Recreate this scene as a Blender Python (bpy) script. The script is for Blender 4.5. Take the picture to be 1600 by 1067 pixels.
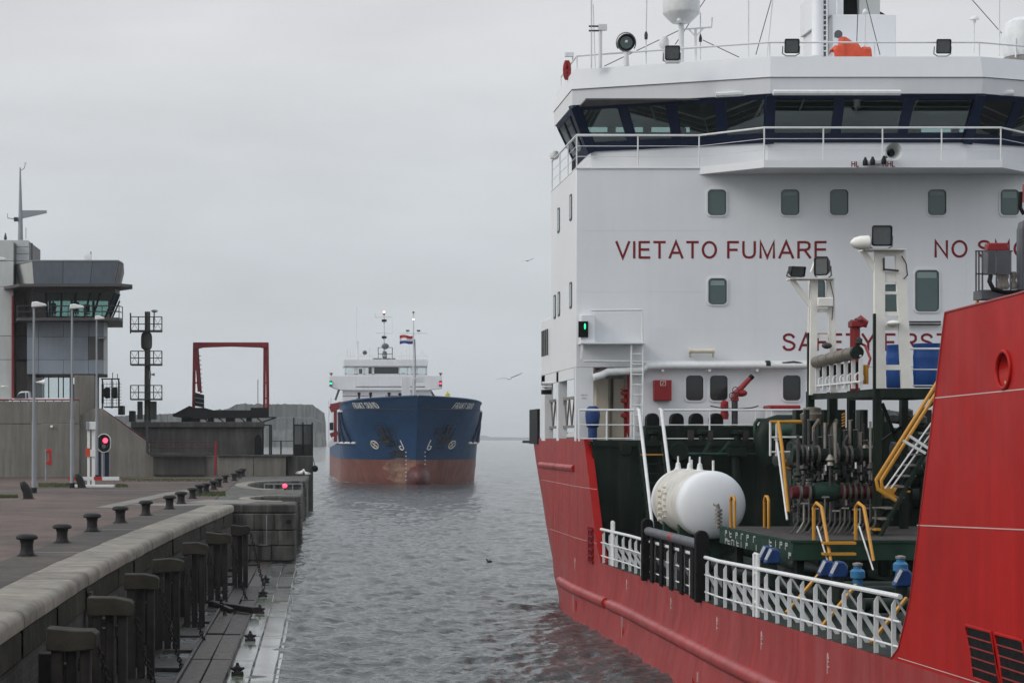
import bpy, bmesh, math, random
import numpy as np
from mathutils import Vector, Matrix
for o in list(bpy.data.objects): bpy.data.objects.remove(o, do_unlink=True)
S = bpy.context.scene; C = S.collection
R = random.Random(11)
rad = math.radians
HAZE = 1.5e-4
# ------------------------------------------------------------------ camera (level, shifted lens)
F, U0, V0, H = 3200.0, 450.0, 685.0, 5.8          # focal length and vanishing point of the quay, in pixels of a 1600 px picture; eye height
cam = bpy.data.cameras.new('camera'); camo = bpy.data.objects.new('camera', cam); C.objects.link(camo)
camo.location = (0, 0, H); camo.rotation_euler = (rad(90), 0, 0)
cam.sensor_fit = 'HORIZONTAL'; cam.sensor_width = 36; cam.lens = F / 1600 * 36
cam.shift_x = (800 - U0) / 1600; cam.shift_y = (V0 - 533.5) / 1600
cam.clip_start = 0.5; cam.clip_end = 30000
S.camera = camo
# ------------------------------------------------------------------ overcast sky
W = bpy.data.worlds.new('World'); S.world = W; W.use_nodes = True
wt = W.node_tree; wn = wt.nodes; wl = wt.links; wn.clear()
SUN_EL, SUN_AZ = rad(34), rad(-108)                # azimuth measured from +Y towards +X
def N(nt, t, **kw):
    n = nt.nodes.new(t)
    for k, v in kw.items(): setattr(n, k, v)
    return n
out = N(wt, 'ShaderNodeOutputWorld'); bg = N(wt, 'ShaderNodeBackground')
sky = N(wt, 'ShaderNodeTexSky', sky_type='NISHITA', sun_disc=False, sun_elevation=SUN_EL, sun_rotation=SUN_AZ)
sky.air_density = 1.5; sky.dust_density = 3.0
hs = N(wt, 'ShaderNodeHueSaturation'); hs.inputs['Saturation'].default_value = .35; hs.inputs['Value'].default_value = .10
wl.new(sky.outputs[0], hs.inputs['Color'])
tc = N(wt, 'ShaderNodeTexCoord'); sx = N(wt, 'ShaderNodeSeparateXYZ'); wl.new(tc.outputs['Generated'], sx.inputs[0])
cr = N(wt, 'ShaderNodeValToRGB'); wl.new(sx.outputs['Z'], cr.inputs[0])          # overcast: paler and brighter upwards
e = cr.color_ramp.elements
e[0].position = 0.0; e[0].color = (.51, .55, .58, 1); e[1].position = 1.0; e[1].color = (1.02, 1.10, 1.22, 1)
e2 = e.new(.19); e2.color = (.635, .645, .665, 1)
e3 = e.new(.09); e3.color = (.56, .60, .635, 1)
mp = N(wt, 'ShaderNodeMapping'); mp.inputs['Scale'].default_value = (2.2, 2.2, 8); wl.new(tc.outputs['Generated'], mp.inputs[0])
nz = N(wt, 'ShaderNodeTexNoise'); nz.inputs['Scale'].default_value = 2.3; nz.inputs['Detail'].default_value = 5; nz.inputs['Roughness'].default_value = .55
wl.new(mp.outputs[0], nz.inputs['Vector'])
mr = N(wt, 'ShaderNodeMapRange'); wl.new(nz.outputs['Fac'], mr.inputs[0])
for i, v in enumerate((.3, .7, .92, 1.08)): mr.inputs[i + 1].default_value = v
mx = N(wt, 'ShaderNodeMix', data_type='RGBA', blend_type='MULTIPLY'); mx.inputs['Factor'].default_value = 1
wl.new(cr.outputs[0], mx.inputs['A']); wl.new(mr.outputs[0], mx.inputs['B'])
mm = N(wt, 'ShaderNodeMix', data_type='RGBA'); mm.inputs['Factor'].default_value = .12
wl.new(mx.outputs['Result'], mm.inputs['A']); wl.new(hs.outputs[0], mm.inputs['B'])
wl.new(mm.outputs['Result'], bg.inputs['Color']); bg.inputs['Strength'].default_value = 1.0
wl.new(bg.outputs[0], out.inputs[0])
sun = bpy.data.lights.new('sun', 'SUN'); sun.energy = 1.15; sun.angle = rad(25); sun.color = (1, .94, .87)
suno = bpy.data.objects.new('sun', sun); C.objects.link(suno)
sd = Vector((math.sin(SUN_AZ) * math.cos(SUN_EL), math.cos(SUN_AZ) * math.cos(SUN_EL), math.sin(SUN_EL)))
suno.rotation_euler = (-sd).to_track_quat('-Z', 'Y').to_euler(); suno.location = (-40, 20, 60)
S.view_settings.view_transform = 'Standard'; S.view_settings.look = 'None'
S.view_settings.exposure = 0.18; S.view_settings.gamma = 1.0; S.view_settings.use_curve_mapping = False
S.cycles.max_bounces = 6; S.cycles.transparent_max_bounces = 12; S.cycles.volume_bounces = 0
S.cycles.use_denoising = True
# ------------------------------------------------------------------ pixel <-> place helpers
def PX(u, Y): return (u - U0) * Y / F
def PZ(v, Y): return H - (v - V0) * Y / F
def P(u, v, Y): return Vector((PX(u, Y), Y, PZ(v, Y)))
def G(u, v, z):
    Y = F * (H - z) / (v - V0); return Vector((PX(u, Y), Y, z))
# ------------------------------------------------------------------ mesh helpers
ORG = {}                                           # world origin of every empty / mesh
class MB:
    def __init__(s): s.v = []; s.f = []
    def add(s, vs, fs):
        n = len(s.v); s.v += [tuple(p) for p in vs]; s.f += [tuple(i + n for i in f) for f in fs]; return s
    def box(s, x0, x1, y0, y1, z0, z1):
        x0, x1 = sorted((x0, x1)); y0, y1 = sorted((y0, y1)); z0, z1 = sorted((z0, z1))
        return s.add([(x0,y0,z0),(x1,y0,z0),(x1,y1,z0),(x0,y1,z0),(x0,y0,z1),(x1,y0,z1),(x1,y1,z1),(x0,y1,z1)],
                     [(0,3,2,1),(4,5,6,7),(0,1,5,4),(1,2,6,5),(2,3,7,6),(3,0,4,7)])
    def bar(s, p0, p1, w, h=None, up=(0,0,1)):
        p0, p1 = Vector(p0), Vector(p1); h = h or w; d = (p1 - p0).normalized(); up = Vector(up)
        if abs(d.dot(up)) > .98: up = Vector((0,1,0)) if abs(d.y) < .9 else Vector((1,0,0))
        a = d.cross(up).normalized() * w / 2; b = a.cross(d).normalized() * h / 2
        vs = [p + i + j for p in (p0, p1) for i, j in ((-a,-b),(a,-b),(a,b),(-a,b))]
        return s.add(vs, [(0,1,2,3),(7,6,5,4),(0,4,5,1),(1,5,6,2),(2,6,7,3),(3,7,4,0)])
    def tube(s, pts, r, n=8, closed=False, caps=True):
        pts = [Vector(p) for p in pts]; m = len(pts)
        rs = r if isinstance(r, (list, tuple)) else [r] * m
        base = len(s.v); ref = None
        for i in range(m):
            a = pts[(i - 1) % m] if (i > 0 or closed) else pts[0]
            b = pts[(i + 1) % m] if (i < m - 1 or closed) else pts[-1]
            d = (b - a).normalized()
            if ref is None:
                ref = Vector((0,0,1)) if abs(d.z) < .9 else Vector((1,0,0))
            x = d.cross(ref).normalized(); y = x.cross(d).normalized(); ref = y
            k = 1.0
            if 0 < i < m - 1:
                c = (pts[i] - pts[i-1]).normalized().dot((pts[i+1] - pts[i]).normalized()); k = 1 / max(.6, math.sqrt(max(.1, (1 + c) / 2)))
            for j in range(n):
                t = 2 * math.pi * (j + .5) / n
                s.v.append(tuple(pts[i] + (x * math.cos(t) + y * math.sin(t)) * rs[i] * k))
        for i in range(m if closed else m - 1):
            i2 = (i + 1) % m
            for j in range(n):
                s.f.append((base + i*n + j, base + i*n + (j+1) % n, base + i2*n + (j+1) % n, base + i2*n + j))
        if caps and not closed:
            s.f.append(tuple(base + j for j in reversed(range(n)))); s.f.append(tuple(base + (m-1)*n + j for j in range(n)))
        return s
    def cyl(s, p0, p1, r, r1=None, n=10): return s.tube([p0, p1], [r, r if r1 is None else r1], n)
    def prism(s, poly, z0, z1, ax='z'):
        def q(a, b, c): return (a, b, c) if ax == 'z' else ((a, c, b) if ax == 'y' else (c, a, b))
        n = len(poly)
        return s.add([q(a, b, z0) for a, b in poly] + [q(a, b, z1) for a, b in poly],
            [tuple(range(n))[::-1], tuple(range(n, 2*n))] + [(i, (i+1) % n, n + (i+1) % n, n + i) for i in range(n)])
    def sph(s, c, r, n=12, m=8):
        rx, ry, rz = r if isinstance(r, (tuple, list)) else (r, r, r); vs = [(c[0], c[1], c[2] - rz)]
        for i in range(1, m):
            p = math.pi * i / m
            for j in range(n):
                t = 2 * math.pi * j / n
                vs.append((c[0] + rx*math.sin(p)*math.cos(t), c[1] + ry*math.sin(p)*math.sin(t), c[2] - rz*math.cos(p)))
        vs.append((c[0], c[1], c[2] + rz)); L = len(vs) - 1
        fs = [(0, 1 + (j+1) % n, 1 + j) for j in range(n)]
        for i in range(m - 2):
            for j in range(n):
                a = 1 + i*n; b = a + n; fs.append((a + j, a + (j+1) % n, b + (j+1) % n, b + j))
        a = 1 + (m-2)*n; fs += [(a + j, a + (j+1) % n, L) for j in range(n)]
        return s.add(vs, fs)
    def lathe(s, c, prof, n=14, ax='z', caps=3):
        c = Vector(c); vs = []; m = len(prof)
        for r, h in prof:
            for j in range(n):
                t = 2 * math.pi * j / n; a, b = r*math.cos(t), r*math.sin(t)
                vs.append(c + (Vector((a, b, h)) if ax == 'z' else Vector((a, h, -b)) if ax == 'y' else Vector((h, a, b))))
        fs = [(i*n + j, i*n + (j+1) % n, (i+1)*n + (j+1) % n, (i+1)*n + j) for i in range(m-1) for j in range(n)]
        if caps & 1: fs.append(tuple(reversed(range(n))))
        if caps & 2: fs.append(tuple((m-1)*n + j for j in range(n)))
        return s.add(vs, fs)
    def quad(s, a, b, c, d): return s.add([a, b, c, d], [(0,1,2,3)])
    def grid(s, rows):
        n = len(rows[0]); return s.add([p for r in rows for p in r],
            [(i*n + j, i*n + j + 1, (i+1)*n + j + 1, (i+1)*n + j) for i in range(len(rows) - 1) for j in range(n - 1)])
    def build(s, name, m, parent=None, loc=None, bev=0, smooth=True, ang=38, label=None):
        o = Vector(loc) if loc is not None else (ORG[parent.name] if parent else Vector((0,0,0)))
        me = bpy.data.meshes.new(name); v = np.array(s.v, dtype=float) - np.array(o)
        me.from_pydata(v.tolist(), [], s.f); me.update()
        if smooth:
            me.polygons.foreach_set('use_smooth', [True] * len(me.polygons)); me.set_sharp_from_angle(angle=rad(ang))
        if m: me.materials.append(MAT[m])
        ob = bpy.data.objects.new(name, me); C.objects.link(ob)
        if parent: ob.parent = parent; ob.location = o - ORG[parent.name]
        else: ob.location = o
        ORG[ob.name] = o
        if bev:
            b = ob.modifiers.new('bevel', 'BEVEL'); b.width = bev; b.segments = 2; b.limit_method = 'ANGLE'; b.angle_limit = rad(50)
        if label: ob['label'] = label
        return ob
def tag(o, label, cat, group=None, kind=None):
    if label: o['label'] = label
    if cat: o['category'] = cat
    if group: o['group'] = group
    if kind: o['kind'] = kind
    return o
def thing(name, label, cat, loc, group=None):
    o = bpy.data.objects.new(name, None); C.objects.link(o); o.location = loc; o.empty_display_size = .3
    ORG[o.name] = Vector(loc); return tag(o, label, cat, group)
def node(name, parent, label=None):               # an empty that is a part and holds sub-parts
    o = bpy.data.objects.new(name, None); C.objects.link(o); o.parent = parent; ORG[o.name] = ORG[parent.name]
    o.empty_display_size = .2
    if label: o['label'] = label
    return o
def dup(o, delta, parent=None):                    # copy with its parts, moved
    c = o.copy(); C.objects.link(c); c.parent = parent
    if parent is None: c.location = o.location + Vector(delta); ORG[c.name] = ORG[o.name] + Vector(delta)
    else: ORG[c.name] = ORG[parent.name]
    for k in list(o.children): dup(k, delta, c)
    return c
def rrect(x0, x1, y0, y1, r, n=4):
    pts = []
    for cx, cy, a0 in ((x1-r, y1-r, 0), (x0+r, y1-r, 90), (x0+r, y0+r, 180), (x1-r, y0+r, 270)):
        for i in range(n + 1):
            t = rad(a0 + 90*i/n); pts.append((cx + r*math.cos(t), cy + r*math.sin(t)))
    return pts
def ell(cx, cy, rx, ry, n=20, a0=0, a1=360):
    k = n if abs(a1 - a0) >= 360 else n - 1
    return [(cx + rx*math.cos(rad(a0 + (a1-a0)*i/k)), cy + ry*math.sin(rad(a0 + (a1-a0)*i/k))) for i in range(n)]
def textflat(s, size, bold=0):                  # flat letter shapes -> 2d verts, faces, width
    cu = bpy.data.curves.new('letters', 'FONT'); cu.body = s; cu.size = size; cu.resolution_u = 3; cu.offset = bold
    ob = bpy.data.objects.new('letters', cu); C.objects.link(ob)
    dg = bpy.context.evaluated_depsgraph_get(); dg.update(); ev = ob.evaluated_get(dg); me = ev.to_mesh()
    vs = [(v.co.x, v.co.y) for v in me.vertices]; fs = [tuple(p.vertices) for p in me.polygons]
    ev.to_mesh_clear(); bpy.data.objects.remove(ob); bpy.data.curves.remove(cu)
    xs = [a for a, b in vs]; ys = [b for a, b in vs]; x0 = min(xs); y0 = min(ys)
    return [(a - x0, b - y0) for a, b in vs], fs, max(xs) - x0, max(ys) - y0
def letters(s, x0, x1, z0, z1, y, name, mat, parent):   # lettering on a wall that faces -Y, fitted to a rectangle
    vs, fs, w, h = textflat(s, 1.0)
    m = MB().add([(x0 + a*(x1-x0)/w, y, z0 + b*(z1-z0)/h) for a, b in vs], fs)
    return m.build(name, mat, parent, smooth=False)
# block lettering drawn with strokes, one object per letter
GL = {'V': (.76, [[(.03,1),(.38,.03),(.73,1)]]), 'I': (.12, [[(.06,0),(.06,1)]]), 'E': (.62, [[(.06,0),(.06,1)], [(.06,.945),(.60,.945)], [(.06,.52),(.57,.52)], [(.06,.055),(.62,.055)]]),
 'F': (.58, [[(.06,0),(.06,1)], [(.06,.945),(.58,.945)], [(.06,.50),(.52,.50)]]), 'T': (.66, [[(0,.945),(.66,.945)], [(.33,.94),(.33,0)]]), 'A': (.76, [[(.03,0),(.38,.97),(.73,0)], [(.16,.33),(.60,.33)]]),
 'O': (.80, [[(.40 + .345*math.cos(t), .5 + .445*math.sin(t)) for t in np.linspace(0, 2*math.pi, 25)]]), 'U': (.68, [[(.06,1),(.06,.36),(.09,.20),(.18,.09),(.34,.055),(.50,.09),(.59,.20),(.62,.36),(.62,1)]]),
 'M': (.78, [[(.06,0),(.06,.96),(.39,.06),(.72,.96),(.72,0)]]), 'N': (.68, [[(.06,0),(.06,.95),(.62,.05),(.62,1)]]), 'H': (.66, [[(.06,0),(.06,1)], [(.60,0),(.60,1)], [(.06,.53),(.60,.53)]]), 'D': (.70, [[(.06,0),(.06,1)], [(.06,.945),(.34,.945),(.50,.89),(.61,.74),(.64,.5),(.61,.26),(.50,.11),(.34,.055),(.06,.055)]]), 'L': (.52, [[(.06,1),(.06,.055),(.52,.055)]]),
 'R': (.68, [[(.06,0),(.06,1)], [(.06,.945),(.40,.945),(.53,.91),(.60,.82),(.60,.64),(.53,.54),(.40,.495),(.06,.495)], [(.36,.49),(.66,.01)]]), 'K': (.66, [[(.06,0),(.06,1)], [(.07,.36),(.62,.99)], [(.26,.58),(.64,.01)]]),
 'Y': (.70, [[(.03,1),(.35,.45),(.67,1)], [(.35,.46),(.35,0)]]), 'G': (.78, [[(.70,.72),(.62,.86),(.42,.945),(.22,.88),(.09,.70),(.06,.5),(.09,.28),(.22,.11),(.42,.055),(.60,.10),(.71,.19),(.71,.46),(.42,.46)]]),
 'S': (.68, [[(.60,.74),(.55,.86),(.45,.925),(.33,.945),(.20,.92),(.10,.84),(.08,.73),(.13,.63),(.25,.565),(.40,.515),(.54,.45),(.62,.35),(.62,.24),(.55,.13),(.44,.07),(.33,.055),(.20,.075),(.10,.16),(.055,.28)]]), ' ': (.16, [])}
def blocktext(txt, x0, x1, z0, z1, y, mat, parent, th=.14, fn=None):
    W_ = sum(GL[c][0] for c in txt) + .17 * (len(txt) - 1); kx = (x1 - x0) / W_; kz = z1 - z0; cx = 0
    for c in txt:
        m = MB()
        for i, st_ in enumerate(GL[c][1]):
            pts = [Vector((x0 + (cx + a) * kx, z0 + b * kz)) for a, b in st_]; n = len(pts); closed = (pts[0] - pts[-1]).length < 1e-4; rows = []
            for j in range(n):
                a = pts[j-1] if j else (pts[-2] if closed else None); b = pts[j+1] if j < n-1 else (pts[1] if closed else None)
                d0 = (pts[j] - a).normalized() if a is not None else None; d1 = (b - pts[j]).normalized() if b is not None else None
                d = (d0 + d1).normalized() if d0 and d1 else (d0 or d1); k = 1 / max(.42, d.dot(d0 or d1)); nn = Vector((-d.y, d.x)) * th * kz / 2 * k
                rows.append([(pts[j].x + s * nn.x, y - .001 * i, pts[j].y + s * nn.y) for s in (1, -1)])
            m.grid(rows)
        if fn: m.v = [fn(*p) for p in m.v]
        if m.v: m.build('letter', mat, parent, smooth=False)
        cx += GL[c][0] + .17
# ------------------------------------------------------------------ materials
MAT = {}
def M(name, col, rough=.5, metal=0, var=.10, vs=1.2, streak=0, bump=0, bs=25, stain=None, samt=.5, sscale=.7, slo=.52, shi=.72, vert=True, spec=.35, coat=0, emit=None, es=1, ov=0):
    m = bpy.data.materials.new(name); m.use_nodes = True; nt = m.node_tree; b = nt.nodes['Principled BSDF']; L = nt.links
    MAT[name] = m
    b.inputs['Roughness'].default_value = rough; b.inputs['Metallic'].default_value = metal; b.inputs['Specular IOR Level'].default_value = spec
    b.inputs['Coat Weight'].default_value = coat
    if emit: b.inputs['Emission Color'].default_value = (*emit, 1); b.inputs['Emission Strength'].default_value = es
    geo = N(nt, 'ShaderNodeNewGeometry')
    def noise(scale, detail=6, vec=None):
        n = N(nt, 'ShaderNodeTexNoise'); n.inputs['Scale'].default_value = scale; n.inputs['Detail'].default_value = detail; n.inputs['Roughness'].default_value = .62
        L.new(vec or geo.outputs['Position'], n.inputs['Vector']); return n
    def rng(src, a, b_, c, d):
        r = N(nt, 'ShaderNodeMapRange'); L.new(src, r.inputs[0])
        for i, v in enumerate((a, b_, c, d)): r.inputs[i+1].default_value = v
        return r.outputs[0]
    def mul(a, bb):
        x = N(nt, 'ShaderNodeMix', data_type='RGBA', blend_type='MULTIPLY'); x.inputs['Factor'].default_value = 1
        L.new(a, x.inputs['A']); L.new(bb, x.inputs['B']); return x.outputs['Result']
    rgb = N(nt, 'ShaderNodeRGB'); rgb.outputs[0].default_value = (*col, 1); c = rgb.outputs[0]
    mp = N(nt, 'ShaderNodeMapping'); mp.inputs['Scale'].default_value = (1.6, 1.6, .14) if vert else (1, 1, 1); L.new(geo.outputs['Position'], mp.inputs[0])
    if var: c = mul(c, rng(noise(vs).outputs['Fac'], .3, .7, 1-var, 1+var))
    if streak: c = mul(c, rng(noise(2.2, 5, mp.outputs[0]).outputs['Fac'], .35, .65, 1-streak, 1+streak*.4))
    if stain:
        f = rng(noise(sscale*2, 7, mp.outputs[0]).outputs['Fac'], slo, shi, 0, samt)
        x = N(nt, 'ShaderNodeMix', data_type='RGBA'); L.new(f, x.inputs['Factor']); L.new(c, x.inputs['A']); x.inputs['B'].default_value = (*stain, 1); c = x.outputs['Result']
    if ov: oi = N(nt, 'ShaderNodeObjectInfo'); c = mul(c, rng(oi.outputs['Random'], 0, 1, 1-ov, 1+ov*.7))
    L.new(c, b.inputs['Base Color'])
    if rough > .08:
        L.new(rng(noise(vs*2.3).outputs['Fac'], .3, .7, rough*.82, min(1, rough*1.18)), b.inputs['Roughness'])
    if bump:
        bp = N(nt, 'ShaderNodeBump'); bp.inputs['Strength'].default_value = bump; bp.inputs['Distance'].default_value = .03
        L.new(noise(bs).outputs['Fac'], bp.inputs['Height']); L.new(bp.outputs[0], b.inputs['Normal'])
    m['_'] = 0
    return m
def glassmat(name, tint, gloss=.12, rough=.03):
    m = bpy.data.materials.new(name); m.use_nodes = True; nt = m.node_tree; nt.nodes.clear(); MAT[name] = m
    o = N(nt, 'ShaderNodeOutputMaterial'); t = N(nt, 'ShaderNodeBsdfTransparent'); t.inputs[0].default_value = (*tint, 1)
    g = N(nt, 'ShaderNodeBsdfGlossy'); g.inputs['Roughness'].default_value = rough; g.inputs[0].default_value = (.9, .95, .95, 1)
    fr = N(nt, 'ShaderNodeFresnel'); fr.inputs[0].default_value = 1.5
    ad = N(nt, 'ShaderNodeMath', operation='ADD'); ad.inputs[1].default_value = gloss; nt.links.new(fr.outputs[0], ad.inputs[0])
    mix = N(nt, 'ShaderNodeMixShader'); nt.links.new(ad.outputs[0], mix.inputs[0]); nt.links.new(t.outputs[0], mix.inputs[1]); nt.links.new(g.outputs[0], mix.inputs[2])
    nt.links.new(mix.outputs[0], o.inputs[0])
M('ship_white', (.72, .735, .75), .42, var=.03, vs=.35, streak=.018, stain=(.45, .36, .26), samt=.10, slo=.68, shi=.88, bump=.11, bs=1.0)
M('rail_white', (.68, .69, .69), .45, var=.08, vs=6, stain=(.30, .17, .09), samt=.5, slo=.66, shi=.76)
M('tank_cream', (.60, .585, .53), .5, var=.12, vs=1.2, streak=.15, stain=(.36, .31, .23), samt=.5, slo=.5, shi=.75)
M('flange_steel', (.115, .105, .09), .45, metal=.4, var=.45, vs=5, spec=.4, ov=.5)
M('tower_white', (.76, .745, .69), .5, var=.06, vs=3, stain=(.30, .18, .10), samt=.6, slo=.62, shi=.74)  # cream, and paler: contrast to the shaded bridge front is put into the colour
M('cream', (.62, .57, .47), .55, var=.1, stain=(.16, .12, .08), samt=.7, slo=.55, shi=.72)
M('hull_red', (.315, .026, .025), .40, var=.14, vs=.6, streak=.16, stain=(.34, .13, .125), samt=.36, slo=.42, shi=.75, bump=.04, bs=1.1, spec=.4)  # pinkish stain puts the reflection on the hull side into the colour
M('bright_red', (.375, .011, .009), .42, var=.10, vs=.45, streak=.12, bump=.10, bs=.9, stain=(.20, .006, .008), samt=.4, slo=.5, shi=.8, spec=.14)
M('dark_red', (.09, .010, .016), .5, var=.2, vs=5, spec=.2)
M('valve_red', (.25, .016, .018), .4, var=.15, vs=5)
M('sign_red', (.19, .008, .015), .6, var=.05)
M('seam', (.55, .40, .38), .6)
M('deck_green', (.006, .015, .010), .5, spec=.18, var=.3, vs=1.2, streak=.2, stain=(.05, .045, .035), samt=.5, bump=.08, bs=9)
M('mid_green', (.018, .046, .031), .5, spec=.2, var=.2, vs=2, streak=.2)
M('deck_plate', (.036, .031, .027), .8, var=.35, vs=2.5, stain=(.12, .10, .085), samt=.4, vert=False)
M('black', (.006, .006, .0065), .55, var=.2, vs=3, spec=.12)
M('rubber', (.008, .008, .008), .8, spec=.12, var=.3, vs=4, bump=.2)
M('dark_steel', (.05, .05, .05), .5, metal=.3, var=.35, vs=5)
M('steel', (.27, .255, .23), .45, metal=.5, var=.2, vs=6, stain=(.16, .10, .07), samt=.5)
M('pipe_brown', (.19, .17, .14), .45, metal=.4, var=.25, vs=3)
M('yellow', (.50, .235, .025), .42, var=.12, vs=5, stain=(.2, .1, .04), samt=.4, slo=.58, shi=.75)
M('navy', (.005, .012, .038), .45, var=.1, spec=.2)
M('barrel_blue', (.015, .068, .25), .34, var=.12, vs=3)
M('valve_blue', (.013, .042, .145), .42, var=.2, vs=5)
M('light_blue', (.03, .14, .28), .45, var=.15)
M('grey_paint', (.09, .094, .105), .5, var=.15, vs=3)
M('lamp_black', (.011, .012, .013), .5, spec=.2, var=.2, vs=4)
M('lens', (.06, .065, .065), .08, var=.2, vs=6, spec=.8)
M('orange', (.52, .065, .025), .6, var=.18, vs=3, bump=.3, bs=6)
M('window_teal', (.055, .098, .096), .10, var=.12, vs=.8, spec=.7)
M('window_dark', (.02, .026, .028), .08, var=.1, spec=.6)
M('blind', (.22, .30, .28), .6)
M('blue_hull', (.009, .050, .130), .45, spec=.25, var=.14, vs=.25, streak=.2, stain=(.05, .045, .045), samt=.35, sscale=.35, slo=.55, shi=.8)
M('boot_red', (.175, .062, .046), .5, var=.22, vs=.22, streak=.25, stain=(.28, .17, .13), samt=.5, sscale=.3, slo=.5, shi=.72)
M('bulb_red', (.085, .02, .02), .45, var=.25, vs=.5)
M('scrape', (.50, .40, .30), .6, var=.4, vs=.8, streak=.3)
M('far_white', (.66, .665, .68), .5, var=.05, vs=.4, streak=.06)
M('panel_blue', (.22, .25, .29), .42, var=.10, vs=.35, streak=.08, ov=0.1)
M('panel_dark', (.075, .072, .072), .5, var=.12)
M('panel_light', (.48, .50, .49), .6, var=.08, vs=.35, streak=.07, ov=0.06)
M('concrete', (.19, .18, .158), .85, var=.18, vs=.35, streak=.2, bump=.1, bs=6, stain=(.08, .075, .06), samt=.55, sscale=.3, slo=.5, shi=.72)
M('concrete_dark', (.075, .073, .065), .85, var=.25, vs=.4, streak=.3, stain=(.035, .035, .03), samt=.75, sscale=.35, slo=.45, shi=.66, bump=.15, bs=5)
M('stone', (.115, .11, .096), .8, var=.3, vs=1.3, streak=.15, bump=.5, bs=7, stain=(.024, .025, .021), samt=.9, sscale=.6, slo=.45, shi=.62, ov=0.25)
M('moss_stone', (.040, .039, .030), .85, var=.3, vs=1.4, streak=.3, bump=.4, bs=9, stain=(.03, .034, .018), samt=.8, sscale=.7, slo=.45, shi=.66, spec=.15, ov=0.35)
M('coping', (.205, .185, .152), .72, var=.25, vs=1.1, bump=.3, bs=14, stain=(.085, .08, .058), samt=.6, vert=False, slo=.48, shi=.68, ov=0.22)
M('galv', (.27, .29, .31), .5, metal=.2, var=.08, vs=1)
M('iron', (.014, .0135, .0135), .6, metal=.0, spec=.25, var=.3, vs=7, bump=.25, bs=30)
M('portal_red', (.20, .018, .022), .5, var=.15, vs=.8, streak=.12)
M('sign_white', (.72, .72, .70), .5, var=.06, vs=3)
M('paint_red', (.42, .02, .02), .5, var=.1)
M('car_white', (.75, .76, .78), .25, var=.02)
M('wet_timber', (.021, .018, .015), .5, var=.4, vs=1.4, bump=.5, bs=16, stain=(.075, .068, .052), samt=.6, vert=False, ov=0.35)
M('plank', (.046, .036, .028), .55, var=.35, vs=2.2, bump=.4, bs=20, ov=0.4)
M('pale_timber', (.27, .275, .26), .13, var=.25, vs=1.0, bump=.05, bs=10, stain=(.045, .075, .018), samt=.95, sscale=.22, slo=.53, shi=.60, vert=False, spec=.9, ov=0.25)
M('post_timber', (.030, .026, .021), .8, var=.45, vs=1.6, streak=.35, bump=.5, bs=12, stain=(.012, .012, .011), samt=.8, sscale=.5, slo=.48, shi=.62, ov=0.45)
M('cap_timber', (.030, .027, .021), .8, var=.35, vs=2, bump=.5, bs=14, stain=(.024, .028, .014), samt=.7, vert=False, spec=.15, ov=0.4)
M('grass', (.055, .075, .022), .8, var=.4, vs=1.5)
M('hill', (.070, .075, .066), .9, var=.45, vs=.03, stain=(.085, .083, .074), samt=.6, sscale=.012, vert=False)
M('gull_white', (.75, .75, .74), .7, var=.03)
M('gull_grey', (.35, .36, .38), .7)
M('cloth_dark', (.018, .018, .02), .8, var=.1)
M('skin', (.36, .22, .16), .6)
M('hivis', (.55, .50, .03), .6)
M('flag_red', (.42, .02, .03), .7, var=.05); M('flag_white', (.75, .75, .75), .7, var=.03); M('flag_blue', (.03, .05, .25), .7, var=.05)
M('lit_red', (.5, .02, .03), .4, emit=(1, .03, .07), es=5)
M('lit_green', (.05, .4, .2), .4, emit=(.03, 1, .40), es=1.2)
M('lit_white', (.8, .8, .7), .4, emit=(1, .90, .75), es=2.2)
def scrapemat(name, col, lo, hi, sc, am=.9):
    M(name, col, .6, var=.4, vs=.8, streak=.3); m = MAT[name]; nt = m.node_tree; b = nt.nodes['Principled BSDF']; g = N(nt, 'ShaderNodeNewGeometry'); mp = N(nt, 'ShaderNodeMapping'); mp.inputs['Scale'].default_value = (1, .3, 1.6)
    n = N(nt, 'ShaderNodeTexNoise'); n.inputs['Scale'].default_value = sc; n.inputs['Detail'].default_value = 6; n.inputs['Roughness'].default_value = .65; r = N(nt, 'ShaderNodeMapRange')
    nt.links.new(g.outputs['Position'], mp.inputs[0]); nt.links.new(mp.outputs[0], n.inputs['Vector']); nt.links.new(n.outputs['Fac'], r.inputs[0]); nt.links.new(r.outputs[0], b.inputs['Alpha'])
    for i, v in enumerate((lo, hi, 0, am)): r.inputs[i+1].default_value = v
scrapemat('foam', (.70, .72, .72), .50, .66, 1.6, .8); scrapemat('rust_run', (.42, .33, .22), .45, .85, 2.0, .3); scrapemat('scrape_worn', (.44, .29, .21), .36, .72, .7, .75); scrapemat('soot_stain', (.03, .027, .027), .44, .66, .6)
glassmat('glass_teal', (.68, .80, .78), .04); glassmat('glass_bridge', (.50, .62, .60), .03); glassmat('glass_clear', (.85, .9, .9), .03)
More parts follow.
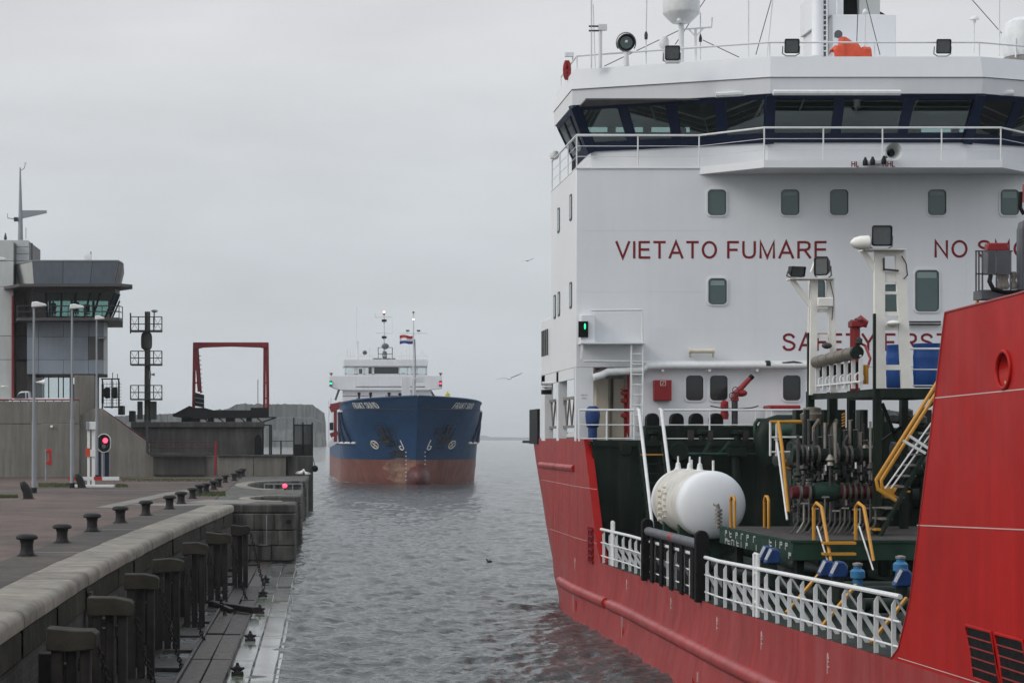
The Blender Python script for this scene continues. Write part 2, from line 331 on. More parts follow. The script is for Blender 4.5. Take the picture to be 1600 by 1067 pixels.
def brickmat(name, c1, c2, mort, sx, sz, axis, bump=.5):
    m = bpy.data.materials.new(name); m.use_nodes = True; nt = m.node_tree; b = nt.nodes['Principled BSDF']; L = nt.links; MAT[name] = m
    geo = N(nt, 'ShaderNodeNewGeometry'); sp = N(nt, 'ShaderNodeSeparateXYZ'); cb = N(nt, 'ShaderNodeCombineXYZ'); L.new(geo.outputs['Position'], sp.inputs[0])
    for i, a in enumerate(axis): L.new(sp.outputs[a], cb.inputs[i])
    br = N(nt, 'ShaderNodeTexBrick'); L.new(cb.outputs[0], br.inputs['Vector'])
    br.inputs['Color1'].default_value = (*c1, 1); br.inputs['Color2'].default_value = (*c2, 1); br.inputs['Mortar'].default_value = (*mort, 1)
    br.inputs['Scale'].default_value = 1; br.inputs['Brick Width'].default_value = sx; br.inputs['Row Height'].default_value = sz; br.inputs['Mortar Size'].default_value = min(sx, sz) * .07
    nz = N(nt, 'ShaderNodeTexNoise'); nz.inputs['Scale'].default_value = .55; nz.inputs['Detail'].default_value = 8; nz.inputs['Roughness'].default_value = .65; L.new(geo.outputs['Position'], nz.inputs['Vector'])
    r = N(nt, 'ShaderNodeMapRange'); L.new(nz.outputs['Fac'], r.inputs[0])
    for i, v in enumerate((.30, .70, .42, 1.4)): r.inputs[i+1].default_value = v
    x = N(nt, 'ShaderNodeMix', data_type='RGBA', blend_type='MULTIPLY'); x.inputs['Factor'].default_value = 1; L.new(br.outputs['Color'], x.inputs['A']); L.new(r.outputs[0], x.inputs['B'])
    n2 = N(nt, 'ShaderNodeTexNoise'); n2.inputs['Scale'].default_value = 9; n2.inputs['Detail'].default_value = 6; L.new(geo.outputs['Position'], n2.inputs['Vector'])
    r2 = N(nt, 'ShaderNodeMapRange'); L.new(n2.outputs['Fac'], r2.inputs[0])
    for i, v in enumerate((.3, .7, .7, 1.3)): r2.inputs[i+1].default_value = v
    x2 = N(nt, 'ShaderNodeMix', data_type='RGBA', blend_type='MULTIPLY'); x2.inputs['Factor'].default_value = 1; L.new(x.outputs['Result'], x2.inputs['A']); L.new(r2.outputs[0], x2.inputs['B'])
    n3 = N(nt, 'ShaderNodeTexNoise'); n3.inputs['Scale'].default_value = .13; n3.inputs['Detail'].default_value = 7; n3.inputs['Roughness'].default_value = .7; L.new(geo.outputs['Position'], n3.inputs['Vector'])
    r3 = N(nt, 'ShaderNodeMapRange'); L.new(n3.outputs['Fac'], r3.inputs[0])
    for i, v in enumerate((.38, .62, .55, 1.35)): r3.inputs[i+1].default_value = v
    x3 = N(nt, 'ShaderNodeMix', data_type='RGBA', blend_type='MULTIPLY'); x3.inputs['Factor'].default_value = 1; L.new(x2.outputs['Result'], x3.inputs['A']); L.new(r3.outputs[0], x3.inputs['B'])
    L.new(x3.outputs['Result'], b.inputs['Base Color']); b.inputs['Roughness'].default_value = .8
    ad = N(nt, 'ShaderNodeMath', operation='ADD'); L.new(br.outputs['Fac'], ad.inputs[0]); L.new(n2.outputs['Fac'], ad.inputs[1])
    bp = N(nt, 'ShaderNodeBump'); bp.invert = True; bp.inputs['Strength'].default_value = bump; bp.inputs['Distance'].default_value = .03; L.new(ad.outputs[0], bp.inputs['Height']); L.new(bp.outputs[0], b.inputs['Normal'])
brickmat('pavers', (.100, .060, .044), (.076, .048, .036), (.036, .032, .028), .21, .105, 'XY', .2)
brickmat('setts', (.055, .041, .030), (.040, .031, .023), (.02, .02, .015), .18, .14, 'XY', .5)
brickmat('masonry', (.045, .042, .036), (.022, .021, .019), (.075, .07, .062), .42, .20, 'YZ', 1.0)
# water
def watermat():
    m = bpy.data.materials.new('water'); m.use_nodes = True; nt = m.node_tree; b = nt.nodes['Principled BSDF']; L = nt.links; MAT['water'] = m
    b.inputs['Base Color'].default_value = (.050, .055, .053, 1); b.inputs['Roughness'].default_value = .09; b.inputs['IOR'].default_value = 1.33
    geo = N(nt, 'ShaderNodeNewGeometry')
    def nz(sc, stretch, det=4):
        mp = N(nt, 'ShaderNodeMapping'); mp.inputs['Scale'].default_value = stretch; mp.inputs['Rotation'].default_value = (0, 0, .25); L.new(geo.outputs['Position'], mp.inputs[0])
        n = N(nt, 'ShaderNodeTexNoise'); n.inputs['Scale'].default_value = sc; n.inputs['Detail'].default_value = det; n.inputs['Roughness'].default_value = .6; L.new(mp.outputs[0], n.inputs['Vector']); return n.outputs['Fac']
    b0 = N(nt, 'ShaderNodeBump'); b0.inputs['Strength'].default_value = .75; b0.inputs['Distance'].default_value = .13; L.new(nz(1.05, (.6, 1, 1), 5), b0.inputs['Height'])
    b1 = N(nt, 'ShaderNodeBump'); L.new(b0.outputs[0], b1.inputs['Normal']); b1.inputs['Strength'].default_value = 1.0; b1.inputs['Distance'].default_value = .055; L.new(nz(4.2, (.6, 1, 1)), b1.inputs['Height'])
    b2 = N(nt, 'ShaderNodeBump'); b2.inputs['Strength'].default_value = .5; b2.inputs['Distance'].default_value = .018; L.new(nz(10, (.8, 1, 1)), b2.inputs['Height']); L.new(b1.outputs[0], b2.inputs['Normal'])
    L.new(b2.outputs[0], b.inputs['Normal'])
watermat()
# ================================================================== WATER, LAND
ZQ, ZL = 2.8, .085                                  # quay level, fender ledge level
def build_water():
    ys = [-60, 0, 15]; y = 22.0
    while y < 520: ys.append(y); y *= 1.0027
    while y < 12000: ys.append(y); y *= 1.12
    ds = np.linspace(-.035, .215, 330)
    sl = np.concatenate([[-3, -1.5, -.6, -.25, -.1], ds, [.3, .5, .9, 1.8, 3]])
    Y = np.array(ys)[:, None]; ext = np.maximum(np.abs(Y), 40.0)
    X = sl[None, :] * ext; Yg = np.broadcast_to(Y, X.shape)
    Z = np.zeros_like(X); rg = np.random.RandomState(3)
    for i in range(76):
        lam = .32 * (2.0 / .32) ** rg.rand() if i < 58 else 2.0 + 2.6 * rg.rand(); a = rg.normal(.9, .55) + math.pi / 2; k = 2 * math.pi / lam
        amp = (.0064 * lam ** .58 if i < 58 else .0062) * (.5 + rg.rand())
        ph = k * (X * math.cos(a) + Yg * math.sin(a)) + rg.rand() * 6.3
        res = np.clip(lam / (ext * .0027 * 2.2) - .5, 0, 1) * np.clip((900 - Yg) / 500, 0, 1)
        Z += amp * res * (np.sin(ph) + .3 * np.sin(2 * ph + .6))
    nr, nc = X.shape; v = np.stack([X, Yg, Z], -1).reshape(-1, 3)
    idx = np.arange(nr * nc).reshape(nr, nc)
    q = np.stack([idx[:-1, :-1], idx[:-1, 1:], idx[1:, 1:], idx[1:, :-1]], -1).reshape(-1, 4)
    me = bpy.data.meshes.new('water'); me.vertices.add(len(v)); me.vertices.foreach_set('co', v.ravel())
    me.loops.add(q.size); me.loops.foreach_set('vertex_index', q.ravel()); me.polygons.add(len(q))
    me.polygons.foreach_set('loop_start', np.arange(0, q.size, 4)); me.polygons.foreach_set('loop_total', np.full(len(q), 4))
    me.polygons.foreach_set('use_smooth', np.ones(len(q), dtype=bool)); me.update(); me.validate(); me.materials.append(MAT['water'])
    o = bpy.data.objects.new('water', me); C.objects.link(o); o['kind'] = 'structure'; o['label'] = 'choppy grey harbour water between the quay and the tanker'
build_water()
# sea bed below everything
tag(MB().quad((-9000,-200,-6),(9000,-200,-6),(9000,12000,-6),(-9000,12000,-6)).build('sea_bed', 'deck_plate', smooth=False), None, None, kind='structure')
def ridge(name, pts, Yf, depth, label, step=4.0, rough=1.0, seed=1):
    rg = random.Random(seed); xs = [PX(u, Yf) for u, v in pts]; zs = [PZ(v, Yf) for u, v in pts]
    x = xs[0]; prof = []
    while x <= xs[-1]: prof.append((x, float(np.interp(x, xs, zs)))); x += step
    rows = []
    for j, (dy, k) in enumerate(((0, -.02), (depth*.02, .22), (depth*.04, .34), (depth*.05, .40), (depth*.06, .66), (depth*.08, .70), (depth*.09, 1.0), (depth*.6, 1.0), (depth, .1))):
        rows.append([(a + rg.uniform(-.3, .3), Yf + dy + rg.uniform(-2, 2), max(-1.0, b*k + (rg.gauss(0, .35)*rough if 0 < k < 1.01 else 0))) for a, b in prof])
    return tag(MB().grid(rows).build(name, 'hill', smooth=True, ang=28), label, None, kind='structure')
ridge('hill', [(-700, 690), (-100, 668), (150, 652), (200, 648), (285, 645), (300, 641), (352, 639), (364, 633), (370, 630), (408, 630.3), (475, 630.6), (489, 631), (493, 635), (500, 639.5), (505, 643), (508.5, 646), (510, 660), (511.5, 690)], 1547, 260, 'grey fortified dune island on the far shore', 1.3, .8)
ridge('far_breakwater', [(735, 686), (744, 683), (752, 680.5), (757, 680), (768, 682.6), (800, 683), (838, 683.4), (1100, 683.8), (1500, 685)], 7000, 160, 'low breakwater on the horizon', 8, .5, 4)
hm = MB(); hm.cyl(P(403, 632, 1700), P(403, 593, 1700), .35, n=6)
tag(hm.build('radio_mast', 'dark_steel', loc=P(403, 632, 1700)), 'thin radio mast on top of the far dune island', 'mast')
# ================================================================== QUAY
path_c = [(-4.66, 4), (-4.65, 20), (-4.64, 33), (-4.6, 40), (-4.45, 50), (-3.92, 65.5), (-3.28, 78), (-2.62, 90), (-2.42, 93.7)]
ppy = np.arange(4, 93.71, .5); ppx = np.interp(ppy, [b for a, b in path_c], [a for a, b in path_c])
ker = np.ones(15) / 15; ppx = np.convolve(np.pad(ppx, 7, mode='edge'), ker, 'valid')
def qx(Y): return float(np.interp(Y, ppy, ppx))
def qn(Y):
    d = Vector((qx(Y + .5) - qx(Y - .5), 1, 0)).normalized(); return Vector((-d.y, d.x, 0))   # towards the land
ground = MB(); poly = [(-400, 4)] + [(qx(y) - 1.19, y) for y in np.arange(4, 93.7, 2.0)] + [(-3.6, 93.7), (-3.6, 185), (-14, 185), (-14, 230), (-400, 230)]
ground.prism(poly, -3, ZQ - .004)
gr = tag(ground.build('quay_ground', 'pavers', smooth=False), 'reddish brick paved quay', None, kind='structure')
ss = MB(); ss.grid([[(qx(y) - 1.2 - .0, y, ZQ), (qx(y) - 2.6, y, ZQ)] for y in np.arange(4, 93.7, 1.5)])
tag(ss.build('sett_strip', 'setts', smooth=False), 'dark weathered sett strip between bollards and coping', None, kind='structure')
# pale concrete strips let into the paving
def strip(pts, w, name, mat='concrete', z=.004):
    m = MB(); pts = [G(u, v, ZQ) for u, v in pts]
    for a, b in zip(pts, pts[1:]):
        n = Vector((-(b - a).y, (b - a).x, 0)).normalized() * w / 2; k = (0, 0, z); k = Vector(k)
        m.quad(a - n + k, b - n + k, b + n + k, a + n + k)
    return tag(m.build(name, mat, smooth=False), None, None, kind='structure')
strip([(163, 793), (228, 779), (268, 770), (300, 765.5)], .9, 'concrete_kerb')
strip([(-40, 767), (120, 766.5), (300, 765)], .7, 'concrete_kerb', z=.006)
strip([(230, 789), (330, 786), (372, 781)], 3.2, 'concrete_apron', z=.003)
for a, b in (((55, 862.5), (150, 862.5)), ((160, 827), (240, 827)), ((240, 804), (300, 804))):
    strip([a, b], .12, 'rail_joint', 'steel', z=.005)
def tufts(name, label, spots, n):
    rg = random.Random(len(spots) * 7 + n); m = MB()
    for u0, u1, v0, v1 in spots:
        for i in range(n):
            p = G(rg.uniform(u0, u1), rg.uniform(v0, v1), ZQ); h = rg.uniform(.03, .11); a = rg.uniform(0, 6.3); w = .03
            d = Vector((math.cos(a) * w, math.sin(a) * w, 0)); t = p + Vector((rg.gauss(0, .03), rg.gauss(0, .03), h))
            m.add([p - d, p + d, t], [(0, 1, 2)])
    return tag(m.build(name, 'grass', smooth=False), label, 'grass', kind='stuff')
tufts('grass', 'short weeds growing between the quay pavers', [(-20, 28, 774, 778), (300, 352, 768, 775), (60, 125, 755, 761), (190, 330, 748, 752), (120, 200, 757, 761)], 1400)
# wall below the coping
wall_t = thing('quay_wall', 'dark masonry quay wall with rounded pale stone coping along the water', 'wall', (qx(50), 50, 0))
rows = []
for y in np.arange(4, 93.8, .6):
    n = qn(y); e_ = Vector((qx(y), y, 0)) + n * .07
    rows.append([e_ + n * .9 + Vector((0, 0, 2.3)), e_ + Vector((0, 0, 2.3)), e_ + Vector((0, 0, .9)) + Vector((R.gauss(0, .012), 0, 0)), e_ + Vector((.02, 0, -2.5))])
MB().grid(rows).build('masonry_face', 'masonry', wall_t, smooth=False)
y = 6.0; prof = [(.02, 2.46), (-.03, 2.50), (-.03, 2.66), (-.01, 2.72), (.03, 2.765), (.10, 2.795), (.16, 2.80), (1.18, 2.80), (1.18, 2.46)]
while y < 93.2:
    L = R.uniform(1.7, 2.9); y1 = min(y + L, 93.7); dz = R.uniform(-.006, .004); do = R.uniform(-.012, .01); rows = []
    for k in range(4):
        yy = y + .010 + (y1 - y - .020) * k / 3; n = qn(yy); b = Vector((qx(yy), yy, 0))
        rows.append([b + n * (o_ + do) + Vector((0, 0, z + dz)) for o_, z in prof])
    m = MB().grid(rows); k = len(prof); m.f += [tuple(range(k)), tuple(3*k + j for j in reversed(range(k)))]
    m.build('coping_stone', 'coping', wall_t, ang=32)
    ym = (y + y1) / 2; rows = []; y0_ = y + R.uniform(-.2, .2); do = R.uniform(-.02, .02)
    for k in range(3):
        yy = y0_ + .01 + (y1 - y - .02) * k / 2; n = qn(yy); b = Vector((qx(yy), yy, 0)); rows.append([b + n * (o_ + do) + Vector((0, 0, z)) for o_, z in ((.05, 1.93), (.02, 1.97), (.02, 2.42), (.05, 2.455), (.5, 2.455))])
    MB().grid(rows).build('course_stone', 'moss_stone', wall_t, ang=32); y = y1
# small ladder strap on the wall
MB().box(qx(46)+.02, qx(46)+.10, 46.0, 46.35, .4, 2.35).build('iron_strap', 'dark_steel', wall_t)
# ================================================================== LOCK HEAD with gate recesses
def arc(cx, cy, a, b, n=13): return [(cx - a*math.sin(math.pi*i/(n-1)), cy - b*math.cos(math.pi*i/(n-1))) for i in range(n)]
lock = thing('lock_entrance', 'stone lock head with two rounded gate recesses beside the water', 'lock head', (-1, 94, 0))
Z1 = ZQ - .42
def nose(y0, y1, x0, x1, r=.35):
    return [(-3.6, y0), (x0 - r, y0), (x0 - r*.3, y0 + r*.3), (x0, y0 + r), (x1, y1 - .2), (x1 - .2, y1)]
outline = ([(-3.6, 93.7), (.0, 93.7), (.25, 93.85), (.36, 94.2), (.44, 97.6), (.3, 97.9), (-.1, 97.9)] + arc(-.25, 102.3, 1.65, 4.4) + [(.3, 106.7), (.55, 106.85), (.68, 107.2), (.9, 119.6), (.7, 119.9)]
           + arc(-.2, 132.5, 2.4, 12.6, 17) + [(.9, 145.1), (1.25, 145.4), (1.7, 165), (1.7, 166.5), (-3.6, 166.5)])
inset = [(x - (.06 if x > -3 else 0), y_) for x, y_ in outline]
MB().prism(inset, -3, Z1 - .01).build('masonry_body', 'stone', lock, smooth=False)
MB().prism(outline, Z1, ZQ).build('cap_slab', 'stone', lock, bev=.07)
# large blocks on the face towards the camera
xs = [[-2.45, -1.55, -.62], [-2.45, -1.15, -.45], [-2.45, -1.75, -.75]]; zc = [(1.62, 2.37), (.92, 1.60), (.22, .90)]
for (z0, z1), cuts in zip(zc, xs):
    cs = cuts + [.38]
    for a, b in zip(cs, cs[1:]):
        if b > .3: pl = [(a + .012, 93.2 + .46), (a + .012, 93.55), (b - .32, 93.55), (b - .1, 93.62), (b - .02, 93.85), (b - .0, 94.3), (b, 97.5), (b - .3, 97.5), (b - .34, 93.9), (a + .3, 93.9)]
        else: pl = [(a + .012, 93.55 + R.uniform(0, .03)), (b - .012, 93.55 + R.uniform(0, .03)), (b - .012, 93.9), (a + .012, 93.9)]
        MB().prism(pl, z0 + .012, z1 - .012).build('stone_block', 'stone', lock, bev=.03)
for y0, y1, xa, xb in ((107.05, 109, .64, .70), (109, 111.5, .70, .74), (145.4, 148, 1.2, 1.3)):
    for z0, z1 in zc: MB().box(-.2, xb + .03, y0, y1 - .02, z0 + .012, z1 - .012).build('stone_block', 'stone', lock, bev=.05)
# pale rim stones round the recess ends
def rim(cx, cy, a, b, n, w):
    for i in range(n):
        t0, t1 = math.pi*i/n, math.pi*(i+1)/n; pl = []
        for t in (t0 + .01, (t0+t1)/2, t1 - .01): pl.append((cx - (a+.03)*math.sin(t), cy - (b+.03)*math.cos(t)))
        for t in (t1 - .01, (t0+t1)/2, t0 + .01): pl.append((cx - (a+w)*math.sin(t), cy - (b+w*1.3)*math.cos(t)))
        MB().prism(pl, ZQ - .2, ZQ + .03 + R.uniform(0, .015)).build('rim_stone', 'coping', lock, bev=.02)
rim(-.25, 102.3, 1.65, 4.4, 9, .55); rim(-.2, 132.5, 2.4, 12.6, 13, .8)
MB().lathe((.02, 93.545, 2.0), [(.02, -.02), (.11, -.02), (.11, 0), (.06, .005), (.02, .005)], 12, 'y').build('mooring_eye', 'black', lock)
MB().box(-1.0, -.96, 93.5, 93.55, .95, 2.3).box(-1.35, -.92, 93.5, 93.55, .93, .97).build('drain_pipe', 'galv', lock)
# gate visible inside the far recess, with a lit red lamp
gt = thing('lock_gate', 'dark steel lock gate folded into the far recess', 'gate', (-.5, 131, 0))
MB().box(-1.6, .9, 131, 133, -1, ZQ - .35).build('gate_leaf', 'iron', gt)
g_r = MB()
for x in np.arange(-1.5, .95, .6): g_r.cyl((x, 131.1, ZQ - .35), (x, 131.1, ZQ + .1), .03, n=6)
g_r.cyl((-1.5, 131.1, ZQ + .1), (.9, 131.1, ZQ + .1), .03, n=6); g_r.build('handrail', 'galv', gt)
def lamp_post_small(u, v, y):
    b = P(u, v, y); t = thing('marker_lamp', 'small lit red lamp on the lock gate recess edge', 'lamp', (b.x, b.y, ZQ - .02))
    MB().cyl((b.x, b.y, ZQ - .05), (b.x, b.y, ZQ + .12), .06, n=8).build('stem', 'iron', t)
    MB().sph((b.x, b.y, ZQ + .2), (.14, .14, .12), 12, 8).build('lens', 'lit_red', t)
lamp_post_small(445, 765, 121.5)
# ================================================================== FENDER LEDGE (timber)
def ex(Y): return -.365 + .0164 * (Y - 46.7)
led = thing('timber_ledge', 'wet timber fender ledge with planks and gaps at the foot of the quay wall', 'ledge', (ex(60), 60, 0))
def slab(y0, y1, o0, o1, z0, z1, name, mat, bev=.015, tilt=0):
    x = [(ex(y0) - o0, y0), (ex(y0) - o1, y0), (ex(y1) - o1 + tilt, y1), (ex(y1) - o0 + tilt, y1)]
    return MB().prism(x, z0, z1).build(name, mat, led, bev=bev)
y = 33.0; i = 0
while y < 93.0:
    L = 6.4; y1 = min(y + L, 93.5)
    slab(y + .03, y1 - .03, .02, .56, -.4, ZL + R.uniform(-.02, .02), 'edge_timber', 'pale_timber')
    slab(y + .5, min(y1 + .44, 93.5), .60, 1.14, -.4, ZL + .02 + R.uniform(-.02, .02), 'edge_timber', 'pale_timber')
    slab(y, y1, -.10, -.01, -.5, ZL - .05, 'rubbing_strip', 'pale_timber')
    for o0, o1, zz in ((1.17, 1.66, .10), (1.69, 2.16, .12)):
        a = y + R.uniform(-.4, .4); slab(a + .02, min(a + L - .06, 93.4), o0, o1, ZL - .06, ZL + zz + R.uniform(-.01, .03), 'walkway_plank', 'plank', tilt=R.uniform(-.03, .03))
    slab(y, y1 - .04, 2.16, 2.24, ZL - .04, ZL + .2, 'walkway_edge', 'wet_timber'); slab(y, y1 - .04, 1.13, 1.18, ZL - .04, ZL + .15, 'walkway_edge', 'wet_timber')
    if ex(y) - 3.15 > qx(y):
        slab(y, y1 - .03, 3.15, max(3.2, ex(y) - qx(y) - .05), -.35, ZL - .01, 'deck_board', 'wet_timber')
    y = y1; i += 1
yc_ = 34.0
while yc_ < 92:                                     # cross beams with open water between them
    wo = ex(yc_) - qx(yc_); slab(yc_, min(93.4, yc_ + 2.2 + R.uniform(-.2, .2)), 2.25, max(2.4, min(3.3, wo)), -.3, ZL + R.uniform(-.03, .01), 'cross_beam', 'wet_timber'); yc_ += 4.3
def beam_at(p0, p1, w): return MB().bar(p0, p1, w, w * .8)
tb = thing('loose_beam', 'broken dark timber beam lying slantwise across the ledge planks', 'beam', (ex(66) - 2, 66.6, ZL))
beam_at(G(330, 943, ZL + .25), G(400, 953, ZL + .25), .26).build('beam', 'wet_timber', tb, bev=.03); beam_at(G(332, 940, ZL + .32), G(362, 953, ZL + .2), .14).build('splinter', 'wet_timber', tb)
ords = ['first', 'second', 'third', 'fourth', 'fifth', 'sixth', 'seventh', 'eighth', 'ninth', 'tenth', 'eleventh', 'twelfth', 'thirteenth', 'fourteenth', 'fifteenth', 'sixteenth']
for i, (u, v) in enumerate(((371, 1052), (391, 1000), (406, 957), (411, 931), (415, 909))):
    p = G(u, v, ZL + .03); t = thing('mooring_cleat', f'black iron cleat bolted on the pale edge timbers, {ords[i]} from the near end', 'cleat', p, 'cleats on the timber ledge')
    m = MB(); x, y, z = p
    m.tube([(x-.17, y, z+.14), (x-.09, y, z+.11), (x, y, z+.15), (x+.09, y, z+.11), (x+.17, y, z+.14)], [.025, .05, .075, .05, .025], 8).tube([(x, y, z), (x, y, z+.14), (x, y, z+.27)], [.11, .07, .03], 8); m.build('horn', 'iron', t)
    MB().box(x-.15, x+.15, y-.1, y+.1, z-.03, z+.04).build('foot', 'iron', t, bev=.02)
    m = MB()
    for a in (-.12, .12): MB().cyl((x+a, y-.08, z), (x+a, y-.08, z+.07), .018, n=6).build('bolt', 'iron', t)
# timber fender frames against the wall
caps = [(75, 151, 985), (138, 207, 936), (195, 247, 899), (239, 286, 873), (285, 324, 850), (322, 360, 834), (361, 390, 821)]
def chain(a, b, link, name, label, group):
    a, b = Vector(a), Vector(b); t = thing(name, label, 'chain', b, group); n = int((b - a).length / link); d = (b - a).normalized(); s = d.cross(Vector((0, 1, 0))).normalized(); q = d.cross(s)
    for i in range(n):
        f = (i + .5) / n; c = a.lerp(b, f) + Vector((0, 0, -.5 * f * (1 - f))); w = s if i % 2 else q
        pts = [c + d * (math.cos(k) * link * .68) + w * (math.sin(k) * link * .42) for k in np.linspace(0, 2*math.pi, 9)[:-1]]
        MB().tube(pts, link * .15, 5, closed=True).build('link', 'iron', t)
    return t
for i, (ul, ur, vt) in enumerate(caps):
    hcap = 3.28; Y = F * hcap / (vt - 685); zt = H - hcap; xr = PX(ur, Y); xl = PX(ul, Y)
    t = thing('timber_fender', f'heavy dark timber fender frame on the quay wall, {ords[i]} from the near end', 'fender', (xr, Y, ZL), 'timber fender frames along the quay wall')
    j1, j2, j3 = R.uniform(-.04, .05), R.uniform(-.05, .03), R.uniform(-.05, .04)
    m = MB().prism([(xl, zt - .34 + j2), (xl + (xr - xl) * .5, zt - .34 + j1), (xr, zt - .31 + j3), (xr + .03, zt - .06 + j3), (xr - .06 + j1, zt + j3), (xl + (xr - xl) * .6, zt + j1 + .02), (xl, zt + .04 + j2)], Y - .30 + j1, Y + .26 + j2, 'y'); m.build('cap_beam', 'cap_timber', t, bev=.02)
    for k, (fx, w, dy, top) in enumerate(((.20, .19, -.05, zt - .30), (.48, .17, .12, zt - .30), (.78, .18, .0, zt - .30))):
        x = xl + (xr - xl) * fx; MB().box(x - w/2, x + w/2, Y - .16 + dy, Y + .16 + dy, ZL - .6, top).build('post', 'post_timber', t, bev=.02)
    for k in range(3):                                             # posts standing along the wall behind the cap
        yy = Y + 1.0 + k * 1.35; x = qx(yy) + .42 + .12 * (k % 2); w = .22; MB().box(x - w/2 - .06, x + w/2, yy - .13, yy + .13, ZL - .6, zt - .35 - R.uniform(0, .5)).build('post', 'post_timber', t, bev=.02)
    m = MB(); yy = Y + 5.0
    rows_ = [Vector((qx(q_) + .34, q_, 1.15)) for q_ in (Y + .35, Y + 2.4, yy)]
    for a, b in zip(rows_, rows_[1:]): m.bar(a, b, .2, .28)
    m.build('waler', 'post_timber', t, bev=.02)
    if 0 <= i < 7:
        c0 = Vector((xr + .05, Y - .1, zt - .25)); c1 = Vector((xr + .55, Y + 1.0, ZL + .05))
        chain(c0, c1, .115, 'fender_chain', f'rusty chain hanging from the {ords[i]} fender frame to the timber ledge', 'chains on the fender frames')
# ================================================================== BOLLARDS
bpix = [(42,868),(97,847.5),(144,830),(188,816.6),(228,805),(265,795),(283,787),(301,778.6),(312,772.7),(322,770.4),(334,765),(342,760.7),(352,753.5),(366,751),(373,746.5),(379,744)]
b0 = None
for i, (u, v) in enumerate(bpix):
    p = G(u, v, ZQ); lab = f'black iron mushroom bollard, {ords[i]} of the row from the near end'
    if b0 is None:
        b0 = thing('bollard', lab, 'bollard', p, 'iron bollards along the quay edge')
        MB().lathe(p, [(.20, 0), (.20, .05), (.185, .07), (.165, .14), (.16, .30), (.185, .40), (.21, .43), (.12, .44)], 20).build('shaft', 'iron', b0)
        MB().lathe(p, [(.15, .41), (.265, .425), (.285, .455), (.28, .495), (.24, .535), (.15, .56), (.03, .565)], 20).build('head', 'iron', b0)
        MB().lathe(p, [(.26, -.01), (.26, .025), (.18, .03)], 20).build('foot_plate', 'iron', b0)
    else:
        o = dup(b0, p - ORG[b0.name]); o['label'] = lab; o.rotation_euler.z = R.uniform(0, 6)
        s_ = R.uniform(.95, 1.05); o.scale = (s_, s_, s_ * R.uniform(.97, 1.06))
for (u, v, lab) in ((42, 779, 'leaning black knee bollard beside the nearest lamp post'), (126, 762, 'leaning black knee bollard in front of the red and white barrier')):
    p = G(u, v, ZQ); x, y, z = p; t = thing('knee_bollard', lab, 'bollard', p, 'leaning knee bollards')
    MB().tube([(x + .08, y, z - .02), (x + .02, y, z + .35), (x - .10, y, z + .58), (x - .22, y, z + .70), (x - .32, y, z + .68)], [.26, .23, .22, .19, .15], 14).build('shaft', 'iron', t)
    MB().lathe(p + Vector((.08, 0, 0)), [(.32, -.01), (.32, .03), (.2, .04)], 16).build('foot_plate', 'iron', t)
# ================================================================== LAMP POSTS
def lamp_post(u, vb, vt, uh, lab):
    p = G(u, vb, ZQ); Y = p.y; top = PZ(vt, Y); x = p.x; t = thing('lamp_post', lab, 'lamp post', p, 'tall grey lamp posts')
    MB().cyl(p - Vector((0, 0, .05)), (x, Y, ZQ + (top - ZQ) * .38), .13, .115, 14).build('lower_pole', 'galv', t)
    MB().cyl((x, Y, ZQ + (top - ZQ) * .38), (x, Y, top), .085, .06, 12).build('upper_pole', 'galv', t)
    MB().cyl(p, p + Vector((0, 0, .3)), .165, n=14).build('base_sleeve', 'iron', t)
    s = 1 if uh > u else -1; w = abs(PX(uh, Y) - x); m = MB()
    m.prism([(x - s*.12, top - .08), (x + s*w, top - .02), (x + s*w, top + .10), (x + s*.15, top + .24), (x - s*.1, top + .2)], Y - .2, Y + .2, 'y'); m.build('luminaire', 'sign_white', t, bev=.04)
    return t
l1 = lamp_post(53, 770, 478, 72, 'nearest tall grey lamp post, with a small horn speaker halfway up')
lamp_post(112.5, 762, 481, 131, 'slim grey lamp post in front of the concrete terrace wall')
l3 = lamp_post(151, 748, 498, 163, 'grey lamp post beside the traffic light at the concrete stair wall')
o = ORG[l1.name]; z = PZ(597, o.y); MB().lathe((o.x + .1, o.y, z), [(.03, 0), (.05, .15), (.09, .3), (.17, .5), (.16, .51)], 14, 'x').build('horn_speaker', 'sign_white', l1)
lamp_post(-24, 790, 407, 9, 'tall lamp post whose lamp head just enters the picture edge')
# ================================================================== CONTROL TOWER AND TERRACE
YT = 165.0
tw = thing('control_tower', 'grey harbour control tower with flared glazed lookout and concrete stair shaft', 'tower', (PX(60, YT), YT, ZQ))
def tbox(u0, u1, v0, v1, Ya, Yb, name, mat, parent=tw, bev=0, ref=None):
    r = ref or Ya; return MB().box(PX(u0, r), PX(u1, r), Ya, Yb, PZ(v1, r), PZ(v0, r)).build(name, mat, parent, bev=bev)
# stair shaft with cladding panels
tbox(-90, 21, 378, 742, 164.2, 174, 'shaft_core', 'panel_dark'); tbox(21, 45, 377, 742, 166.2, 174, 'shaft_core', 'panel_dark')
vlines = [375, 408, 448, 525, 562, 626, 690, 744]
for a, b in zip(vlines, vlines[1:]):
    for u0, u1 in ((-90, -35), (-35, 21)): tbox(u0 + .3, u1 - .3, a + .3, b - .3, 164.0, 164.25, 'cladding_panel', 'panel_light', bev=.02)
for a, b in ((375, 386), (386, 397), (397, 408), (408, 446)): tbox(21.6, 44.8, a + .3, b - .3, 166.0, 166.25, 'cladding_panel', 'panel_light', bev=.02)
for a, b in ((448, 524), (565, 640)): tbox(21.6, 45, a, b, 166.0, 166.25, 'cladding_panel', 'concrete')
tbox(21.6, 52, 525.5, 561, 165.6, 166.2, 'cladding_panel', 'panel_dark')
MB().cyl(P(20, 462, 163.7), P(20, 622, 163.7), .11, n=8).build('red_downpipe', 'portal_red', tw)
